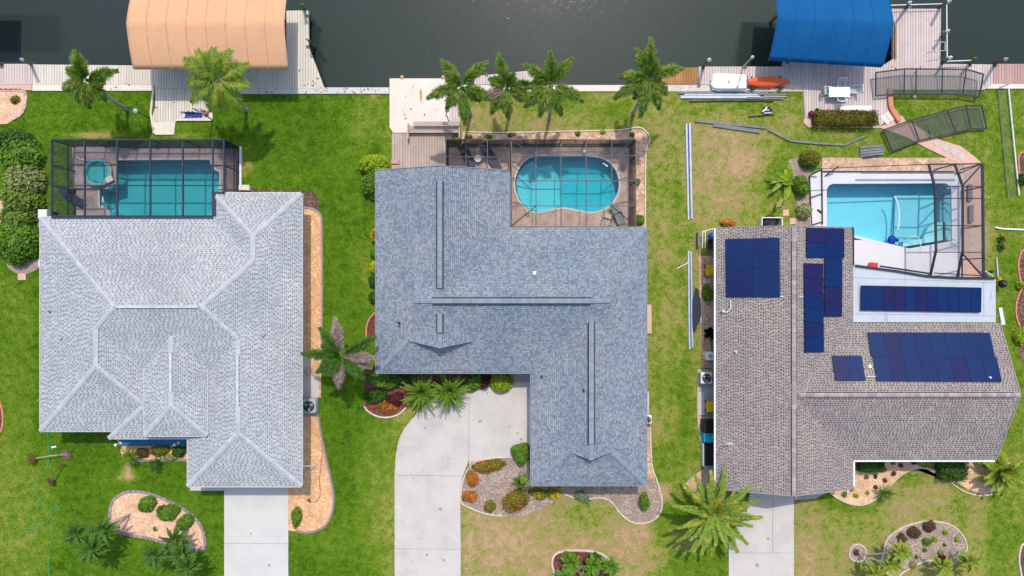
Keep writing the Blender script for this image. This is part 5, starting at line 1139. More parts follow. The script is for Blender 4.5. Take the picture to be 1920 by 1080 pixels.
MB().add([G(1872, 166, .12), G(1892, 165, .12), G(1911, 367, .12), G(1891, 371, .12)], [(0, 1, 2, 3)]).build('mesh', M['screen_n'], nf)
MB().tube([G(1891, 165, .16), G(1911, 366, .16)], .05, 6).build('rail', M['white_plastic'], nf); MB().tube([G(1872, 167, .14), G(1891, 371, .14)], .03, 6).build('rail', M['alu_d'], nf); MB().bar(G(1873, 165, .2), G(1891, 158, .5), .06).build('brace', M['bronze'], nf)
# ------------------------------------------------------------ things by the water
kb = thing('dinghy', 'upturned white plastic boat with a blunt stern on the mauve dock', 'boat', G(1366, 155, .2), math.radians(-1.5))
prof = [(-1.32, .30, .15), (-1.2, .52, .27), (-.9, .62, .34), (-.3, .63, .38), (.4, .60, .38), (1.0, .57, .36), (1.24, .55, .34)]
mb = MB(); V = []
for x, hw, hz in prof:
    for a in range(13):
        t = math.pi * a / 12; sx = math.cos(t); q = abs(sx) ** .55 * (1 if sx > 0 else -1); zz = math.sin(t) ** .5 * hz
        if a in (3, 9): zz += .03
        if a == 6: zz -= .05
        V.append((x, q * hw, zz))
mb.add(V, [(i * 13 + j, i * 13 + j + 1, (i + 1) * 13 + j + 1, (i + 1) * 13 + j) for i in range(6) for j in range(12)] + [tuple(6 * 13 + j for j in range(12, -1, -1)), tuple(range(13))]); mb.build('hull', M['boat_w'], kb, smooth=False)
MB().box((1.28, 0, .2), (.08, .9, .3)).build('transom_pad', M['blueball'], kb); MB().lathe((-.1, -.03, .34), [(.09, 0), (.09, .06), (.05, .08)], 12).build('drain_cap', M['grey_m'], kb)
MB().tube([(-1.36, .1, .05), (-1.2, .56, .06), (-.8, .66, .07), (1.25, .6, .07)], .03, 6).build('rub_rail', M['boat_w'], kb); MB().tube([(-1.36, -.1, .05), (-1.2, -.56, .06), (-.8, -.66, .07), (1.25, -.6, .07)], .03, 6).build('rub_rail', M['boat_w'], kb)
ky = thing('kayak', 'orange kayak lying upside down on two dark cradles', 'kayak', G(1438, 154, .25), math.radians(1))
V = []; mb = MB(); prof = [(-1.72, .05, .08), (-1.5, .22, .2), (-1.1, .33, .28), (-.4, .40, .32), (.3, .40, .32), (.9, .33, .28), (1.4, .18, .2), (1.68, .04, .1)]
for x, hw, hz in prof:
    for a in range(9): t = math.pi * a / 8; V.append((x, math.cos(t) * hw, math.sin(t) ** .8 * hz + (.04 if a == 4 else 0)))
mb.add(V, [(i * 9 + j, i * 9 + j + 1, (i + 1) * 9 + j + 1, (i + 1) * 9 + j) for i in range(7) for j in range(8)]); mb.build('hull', M['orange'], ky)
for x in (-1.1, 1.0):
    mb = MB(); mb.bar((x, -.5, -.05), (x, .45, -.05), .1, .1); mb.tube([(x - .3, -.42, -.02), (x - .1, -.5, .12), (x + .1, -.4, .14), (x + .3, -.42, -.02)], .04, 6); mb.box((x, -.48, .08), (.28, .14, .2)); mb.build('cradle', M['black'], ky)
# table and chairs
tb = thing('patio_table', 'white rectangular patio table on the mauve plank dock', 'table', G(1574, 172.5, 0), 0)
c = G(1574, 172.5, .74) - G(1574, 172.5, 0); MB().box((c.x, c.y, .74), (1.56, .74, .04), 0, 0, .01).build('tabletop', M['white_plastic'], tb)
for a in (-.7, .7):
    for b in (-.3, .3): MB().bar((c.x + a, c.y + b, .12), (c.x + a, c.y + b, .72), .05).build('leg', M['white_plastic'], tb)
M['seat'] = screen_mat('sling_fabric', .75, (.42, .52, .55))
def patio_chair(label, x, y, rz, first=None):
    if first: r = copy_tree(first); r['label'] = label
    else:
        r = thing('patio_chair', label, 'chair', (0, 0, 0), 0, 'white chairs round the patio table')
        MB().box((0, 0, .42), (.46, .46, .03)).build('seat', M['seat'], r)
        MB().add([(-.23, .24, .45), (.23, .24, .45), (.25, .40, .98), (-.25, .40, .98)], [(0, 1, 2, 3)]).build('backrest', M['seat'], r)
        f = MB()
        for s in (-1, 1):
            f.tube([(s * .27, -.28, .12), (s * .27, -.25, .62), (s * .27, .2, .66), (s * .26, .42, 1.0)], .025, 6); f.tube([(s * .27, .22, .62), (s * .27, .36, .12)], .025, 6)
        f.tube([(-.26, .42, 1.0), (.26, .42, 1.0)], .025, 6); f.tube([(-.26, -.24, .42), (.26, -.24, .42)], .02, 6); f.build('frame', M['white_plastic'], r)
    r.location = G(x, y, .0); r.rotation_euler = (0, 0, rz); return r
pc = patio_chair('white framed chair on the canal side of the patio table', 1570, 164, 0)
patio_chair('white framed chair on the bottom side of the patio table, slightly turned', 1569, 186, math.pi + .2, pc)
patio_chair('white framed chair at the left end of the patio table', 1546, 174, math.pi / 2, pc); patio_chair('white framed chair with grey mesh at the right end of the patio table', 1595, 172, -math.pi / 2, pc)
bw = thing('storage_bench', 'low white bench along the hedge by the patio table', 'bench', G(1600, 206, 0)); MB().box((0, 0, .40), (2.35, .42, .06), 0, 0, .02).build('seat', M['white_plastic'], bw)
for a in (-1.0, 0, 1.0): MB().box((a, 0, .24), (.08, .36, .26)).build('leg', M['white_plastic'], bw)
bt = MB()
for k, x in enumerate((1596, 1600, 1605)): c = G(x, 208, .43); bt.lathe((c.x, c.y, .43), [(.06, 0), (.06, .15), (.03, .2)], 8)
tag(bt.build('bottles', M['black'], kind='stuff'), 'small dark bottles standing on the white bench', 'bottles')
for k, (x, y, m, l) in enumerate(((1522, 213, 'red', 'maroon and grey bag of toys on the plank dock corner'), (1531, 208, 'cyan', 'teal bucket beside the bag at the dock corner'))):
    c = G(x, y, .3); t = thing('toy_bag' if k == 0 else 'bucket', l, 'bag' if k == 0 else 'bucket', (c.x, c.y, .12))
    if k == 0: MB().lathe((0, 0, 0), [(.16, 0), (.24, .12), (.2, .28), (.08, .34)], 9).build('bag', M['maroon'], t); MB().box((.1, .12, .2), (.22, .2, .14), .5).build('toy', M['grey_m'], t)
    else: MB().lathe((0, 0, 0), [(.16, 0), (.2, .3), (.17, .3), (.14, .05), (0, .05)], 12).build('bucket', M['b_sage'], t); MB().lathe((0, 0, .06), [(.1, 0), (.1, .1), (0, .16)], 8).build('ball', M['black'], t)
dp = thing('water_skis', 'blue and grey water sports gear laid on the cream patio corner', 'water skis', G(364, 217, .1))
MB().box((0, .05, .12), (1.25, .30, .05), .03).build('board', M['blueball'], dp); MB().box((-.5, -.02, .1), (.6, .2, .05), -.05).build('ski', M['boat_w'], dp); MB().bar((-.95, .22, .2), (.55, .16, .2), .07).build('pole', M['black'], dp)
for a in (-.3, .0): MB().lathe((a, .2, .16), [(.08, 0), (.08, .14), (0, .16)], 8).build('binding', M['black'], dp)
c = G(386, 211, .2); tag(MB().lathe((c.x, c.y, .1), [(.16, 0), (.2, .15), (.17, .32), (.1, .34), (.1, .1), (0, .1)], 12).build('clay_pot', M['kerb_t']), 'terracotta pot on the corner of the cream patio', 'pot')
def lamp_post(label, bx, by, hx, hy, h):
    a = G(bx, by); b = G(hx, hy, h); root = thing('lamp_post', label, 'lamp post', (a.x, a.y, 0)); d = Vector((b.x - a.x, b.y - a.y, h))
    MB().tube([(0, 0, 0), (d.x * .1, d.y * .1, h * .9), d], [.04, .035, .03], 8).build('pole', M['black'], root); MB().lathe(d - Vector((0, 0, .1)), [(.05, 0), (.16, .06), (.16, .16), (.04, .26), (0, .27)], 10).build('lantern', M['grey_m'], root); return root
lamp_post('black lamp post on the lawn left of the cream patio', 280, 221, 254, 208, 3.6)
lamp_post('black lamp post at the right corner of the cream patio', 398, 224, 376, 208, 3.6)
lamp_post('thin black lamp post on the stained concrete dock', 842, 229, 838, 207, 2.6)

# ------------------------------------------------------------ loose building material on the lawn
def bars(label, lst, m, name='aluminium_beam', cat='metal beams', w_=.12, h_=.10, part='beam'):
    root = thing(name, label, cat, G(*lst[0][0]))
    o = root.location.copy()
    for k, it in enumerate(lst):
        a, b = G(*it[0], .07 + .0 * k) - o, G(*it[1], .07) - o; mm = it[2] if len(it) > 2 else m; ww = it[3] if len(it) > 3 else w_
        MB().bar(a, b, ww, h_).build(part, M[mm], root)
    return root
bars('stack of long pale aluminium beams laid along the seawall lawn', [((1276, 182), (1432, 182), 'alu', .2), ((1283, 177.5), (1420, 177.5), 'alu', .1), ((1272, 174), (1440, 174), 'alu_d', .14), ((1400, 184.5), (1470, 185), 'alu_d', .14), ((1420, 177), (1480, 177), 'alu_d', .10), ((1425, 180.5), (1476, 181), 'grey_m', .08)], 'alu')
bars('thin dark rod lying below the stack of aluminium beams', [((1292, 190), (1365, 189), 'bronze', .06), ((1365, 189), (1450, 190), 'bronze', .05)], 'bronze', 'metal_rod', 'rod')
bars('pair of long silver beams lying upright down the rear lawn', [((1287, 231), (1291, 412), 'alu', .13), ((1293, 231), (1297, 410), 'alu', .13), ((1290, 232), (1293, 405), 'blueball', .05)], 'alu')
bars('pair of long pale beams lying in the side yard near the taupe house', [((1291, 470), (1293, 655), 'alu', .14), ((1295.5, 471), (1298, 652), 'alu', .12), ((1293, 472), (1295, 650), 'blueball', .05)], 'alu')
hose('thin bent white tube lying beside the side yard beams', [(1291, 487, .1), (1288, 494, .08), (1280, 498, .06), (1269, 504, .05)], 'white_plastic', .035, 'pipe', 'bent_tube')
bars('long thin bent grey frame bar across the rear lawn', [((1303, 227), (1345, 231)), ((1345, 231), (1437, 240)), ((1440, 243), (1482, 264)), ((1482, 264), (1520, 268)), ((1520, 268), (1584, 272)), ((1584, 272), (1622, 255))], 'alu_d', 'bent_frame_bar', 'metal bar', .14)
bars('wide grey aluminium gutter lying under the bent frame bar', [((1337, 234), (1425, 247), 'alu_d', .26)], 'alu_d', 'gutter_length', 'gutter')
bars('four dark grey bars stacked side by side near the pool path', [((1612, 277), (1655, 273)), ((1612, 283), (1656, 278)), ((1612, 288), (1657, 283)), ((1613, 293), (1657, 288))], 'alu_d', 'grey_bars', 'metal bars', .17)
bars('short navy bar lying just below the four grey bars', [((1617, 296), (1648, 292))], 'navy', 'navy_bar', 'metal bar', .15)
pl_ = thing('hardware_pile', 'small pile of black and silver brackets on the rear lawn', 'brackets', G(1437, 207))
for k, (x, y, r, m) in enumerate(((0, .18, 0, 'black'), (.1, .02, .1, 'alu'), (-.1, -.1, -.2, 'black'), (.05, -.22, .1, 'alu'), (-.15, .05, .8, 'white_plastic'), (.2, .1, -.7, 'black'))): MB().box((x, y, .06 + .02 * k), (.55, .09, .08), r).build('bracket', M[m], pl_)
bars('thin black rod lying beside the pile of brackets', [((1403, 219), (1452, 215), 'black', .05)], 'black', 'black_rod', 'rod')
bars('white board lying on the grass east of the white lanai roof', [((1875, 577), (1881, 609), 'white', .26)], 'white', 'white_board', 'board')
bars('thin white stake by the corner of the lanai roof', [((1868, 483), (1871, 520), 'alu', .1)], 'alu', 'white_stake', 'stake')
hose('curved white pipe lying at the right edge above the reddish plants', [(1865, 426, .08), (1880, 429, .08), (1900, 430, .08), (1925, 431, .08)], 'white_plastic', .07, 'pipe', 'white_pipe')
tp = MB(); tp.prism([tuple(G(x, y)[:2]) for x, y in ((1297, 562), (1301, 556), (1303, 540), (1308, 541), (1310, 556), (1313, 560), (1314, 590), (1310, 605), (1306, 610), (1303, 622), (1298, 620), (1297, 600))], 0, .14)
tag(tp.build('tarpaulin', M['tar']), 'crumpled black tarpaulin in the side yard beside the pale beams', 'tarpaulin')
bars('grey plank standing along the tarpaulin edge', [((1313, 560), (1314, 606), 'grey_m', .1), ((1318, 560), (1318, 640), 'kerb_w', .06)], 'grey_m', 'side_plank', 'plank')

# ------------------------------------------------------------ side yard of the right house
def ac_unit(label, x, y, w_, m='white_plastic', rz=0):
    t = thing('air_conditioner', label, 'air conditioner', G(x, y, 0), rz, None); h = .8; c = G(x, y, h) - G(x, y, 0); s = w_ / 2
    sh = MB(); sh.box((c.x, c.y, .46), (w_, w_, .68), 0, 0, .05); sh.build('casing', M[m], t)
    lo = MB()
    for k in range(9):
        for d in (-1, 1): lo.box((c.x, c.y + d * (s + .01), .2 + k * .065), (w_ * .86, .02, .02)); lo.box((c.x + d * (s + .01), c.y, .2 + k * .065), (.02, w_ * .86, .02))
    lo.build('louvres', M['grey_m'], t, 'stuff')
    MB().lathe((c.x, c.y, .795), [(w_ * .42, 0), (w_ * .42, .03), (w_ * .38, .04), (w_ * .38, .012), (0, .012)], 28).build('fan_opening', M['black'], t)
    for k in range(3):
        a = k * 2.094 + .5; mb = MB(); V = []
        for r, da in ((.1, .0), (.36 * w_, .55)):
            for s2 in (-.28, .28): V.append((c.x + r * math.cos(a + s2 + da * 0), c.y + r * math.sin(a + s2 + da * 0), .82 + s2 * .06))
        mb.add(V, [(0, 1, 3, 2)]); mb.build('fan_blade', M['grey_m'], t)
    g = MB()
    for k in range(10): a = k * math.pi / 10; g.bar((c.x - math.cos(a) * w_ * .4, c.y - math.sin(a) * w_ * .4, .855), (c.x + math.cos(a) * w_ * .4, c.y + math.sin(a) * w_ * .4, .855), .008)
    g.build('guard', M['grey_m'], t, 'stuff'); MB().lathe((c.x, c.y, .83), [(.11, 0), (.11, .04), (0, .05)], 14).build('motor', M['black'], t); return t
ac_unit('grey air conditioner on a concrete pad beside the pale grey house', 579, 762, .98, 'grey_m')
ac_unit('white air conditioner in the side yard of the taupe house', 1325, 709, .82)
ac_unit('small white air conditioner half under the blue grey eave', 1214, 787, .62)
def simple(name, label, cat, x, y, z, fn):
    t = thing(name, label, cat, G(x, y, z)); t.location.z = 0; fn(t); return t
simple('water_softener', 'white box on the ground at the left corner of the pale grey house', 'utility box', 79, 401, 1.1, lambda t: (MB().box((0, 0, .56), (.66, .66, 1.1), 0, 0, .05).build('cabinet', M['white_plastic'], t), MB().box((.42, .1, .3), (.1, .25, .5)).build('valve', M['black'], t)))
for l, x, y in (('yellow wheeled cart beside the upper wall of the taupe house', 1333, 507), ('yellow box beside the lower wall of the taupe house', 1334, 763)):
    simple('yellow_cart', l, 'cart', x, y, .6, lambda t: (MB().box((0, 0, .4), (.62, .82, .36), 0, 0, .06).build('tray', M['yellow'], t), MB().box((.05, .0, .585), (.36, .5, .02), .2).build('mat', M['yellow'], t), [MB().tube([(a, b, .14), (a + .06, b, .14)], .14, 12).build('wheel', M['black'], t) for a in (-.33, .27) for b in (-.3, .3)]))
simple('waste_bin', 'black wheelie bin beside the taupe house above the cyan tub', 'bin', 1331, 800, 1.0, lambda t: (MB().box((0, 0, .5), (.85, .8, .9), 0, 0, .04).build('body', M['tar'], t), MB().box((0, 0, .99), (.9, .86, .06), 0, 0, .03).build('lid', M['black'], t), MB().bar((-.46, -.3, .9), (-.46, .3, .9), .05).build('handle', M['black'], t)))
simple('plastic_tub', 'bright cyan lidded tub beside the taupe house', 'tub', 1329, 821, .8, lambda t: (MB().box((0, 0, .4), (.68, .66, .74), 0, 0, .08).build('body', M['cyan'], t), MB().box((0, 0, .8), (.74, .7, .08), 0, 0, .04).build('lid', M['cyan'], t)))
simple('storage_tank', 'long black storage locker in a pale frame beside the taupe house', 'locker', 1331, 855, .9, lambda t: (MB().box((0, 0, .45), (.62, 1.5, .86), 0, 0, .03).build('body', M['black'], t), MB().box((-.36, 0, .3), (.08, 1.7, .5)).build('frame', M['white'], t), MB().box((0, -.82, .3), (.7, .12, .4)).build('frame', M['white'], t)))
simple('ball', 'shiny blue ball hanging by the upper corner of the taupe house', 'ball', 1335, 443, 1.0, lambda t: MB().lathe((0, 0, .7), [(.02, 0), (.2, .06), (.3, .25), (.26, .45), (.1, .56), (0, .57)], 14).build('ball', M['blueball'], t, smooth=True))
tr_ = thing('garden_trolley', 'dark folding trolley under the blue ball', 'trolley', G(1332, 465))
MB().box((0, 0, .45), (.5, .12, .8), .1).build('panel', M['tar'], tr_); MB().box((0, .5, .3), (.4, .7, .06)).build('tray', M['black'], tr_)
fr_ = thing('lean_to_frame', 'small white framed trellis leaning at the upper corner of the taupe house', 'frame', G(1320, 450))
for a, b in (((-.35, -.6), (-.35, .55)), ((-.15, -.6), (-.15, .6)), ((-.35, .55), (.45, .8))): MB().bar((*a, .8), (*b, .9), .05).build('bar', M['white'], fr_)
MB().bar((-.52, -.5, .3), (-.52, .55, .3), .14, .5).build('side_board', M['alu_d'], fr_)
jk = thing('garden_junk', 'heap of black pots and hose beside the taupe house', 'pots', G(1327, 626)); 
for k, (x, y, r) in enumerate(((0, 0, .22), (.28, .15, .18), (.1, .35, .16), (-.2, .25, .15), (.25, -.2, .2), (-.25, -.15, .12))): MB().lathe((x, y, 0), [(r * .8, 0), (r, .35 + .05 * k), (r * .85, .35), (r * .7, .1), (0, .1)], 10).build('pot', M['black'], jk)
simple('meter_box', 'pale grey utility box on the wall of the taupe house', 'utility box', 1332, 668, 1.0, lambda t: (MB().box((0, 0, .5), (.5, .6, 1.0), 0, 0, .04).build('cabinet', M['b_sage'] if False else M['white_plastic'], t), MB().box((0, .02, 1.01), (.3, .3, .03)).build('lid', M['grey_m'], t)))
simple('pool_pump', 'small pump with pipes at the corner of the white lanai roof', 'pump', 1858, 515, .6, lambda t: (MB().lathe((0, 0, 0), [(.16, 0), (.18, .3), (.12, .42), (0, .45)], 12).build('filter', M['alu_d'], t), MB().tube([(-.5, .3, .1), (-.3, .3, .4), (.3, -.1, .4), (.3, -.4, .1)], .04, 6).build('pipe', M['white_plastic'], t), MB().box((.25, .2, .15), (.3, .2, .25), .3).build('motor', M['black'], t)))
simple('barbecue', 'round black kettle barbecue on the grass right of the lanai roof', 'barbecue', 1881, 532, .8, lambda t: (MB().lathe((0, 0, .45), [(.02, 0), (.2, .05), (.29, .2), (.3, .3), (.24, .45), (.08, .54), (0, .55)], 18).build('bowl', M['black'], t, smooth=True), MB().box((0, 0, 1.0), (.12, .03, .04)).build('handle', M['grey_m'], t), [MB().tube([(.1 * math.cos(a), .1 * math.sin(a), .5), (.3 * math.cos(a), .3 * math.sin(a), 0)], .015, 5).build('leg', M['grey_m'], t) for a in (0, 2.1, 4.2)]))
simple('pet_crate', 'white crate with dark blanket at the canal end wall of the taupe house', 'crate', 1448, 415, .6, lambda t: (MB().box((0, .28, .3), (1.5, .06, .6)).build('side', M['white'], t), MB().box((-.75, 0, .3), (.06, .6, .6)).build('side', M['white'], t), MB().box((.75, 0, .3), (.06, .6, .6)).build('side', M['white'], t), MB().lathe((0, -.05, .1), [(.6, 0), (.55, .2), (.3, .3), (0, .28)], 12).build('blanket', M['black'], t)))
cb = thing('mini_table', 'small pink plastic stool by the lanai roof edge', 'stool', G(1633, 497)); MB().box((0, 0, .38), (.62, .34, .05), -.1).build('seat', M['red'], cb)
for a in (-.25, .25):
    for b in (-.12, .12): MB().bar((a, b, .1), (a * 1.1, b * 1.2, .36), .05).build('leg', M['red'], cb)
for k, (x, y, dx, dy) in enumerate(((1819, 361, 8, 31), (1821, 401, 8, 32))):
    c = G(x, y, .3); t = thing('lounge_cushion', ('upper', 'lower')[k] + ' dark grey bench seat on the paving inside the right cage', 'bench', (c.x, c.y, 0)); MB().box((0, 0, .3), (dx * .04, dy * .04, .07)).build('seat', M['alu_d'], t)
    for a in (-1, 1): MB().box((0, a * dy * .017, .18), (dx * .035, .06, .18)).build('leg', M['alu_d'], t)
bn3 = MB().prism(GP([(1805, 308), (1842, 308), (1842, 520), (1805, 520)]), .0, .105); o = bn3.build('patio', M['pinkpave']); o['kind'] = 'structure'; EXCL.append(GP([(1805, 308), (1842, 308), (1842, 520), (1805, 520)]))
for k, (x, y) in enumerate(((1820, 435), (1821, 452), (1820, 468))):
    c = G(x, y); MB().box((c.x, c.y, .11), (.42, .42, .03), .78).build('stepping_stone', M['conc'], o)
# loungers in the middle cage
def lounger(label, x, y, rz, m='alu_d', l=1.25):
    t = thing('lounge_chair', label, 'lounge chair', G(x, y, .0), rz, 'dark loungers in the middle pool cage')
    MB().box((0, 0, .38), (.62, l * .6, .05)).build('seat', M[m], t); MB().box((0, l * .5, .55), (.62, l * .45, .05)).build('backrest', M[m], t); MB().box((0, -l * .45, .36), (.56, l * .35, .04)).build('footrest', M[m], t)
    for a in (-.28, .28):
        for b in (-l * .35, l * .35): MB().bar((a, b, .1), (a, b, .38), .04).build('leg', M['bronze'], t)
        MB().bar((a * 1.15, -.1, .55), (a * 1.15, l * .4, .55), .04).build('armrest', M['bronze'], t)
lounger('dark lounge chair leaning left under the small side porch screen', 877, 296, .5, 'navy'); lounger('second dark lounge chair right of the glass table under the side porch screen', 921, 297, .6, 'navy', 1.7)
lounger('brown lounge chair in the bottom right corner of the middle cage', 1160, 410, .45, 'alu_d', 1.5); lounger('small brown chair left of the corner lounge chair', 1135, 416, -.3, 'paverd', .8)
simple('side_table', 'small glass topped table between the two dark lounge chairs', 'table', 896, 297, .5, lambda t: (MB().lathe((0, 0, .48), [(.26, 0), (.26, .03), (0, .03)], 16).build('tabletop', M['white_plastic'], t), [MB().bar((.2 * math.cos(a), .2 * math.sin(a), .1), (.2 * math.cos(a), .2 * math.sin(a), .48), .03).build('leg', M['bronze'], t) for a in (0, 2.1, 4.2)]))
simple('pool_fountain', 'small white ornament on the deck above the kidney pool', 'ornament', 1096, 284, .4, lambda t: (MB().lathe((0, 0, .1), [(.12, 0), (.14, .05), (.05, .2), (.05, .4), (.1, .45), (0, .5)], 10).build('figure', M['white_plastic'], t),))
lounger('dark covered lounge chair on the left pool deck below the spa', 143, 372, .9, 'navy', 1.5); bpy.data.objects[-1] if False else None
simple('pool_net', 'white bent pool fittings on the deck left of the spa', 'pool fitting', 151, 298, .3, lambda t: (MB().tube([(-.3, .2, .25), (0, -.1, .3), (.2, .05, .25)], .03, 6).build('rail', M['white_plastic'], t), MB().lathe((.15, -.05, .22), [(.08, 0), (.08, .08), (0, .1)], 8).build('cap', M['white_plastic'], t)))

# ------------------------------------------------------------ paths by the right pool
pth = MB().prism(ex([(1508, 219), (1533, 218), (1534, 208), (1527, 208), (1527, 236), (1643, 236), (1655, 236), (1680, 214), (1692, 219), (1699, 230), (1712, 232), (1722, 240), (1760, 262), (1802, 275), (1830, 297), (1830, 310), (1800, 310), (1775, 296), (1735, 277), (1700, 258), (1668, 246), (1650, 240), (1515, 239), (1506, 230)]), -.04, .06).build('path', M['pinkpave']); pth['kind'] = 'structure'
o = MB().prism(ex([(1541, 296), (1830, 296), (1842, 308), (1541, 312)]), -.04, .05).build('pool_border', M['sand']); o['kind'] = 'structure'
for k, (x, y, s) in enumerate(((1755, 268, .38), (1771, 277, .44), (1788, 285, .46), (1802, 294, .46), (1738, 258, .4), (1720, 250, .4), (1790, 250, .0))):
    if s: c = G(x, y); MB().box((c.x, c.y, .07), (s, s, .03), -.75).build('stepping_stone', M['conc'], pth)
for k in range(2): c = G(1659 + k * 8, 224 - k * 5); MB().box((c.x, c.y, .10), (.40, .78, .06), .72).build('paving_slab', M['cream'], pth)
kk = MB(); kp = smooth_poly([(1666, 168), (1666, 190), (1668, 203), (1676, 216), (1684, 228)], 4, False); P = [Vector((*G(x, y)[:2], .16)) for x, y in kp]
for a, b in zip(P, P[1:]): kk.bar(a, b, .36, .30)
kk.build('low_wall', M['kerb_t'], pth)
for k, (x, y) in enumerate(((1460, 383), (1473, 399), (1486, 415))):
    c = G(x, y); o = MB().box((c.x, c.y, .03), (.46, .46, .06), .05, 0, .01).build('paving_stone', M['pinkpave']); tag(o, ('upper square pinkish paving stone on the lawn near the banana plant', 'lower square pinkish paving stone on the lawn near the banana plant', 'square paving stone touching the canal end eave of the taupe house')[k], 'paving stone', 'square stones by the taupe house'); EXCL.append([(c.x - .23, c.y - .23), (c.x + .23, c.y - .23), (c.x + .23, c.y + .23), (c.x - .23, c.y + .23)])
c = G(42, 519); tag(MB().box((c.x, c.y, .04), (.6, .5, .08), 0, 0, .01).build('paving_stone', M['pinkpave']), 'square stone step below the curved paver path at the left', 'paving stone')
c = G(461, 353); tag(MB().box((c.x, c.y, .2), (.8, .4, .4), 0, 0, .02).build('stone_block', M['cream']), 'cream block against the pale grey eave beside the dark cage', 'block')
c = G(1717, 181, .2); tag(MB().lathe((c.x, c.y, 0), [(.12, 0), (.12, .1), (.05, .16), (0, .17)], 10).build('white_ball', M['cream']), 'small cream ball on the grass below the long screen wall section', 'ball')
# hoses, sprinkler bits
hose('long thin green garden hose trailing down the left lawn', [(90, 812, .03), (91, 850, .03), (90, 872, .03), (82, 888, .03), (70, 902, .03), (63, 912, .03), (68, 925, .03), (76, 938, .03), (72, 955, .03), (68, 980, .03), (50, 992, .03), (44, 996, .03), (62, 995, .03), (92, 974, .03), (106, 950, .03), (100, 946, .03), (96, 970, .03), (97, 1000, .03), (93, 1040, .03), (91, 1090, .03)], 'hose', .025)
hose('thin dark irrigation line snaking over the orange gravel', [(596, 818, .06), (604, 840, .06), (602, 870, .06), (599, 900, .06), (600, 930, .06), (588, 942, .06), (577, 938, .06)], 'black', .015, 'hose', 'irrigation_line')
hose('coiled rusty hose on the orange gravel strip', [(572, 690, .06), (573, 700, .08), (582, 702, .06), (583, 692, .07), (576, 690, .06), (575, 705, .06)], 'rust', .025)
simple('garden_light', 'small bronze garden light on the orange gravel', 'garden light', 578, 938, .5, lambda t: (MB().tube([(0, 0, 0), (0, 0, .5)], .02, 6).build('stake', M['black'], t), MB().lathe((0, 0, .48), [(.12, 0), (.08, .1), (0, .13)], 10).build('shade', M['trunk_b'], t)))
c = G(101, 838, .03); tag(MB().box((c.x, c.y, .03), (.36, .12, .04), .2).build('white_scrap', M['white_plastic']), 'small white scrap on the left front lawn', 'scrap')
simple('mailbox_stand', 'white frame with dark bar at the left eave of the taupe drive', 'drain outlet', 1495, 933, .3, lambda t: (MB().bar((0, .3, .2), (0, -.1, .1), .1).build('spout', M['white'], t),))
c = G(1590, 920, .2); tag(MB().bar(c + Vector((0, .18, 0)), c - Vector((0, .15, .1)), .1).build('downspout_end', M['white']), 'white downspout end at the front corner of the taupe house', 'downspout')

# ------------------------------------------------------------ canal palms
palm('leaning foxtail palm on the left lawn left of the lamp post', (240, 206), (164, 150), 5.4, [(112, 1.0, 45, 90), (88, .8, 62, 60), (18, .95, 25, 60), (-8, .5, 20, 50), (200, .95, 30, 95), (232, .9, 20, 100), (262, .85, 10, 60), (300, .7, -10, 50), (150, .7, 70, 120)], 'fox', tr=.13, seed=1)
palm('leaning yellow green palm in front of the peach canopy', (462, 206), (408, 148), 6.0, [(a, s, e, d) for a, s, e, d in ((150, 1.15, 35, 80), (120, .9, 55, 80), (90, .85, 60, 90), (60, .9, 45, 80), (25, .95, 30, 70), (-10, .85, 15, 60), (185, 1.05, 20, 80), (215, 1.1, 10, 60), (245, 1.0, 0, 60), (275, .9, -10, 50), (310, .9, -5, 50), (135, .6, 75, 140))], 'foxm', kind='flat', ll=.85, n=95, lw=.055, tr=.13, L=2.5, cs=False, seed=2)
palm('canal palm nearest the stained concrete dock', (882, 215), (866, 162), 6.2, [(128, 1.0, 35, 70), (42, 1.05, 35, 65), (195, 1.15, 20, 70), (232, .8, 5, 60), (275, 1.15, 0, 60), (-20, .9, 20, 65), (160, .5, 45, 80), (330, .7, 0, 60)], 'fox', tr=.13, seed=3)
palm('canal palm second from the concrete dock, half hidden by its neighbours', (957, 206), (950, 166), 5.2, [(105, 1.05, 40, 60), (150, .6, 30, 70), (10, .85, 20, 70), (335, .8, 5, 70), (270, .9, 0, 60), (235, .9, 5, 70), (200, .8, 10, 70), (60, .5, 55, 70)], 'fox', tr=.13, seed=4, dead=(6,))
palm('canal palm third from the concrete dock, in front of the small landing', (1030, 222), (1033, 160), 6.4, [(145, 1.0, 35, 60), (95, .95, 50, 60), (50, 1.0, 35, 60), (-20, 1.15, 15, 70), (-65, .95, 0, 60), (250, .95, 5, 50), (215, 1.05, 10, 70), (180, .7, 15, 70), (-90, .5, 0, 60)], 'fox', tr=.13, seed=5)
palm('tall canal palm nearest the orange wood deck', (1187, 212), (1216, 148), 6.2, [(88, 1.15, 45, 60), (112, .95, 30, 60), (18, 1.2, 35, 90), (175, .9, 30, 70), (205, 1.15, 15, 70), (-100, 1.15, 5, 60), (-62, 1.0, 5, 70), (-30, .8, 0, 60), (232, .7, 0, 60), (65, .6, 60, 80)], 'fox', tr=.13, seed=6)
palm('tall palm with dry brown fronds between the pale grey and blue grey houses', (655, 655), (640, 666), 4.6, [(28, 1.05, 25, 60), (100, 1.05, 20, 50), (128, .95, 30, 60), (178, 1.15, 25, 70), (215, .85, 20, 60), (262, 1.0, 10, 60), (312, .9, 25, 70), (-5, .95, 20, 50), (335, .9, 5, 60), (150, .6, 55, 90), (240, .6, 50, 90)], 'foxd', tr=.13, L=2.6, ll=.6, seed=7, dead=(1, 5, 7, 8))
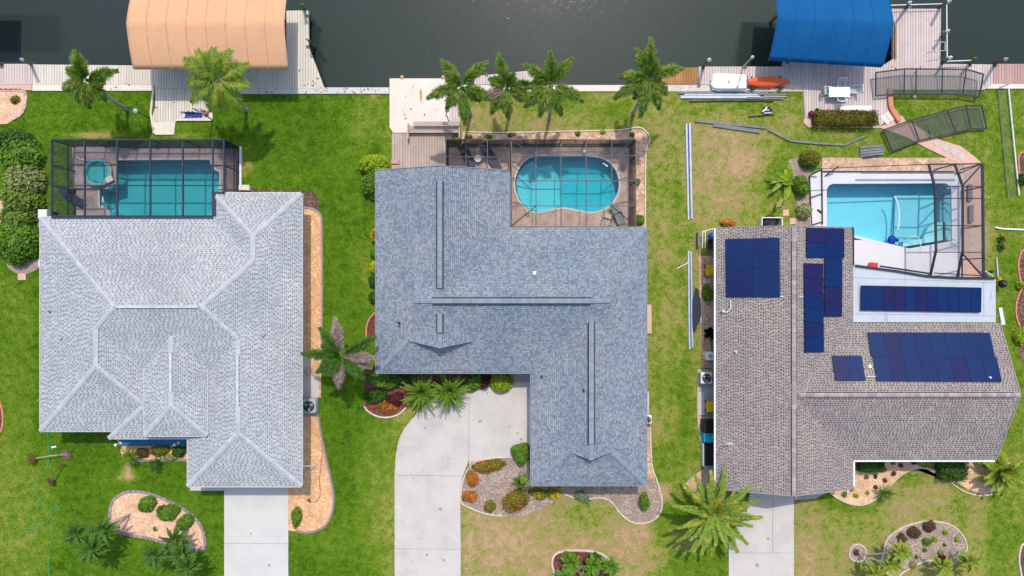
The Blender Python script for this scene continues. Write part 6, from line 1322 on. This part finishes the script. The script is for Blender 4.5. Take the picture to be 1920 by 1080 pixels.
# big date palm
dfr = ring_fronds(21, (14, 32), (25, 45), (.85, 1.0), 11) + ring_fronds(13, (42, 62), (30, 50), (.62, .85), 12, 7)
palm('huge yellow green date palm overhanging the taupe house and driveway', (1322, 950), (1340, 962), 2.6, [(a, s, e, d) for a, s, e, d in dfr], 'date', kind='flat', L=3.45, ll=.46, n=80, lw=.10, tr=.35, cs=False, tm='trunk_b', seed=8, cat='date palm', name='date_palm')
# cycads by the middle driveway
for k, (x, y, l, r) in enumerate(((790, 737, 'round cycad with stiff green fronds, left one at the middle driveway corner', 1.65), (843, 735, 'round cycad with stiff green fronds, right one at the middle driveway corner', 1.6))):
    rosette('cycad', l, 'cycad', x, y, r, 78, 'cycad', .0, (8, 72), (20, 55), .17, .06, 'paired cycads by the driveway', 24, 20 + k, 1.0)
rosette('small_cycad', 'small spiky cycad in the bed under the blue grey garage corner', 'cycad', 1100, 936, .5, 24, 'b_sage', 0, (15, 70), (20, 60), .12, .03, None, 14, 31)
# clustered palms of the left front lawn
def multi(label, bx, by, heads, m, L=1.05, name='pygmy_palm', group=None, tr=.05, nf=18, ll=.26):
    b = G(bx, by); root = thing(name, label, 'palm tree', (b.x, b.y, 0), 0, group)
    vs = [frond_mesh('frond', M[m], L, math.radians(e), math.radians(d), ll, 28, .07, 0, seed=int(bx) + k, r=.015, sag=.1) for k, (e, d) in enumerate(((15, 50), (35, 60), (60, 60)))]
    for hx, hy, hz in heads:
        c = G(hx, hy, hz) - b; MB().tube([Vector(p) for p in smooth_poly([(0, 0, 0), (c.x * .25, c.y * .25, hz * .4), (c.x * .7, c.y * .7, hz * .75), (c.x, c.y, hz)], 4, False)], tr, 7).build('trunk', M['trunk'], root)
        for i in range(nf): link('frond', vs[i % 3], root, None, c, (0, 0, i * 2.39996 + hx), random.uniform(.75, 1.1))
    return root
multi('cluster palm leaning on thin trunks out of the left island bed', 245, 963, [(145, 999, 2.6), (197, 992, 2.2), (174, 1030, 2.8)], 'foxd', 1.15)
multi('cluster palm at the lower right end of the left island bed', 350, 1008, [(291, 1040, 2.4), (342, 1040, 2.2), (352, 1062, 2.6), (330, 1012, 1.4)], 'foxd', 1.15)
multi('cluster palm beside the small round bed on the right front lawn', 1610, 1037, [(1668, 1058, 2.0), (1688, 1034, 2.2), (1640, 1075, 1.8)], 'foxy', 1.0)
multi('yellow green palm at the lower right rim of the right island bed', 1800, 1032, [(1816, 1052, 1.5), (1768, 1062, 1.3)], 'foxy', 1.05)
multi('palm with dark green heads in the small bottom bed before the blue grey house', 1090, 1062, [(1070, 1056, 1.2), (1112, 1060, 1.4), (1145, 1062, 1.6), (1060, 1082, 1.5), (1100, 1088, 1.5)], 'b_mid', .85)
rosette('fan_palm', 'bushy yellow green fan palm at the right edge by the taupe house', 'palm tree', 1880, 886, 1.65, 50, 'foxy', 0, (5, 70), (20, 60), .40, .10, None, 22, 41, .9)
rosette('small_palm', 'small palm at the kerb of the taupe house front bed', 'palm tree', 1662, 926, .85, 18, 'b_mid', 0, (10, 60), (20, 60), .2, .035, None, 18, 42, .5)
rosette('small_palm', 'small palm at the left end of the blue porch floor', 'palm tree', 241, 856, .8, 22, 'cycad', 0, (5, 60), (20, 60), .2, .035, None, 18, 43, .6)
rosette('small_palm', 'low palm by the kerb in front of the blue porch bed', 'palm tree', 290, 872, .7, 14, 'b_dark', 0, (5, 40), (20, 60), .2, .03, None, 16, 44, .2)
rosette('traveller_palm', 'spiky dracaena with yellow and white fronds beside the blue grey roof', 'plant', 975, 903, .75, 26, 'b_mid', 0, (20, 80), (20, 60), .14, .04, None, 16, 45, .5)
t = thing('banana_leaf_plant', 'tall plant with one yellow and one cream leaf leaning over the blue grey eave', 'plant', G(972, 905)); 
for az, L, m in ((68, 1.6, 'date'), (34, 1.9, 'b_pale')):
    mb = MB(); d = Vector((math.cos(math.radians(az)), math.sin(math.radians(az)), 0)); s = Vector((-d.y, d.x, 0)); pts = []
    for i in range(8): q = i / 7; p = Vector((0, 0, 1.2)) + d * L * q * .95 + Vector((0, 0, 2.2 * q * (1 - .35 * q))); w_ = .28 * math.sin(math.pi * max(0, (q - .35) / .65)) ** .7 if q > .35 else .02; pts.append((p, w_))
    for (p, a), (q, b) in zip(pts, pts[1:]): mb.add([p - s * a, p + Vector((0, 0, -a * .4)), p + s * a, q + s * b, q + Vector((0, 0, -b * .4)), q - s * b], [(0, 1, 4, 5), (1, 2, 3, 4)])
    mb.tube([(0, 0, 0), (0, 0, 1.2), pts[3][0]], .03, 5); mb.build('leaf', M[m], t)
# banana like clump by the rear lawn of the right house
t = thing('banana_clump', 'sprawling green banana clump with pale stems on the rear lawn', 'plant', G(1472, 350))
for k in range(12):
    az = random.uniform(100, 330); L = random.uniform(.8, 1.9); mb = MB(); d = Vector((math.cos(math.radians(az)), math.sin(math.radians(az)), 0)); s = Vector((-d.y, d.x, 0)); b0 = Vector((random.uniform(-.3, .5), random.uniform(-.7, .9), 0)); pts = []
    for i in range(7): q = i / 6; pts.append((b0 + d * L * q + Vector((0, 0, .3 + 1.3 * q * (1 - .75 * q))), .17 * math.sin(math.pi * min(1, .08 + q * .9)) + .01))
    for (p, a), (q, b) in zip(pts, pts[1:]): mb.add([p - s * a, p + Vector((0, 0, -a * .5)), p + s * a, q + s * b, q + Vector((0, 0, -b * .5)), q - s * b], [(0, 1, 4, 5), (1, 2, 3, 4)])
    mb.build('leaf', M[('b_mid', 'b_lime', 'cycad', 'date')[k % 4]], t)
for a, b in (((1447, 324), (1463, 321)), ((1484, 327), (1472, 354)), ((1468, 361), (1440, 370))): MB().tube([G(*a, .5), G(*b, .3)], .05, 6).build('stem', M['white'], t)

# ------------------------------------------------------------ bushes and hedges
for k, (x, y, rx, ry, h, m) in enumerate(((24, 262, 34, 28, 1.2, 'b_dark'), (34, 296, 35, 36, 1.7, 'b_mid'), (36, 335, 33, 34, 2.0, 'b_hp'), (34, 372, 36, 32, 1.8, 'b_hm'), (32, 405, 34, 30, 1.5, 'b_hm'), (26, 448, 42, 44, 1.9, 'b_mid'))):
    bush('hedge_shrub', ('dark shrub at the top end of the left edge hedge', 'second shrub from the top of the left edge hedge', 'pale leaved third shrub of the left edge hedge', 'shrub of the left edge hedge beside the dark cage', 'shrub of the left edge hedge level with the small terrace', 'large rounded shrub at the bottom end of the left edge hedge')[k], 'shrub', x, y, rx * 1.12, ry * 1.12, h, m, group='hedge at the left edge', leaf=.12, lobes=15)
bush('lime_shrub', 'bright lime round shrub at the corner of the blue grey roof', 'shrub', 701, 307, 30, 27, 1.6, 'b_lime', leaf=.10)
bush('dark_shrub', 'darker green shrub below the lime one', 'shrub', 697, 345, 22, 30, 1.4, 'b_mid', leaf=.10)
for k, (y, m, r, f) in enumerate(((442, 'b_olive', 10, .3), (475, 'b_mid', 10, 0), (502, 'b_lime', 10, .4), (528, 'b_dark', 14, 0), (560, 'b_dark', 13, 0))):
    bush('wall_plant', ('olive plant with yellow specks by the left wall of the blue grey house', 'green plant by the left wall of the blue grey house below the olive one', 'yellow flowering plant by the left wall of the blue grey house', 'dark plant by the left wall of the blue grey house', 'lowest dark plant by the left wall of the blue grey house')[k], 'shrub', 702, y, r, 14, .7, m, leaf=.07, fl=f or None, flm='fl_y')
bush('hedge', 'long clipped brown green hedge below the white patio table', 'hedge', 1585, 222, 58, 14, 1.0, 'b_hedge', 5200, .07, square=True)
bush('round_bush', 'round olive bush at the upper corner of the white pool deck', 'bush', 1522, 297, 20, 18, 1.3, 'b_olive', 2600, .07, lobes=0)
bush('green_bush', 'bright green bush touching the white pool deck', 'bush', 1505, 349, 16, 22, 1.2, 'b_mid', 2200, .09)
bush('pale_bush', 'pale yellow green bush below the bright green bush', 'bush', 1510, 396, 15, 16, .9, 'b_pale', 1800, .07)
bush('orange_flower_bush', 'orange flowering plants at the canal end of the taupe house', 'flowers', 1366, 419, 17, 7, .5, 'b_olive', 500, .06, fl=1.2, flm='fl_o')
bush('round_bush', 'clipped lime topped bush on the edge of the middle driveway', 'bush', 940, 718, 23, 20, 1.2, 'b_lime', 2800, .07, lobes=0)
bush('maroon_shrub', 'dark maroon shrub left of the clipped lime topped bush', 'shrub', 907, 716, 13, 17, .9, 'b_maroon', 900, .09)
bush('green_shrub', 'green shrub between the cycads and the maroon shrub', 'shrub', 888, 717, 22, 22, .9, 'b_mid', 1600, .10)
bush('red_leaf_shrub', 'purplish shrub under the eave between the two cycads', 'shrub', 868, 706, 16, 12, 1.0, 'b_brown', 800, .09)
bush('green_shrub', 'broad green shrub below the dry fronded palm', 'shrub', 716, 712, 36, 22, 1.1, 'b_mid', 2400, .10); bush('green_shrub', 'dark green shrub left of the left cycad', 'shrub', 748, 708, 26, 18, 1.2, 'b_dark', 1600, .1)
bush('low_shrub', 'dark green ground shrub at the left end of the round mulch bed', 'shrub', 705, 745, 24, 16, .6, 'b_dark', 1400, .08)
bush('maroon_shrub', 'maroon leaved groundcover in the round mulch bed', 'shrub', 742, 750, 20, 16, .5, 'b_maroon', 1200, .07); bush('flower_patch', 'orange red flowers along the kerb of the round mulch bed', 'flowers', 726, 764, 24, 13, .35, 'b_olive', 900, .05, fl=1.1, flm='fl_o')
bush('red_flower', 'small red flower clump at the left of the orange flowers', 'flowers', 699, 763, 6, 5, .4, 'fl_r', 160, .06)
for k, (x, y, rx, ry, h, fl_, l) in enumerate(((905, 876, 32, 15, .4, .25, 'olive groundcover with orange blooms along the top of the driveway bed'), (925, 872, 26, 13, .4, .12, 'olive groundcover at the top right of the driveway bed'), (885, 898, 15, 17, .4, .8, 'groundcover with dense orange blooms at the left of the driveway bed'), (880, 932, 17, 13, .3, .9, 'reddish orange groundcover at the lower left of the driveway bed'), (918, 950, 14, 13, .5, .1, 'small round olive bush at the bottom of the driveway bed'), (966, 941, 27, 27, .7, .15, 'large round olive bush with orange specks in the driveway bed'))):
    bush('groundcover', l, 'bush', x, y, rx, ry, h, 'b_olive' if k != 3 else 'b_hedge', int(rx * ry * 3.2), .06, fl=fl_, flm='fl_o', lobes=5)
bush('green_bush', 'dense green bush between the middle driveway and the blue grey wall', 'bush', 977, 852, 19, 24, 1.3, 'b_mid', 2600, .08)
bush('yellow_flower_bush', 'bush with bright yellow flowers at the eave of the blue grey garage', 'bush', 1039, 926, 16, 12, .7, 'b_olive', 900, .06, fl=.9, flm='fl_y'); bush('olive_shrub', 'olive shrub left of the bright yellow flowers', 'bush', 1010, 926, 20, 13, .7, 'b_olive', 1300, .06, fl=.12, flm='fl_y')
bush('grey_green_shrub', 'grey green shrub on the kerb below the blue grey garage eave', 'shrub', 1088, 931, 13, 11, .5, 'b_sage', 700, .07)
bush('green_bush', 'upright green bush in the round end of the pale rock bed', 'bush', 1208, 941, 12, 20, .9, 'b_mid', 1300, .06)
bush('small_bush', 'left bush in the small bottom bed before the blue grey house', 'bush', 1069, 1050, 17, 20, .7, 'b_mid', 1300, .07); bush('small_bush', 'right bush in the small bottom bed before the blue grey house', 'bush', 1112, 1054, 16, 20, .7, 'b_dark', 1200, .07)
bush('round_bush', 'green bush at the lower corner of the orange gravel strip', 'bush', 555, 972, 12, 21, .6, 'b_mid', 1300, .07)
for k, (x, y, rx, ry) in enumerate(((271, 945, 20, 17), (313, 962, 23, 18), (346, 981, 18, 18))):
    bush('round_bush', ('left green bush on the left island bed', 'middle green bush on the left island bed', 'right green bush on the left island bed')[k], 'bush', x, y, rx, ry, .8, 'b_mid', 1900, .08, group='three bushes on the left island bed')
bush('green_sprout', 'tiny green sprout on the peach gravel of the left island bed', 'plant', 290, 993, 5, 6, .25, 'b_mid', 90, .06)
for k, (x, y, rx, ry, m) in enumerate(((265, 850, 14, 10, 'b_brown'), (300, 846, 22, 12, 'b_olive'), (335, 846, 16, 13, 'b_dark'), (318, 858, 20, 5, 'b_pale'))):
    bush('porch_shrub', ('brownish shrub beside the small palm in the porch bed', 'olive shrub in the middle of the porch bed', 'dark shrub at the right end of the porch bed', 'row of pale small plants at the kerb of the porch bed')[k], 'shrub', x, y, rx, ry, .6, m, None, .08)
for k, (x, y, rx, ry, l) in enumerate(((1633, 872, 22, 12, 'dark green clipped hedge at the left of the taupe house front bed'), (1786, 882, 26, 18, 'dark green clipped hedge at the right of the taupe house front bed'))):
    bush('hedge', l, 'hedge', x, y, rx, ry, .9, 'b_dark', 2400, .08, square=True)
bush('green_bush', 'green bush squeezed between side yard beams and the taupe house wall', 'bush', 1328, 551, 11, 20, .9, 'b_mid', 1100, .08)
bush('green_bush', 'bushy green plant at the lower right corner of the middle cage', 'bush', 1200, 412, 9, 11, .6, 'b_mid', 600, .07); bush('sage_plant', 'small sage plant on the right side of the middle cage', 'plant', 1196, 341, 7, 8, .4, 'b_sage', 260, .06)
for k, (x, y) in enumerate(((1130, 247), (1084, 250), (1186, 252), (880, 256), (915, 256), (960, 252))): bush('bed_plant', 'low plant number' if False else ('yellow green tuft in the bed above the kidney pool near its right end', 'small green tuft in the bed above the kidney pool', 'brownish green tuft at the upper right corner of the middle cage bed', 'green tuft above the small side porch, left one', 'green tuft above the small side porch, right one', 'green tuft above the joint of the two cage parts')[k], 'plant', x, y, 6 + (k > 2) * 3, 5, .3, ('b_lime', 'b_mid', 'b_olive', 'b_mid', 'b_mid', 'b_olive')[k], 140, .06)
for k, (x, y, m, r) in enumerate(((1625, 895, 'b_olive', 5), (1642, 894, 'b_brown', 5), (1659, 881, 'b_olive', 5), (1660, 901, 'b_brown', 5), (1676, 888, 'b_brown', 6), (1690, 873, 'black', 5), (1642, 914, 'b_brown', 5), (1675, 867, 'b_mid', 5), (1627, 924, 'b_lime', 5), (1605, 930, 'b_lime', 6), (1584, 928, 'b_mid', 7), (1598, 917, 'b_olive', 5), (1714, 867, 'b_maroon', 6))):
    if m == 'black': m = 'b_brown'
    bush('rock_garden_plant', 'small %s tuft on the peach gravel, %s' % ({'b_olive': 'olive', 'b_brown': 'brown', 'b_mid': 'green', 'b_lime': 'lime', 'b_maroon': 'maroon'}[m], ('uppermost left of the wall', 'right of the leftmost olive one', 'under the eave near the hedge', 'in the middle of the gravel', 'right of the middle', 'under the eave right of centre', 'lowest brown one', 'touching the eave', 'right of the drain pipe', 'lowest near the kerb', 'leftmost of all', 'by the white downspout', 'at the eave centre')[k]), 'plant', x, y, r, r, .25, m, 130, .06, group='small plants on the peach gravel')
for k, (x, y, m, r) in enumerate(((1745, 988, 'b_brown', 14), (1717, 1000, 'b_brown', 14), (1694, 1010, 'b_brown', 11), (1774, 999, 'b_lime', 6), (1797, 1012, 'b_lime', 6), (1740, 1017, 'b_mid', 9), (1753, 1012, 'b_lime', 6), (1765, 1036, 'b_pale', 7), (1706, 1037, 'b_pale', 6), (1670, 1041, 'b_pale', 6), (1735, 1031, 'b_olive', 5), (1720, 1045, 'b_olive', 4), (1772, 1022, 'b_brown', 3), (1773, 1052, 'b_maroon', 14), (1715, 1060, 'b_pale', 9))):
    bush('island_plant', ('large brown grass clump topmost on the right island bed', 'large dark brown grass clump in the middle of three on the right island bed', 'brown grass clump leftmost of three on the right island bed', 'yellow tuft upper right on the right island bed', 'yellow tuft at the right rim of the right island bed', 'flat green plant in the centre of the right island bed', 'yellow green tuft touching the flat green plant', 'pale yellow rosette low on the right island bed', 'pale yellow rosette beside the cluster palm head', 'pale rosette in the lower left of the right island bed', 'small olive tuft under the flat green plant', 'small olive tuft near the lower rim', 'tiny brown tuft right of centre on the island bed', 'reddish low plants along the lower rim of the right island bed', 'pale grass clump at the bottom rim of the right island bed')[k], 'plant', x, y, r, r * .9, .35 if r < 9 else .6, m, int(40 + r * r * 3.6), .06, group='plants on the right island bed')
bush('bed_tuft', 'small olive tuft on the gravel bed at the top left corner', 'plant', 26, 186, 11, 9, .4, 'b_olive', 300, .07); bush('bed_tuft', 'low plant on the small round bed at the bottom right', 'plant', 1606, 1036, 7, 7, .3, 'b_brown', 150, .06)
for k, (x, y) in enumerate(((1878, 448), (1877, 463))):
    rosette('bromeliad', ('upper', 'lower')[k] + ' reddish green bromeliad on the right edge lawn', 'plant', x, y, .45, 16, 'b_dark', 0, (20, 70), (10, 50), 0, .05, 'two bromeliads', seed=60 + k); bush('orange_bloom', ('upper', 'lower')[k] + ' orange tipped leaves of a bromeliad', 'flowers', x + 8, y, 6, 2.5, .4, 'fl_o', 70, .05)
bush('corner_shrub', 'yellow green shrub in the brick edged bed at the right edge', 'shrub', 1916, 628, 12, 20, .8, 'b_lime', 900, .1); bush('corner_shrub', 'yellow flowering plant by the kettle barbecue', 'plant', 1873, 524, 6, 5, .4, 'b_lime', 140, .07, fl=.5, flm='fl_y'); bush('corner_shrub', 'green plant at the right edge beside the barbecue bed', 'shrub', 1914, 535, 8, 7, .6, 'b_lime', 300, .1); bush('dark_shrub', 'dark shrub at the right edge below the white pipe', 'shrub', 1918, 335, 8, 14, .7, 'b_dark', 400, .1)
# toppled dry palms on the left front lawn
for k, (x, y, tx, ty, lab) in enumerate(((124, 853, 66, 860, 'fallen dry palm head with a pale stalk on the left front lawn, upper one'), (126, 872, 97, 898, 'arching reddish dry frond on the left front lawn, lower one'))):
    b = G(x, y); t = thing('dry_palm', lab, 'dry plant', (b.x, b.y, 0)); e = G(tx, ty, .5) - b
    MB().tube([Vector(p) for p in smooth_poly([(0, 0, 0), (e.x * .3, e.y * .3 + (.15 if k == 0 else .4), .6), (e.x, e.y, .4)], 5, False)], .04, 6).build('stalk', M['trunk' if k == 0 else 'trunk_b'], t)
    for j in range(5): link('frond', frond_mesh('frond', M['b_brown'], .9 if k == 0 else .6, .2, .7, .12, 20, .04, 0, seed=80 + j + k * 7, r=.015), t, None, (e.x, e.y, .42), (0, 0, math.atan2(e.y, e.x) + (j - 2) * .35))
    o_ = bed('mulch', [(x - 8, y - 7), (x + 4, y - 9), (x + 10, y), (x + 5, y + 8), (x - 5, y + 7), (x - 10, y)], .025) if k == 0 else None

# ------------------------------------------------------------ turf sheet and grass
xs_ = np.concatenate([[-400, -120, -70], np.arange(-44, 44.01, .25), [70, 120, 400]]); ys_ = np.concatenate([[-400, -150, -70, -45], np.arange(-26, SEAW + .01, .25), [SEAW]])
XX, YY = np.meshgrid(xs_, ys_); nxg, nyg = len(xs_), len(ys_)
V = np.stack([XX.ravel(), YY.ravel(), np.zeros(XX.size)], 1)
ii, jj = np.meshgrid(np.arange(nxg - 1), np.arange(nyg - 1)); a = (jj * nxg + ii).ravel(); F = np.stack([a, a + 1, a + nxg + 1, a + nxg], 1)
keep = np.ones(len(F), bool)
for hp in HOLES:
    allin = np.ones(len(F), bool)
    for k in range(4): allin &= inpoly(hp, V[F[:, k], 0], V[F[:, k], 1])
    keep &= ~allin
F = F[keep]
me = bpy.data.meshes.new('lawn'); me.vertices.add(len(V)); me.vertices.foreach_set('co', V.astype(np.float32).ravel()); me.loops.add(F.size); me.loops.foreach_set('vertex_index', F.astype(np.int32).ravel())
me.polygons.add(len(F)); me.polygons.foreach_set('loop_start', np.arange(0, F.size, 4, dtype=np.int32)); me.polygons.foreach_set('loop_total', np.full(len(F), 4, np.int32)); me.materials.append(M['grass']); me.update(calc_edges=True)
px, py = px_of(V[:, 0], V[:, 1]); at = me.attributes.new('dry', 'FLOAT', 'POINT'); at.data.foreach_set('value', blob_dry(px, py).astype(np.float32))
o = link('lawn', me); o['kind'] = 'structure'
NB = 420000
gx = rng.uniform(-39.5, 39.5, NB); gy = rng.uniform(-22.5, SEAW - .05, NB); ok = np.ones(NB, bool)
HSE = [[Wd(x, y)[:2] for x, y in P_] for P_ in (((-822, -112), (-517, -112), (-517, -155), (-389, -155), (-389, 338), (-562, 338), (-562, 240), (-822, 240)), ((-229, -195), (-18, -195), (-18, -94), (226, -94), (226, 338), (47, 338), (47, 138), (-229, 138)), ((376, -95), (592, -95), (592, 75), (850, 75), (850, 292), (592, 292), (592, 338), (376, 338)))]
for P_ in EXCL + HSE + [[tuple(p) for p in GP([(1518, 318), (1604, 318), (1604, 560), (1518, 560)])]]:
    bx = [p[0] for p in P_]; by = [p[1] for p in P_]; c = ok & (gx > min(bx)) & (gx < max(bx)) & (gy > min(by)) & (gy < max(by)); idx = np.nonzero(c)[0]
    if len(idx): ok[idx[inpoly(P_, gx[idx], gy[idx])]] = False
gx, gy = gx[ok], gy[ok]; n = len(gx); qx, qy = px_of(gx, gy); dr = blob_dry(qx, qy)
ok2 = rng.random(n) < np.clip(1.35 - dr, .12, 1); gx, gy, dr = gx[ok2], gy[ok2], dr[ok2]; n = len(gx)
an = rng.uniform(0, 2 * np.pi, n); hh = rng.uniform(.03, .085, n) * (1.15 - .6 * dr); wd = rng.uniform(.012, .035, n); ln = rng.uniform(.02, .09, n); a2 = rng.uniform(0, 2 * np.pi, n)
Vb = np.zeros((n, 3, 3)); Vb[:, 0, 0] = gx - np.cos(an) * wd; Vb[:, 0, 1] = gy - np.sin(an) * wd; Vb[:, 1, 0] = gx + np.cos(an) * wd; Vb[:, 1, 1] = gy + np.sin(an) * wd
Vb[:, 2, 0] = gx + np.cos(a2) * ln; Vb[:, 2, 1] = gy + np.sin(a2) * ln; Vb[:, 2, 2] = hh
me = fast_mesh('grass', Vb.reshape(-1, 3), n, 3, M['blades'])
if len(me.vertices) == n * 3: at = me.attributes.new('dry', 'FLOAT', 'POINT'); at.data.foreach_set('value', np.repeat(dr, 3).astype(np.float32))
g_ = link('grass', me); g_['kind'] = 'stuff'; g_['label'] = 'mown turf with green and dry patches'; g_['category'] = 'grass'

# fallen leaves and twigs on seawalls, docks and paving
lt = MB(); g = random.Random(77)
for (x0, x1, y0, y1, zz, n_) in ((480, 725, 164, 174, .115, 46), (560, 604, 130, 162, .14, 9), (200, 285, 156, 168, .12, 7), (736, 840, 152, 240, .14, 12), (740, 860, 760, 1070, .08, 10), (885, 990, 720, 850, .08, 10), (1240, 1500, 160, 170, .12, 10), (292, 392, 170, 250, .12, 8), (1660, 1760, 20, 160, .14, 10), (970, 1180, 400, 424, .12, 8)):
    for _ in range(n_):
        c = G(g.uniform(x0, x1), g.uniform(y0, y1), zz); a = g.uniform(0, 6.28); s = g.uniform(.04, .13); d = Vector((math.cos(a), math.sin(a), 0)) * s; e = Vector((-d.y, d.x, 0)) * g.uniform(.2, .5); lt.add([c - d, c - e, c + d + Vector((0, 0, .02)), c + e], [(0, 1, 2, 3)])
lt.build('fallen_leaves', M['b_brown'], None, 'stuff')

g = random.Random(5)
for x, y, r in ((826, 955, .16), (800, 1040, .12), (900, 790, .18), (470, 1000, .10), (505, 1060, .14), (1440, 1010, .13), (1420, 1060, .18), (840, 860, .08), (955, 800, .1)):
    c = G(x, y, .073); MB().prism([(c.x + r * g.uniform(.5, 1.1) * math.cos(t * .628), c.y + r * g.uniform(.5, 1.1) * math.sin(t * .628)) for t in range(10)], .06, .0735).build('stain', M['stain'], dw2 if x < 1000 and x > 700 else (dw1 if x < 700 else dw3))
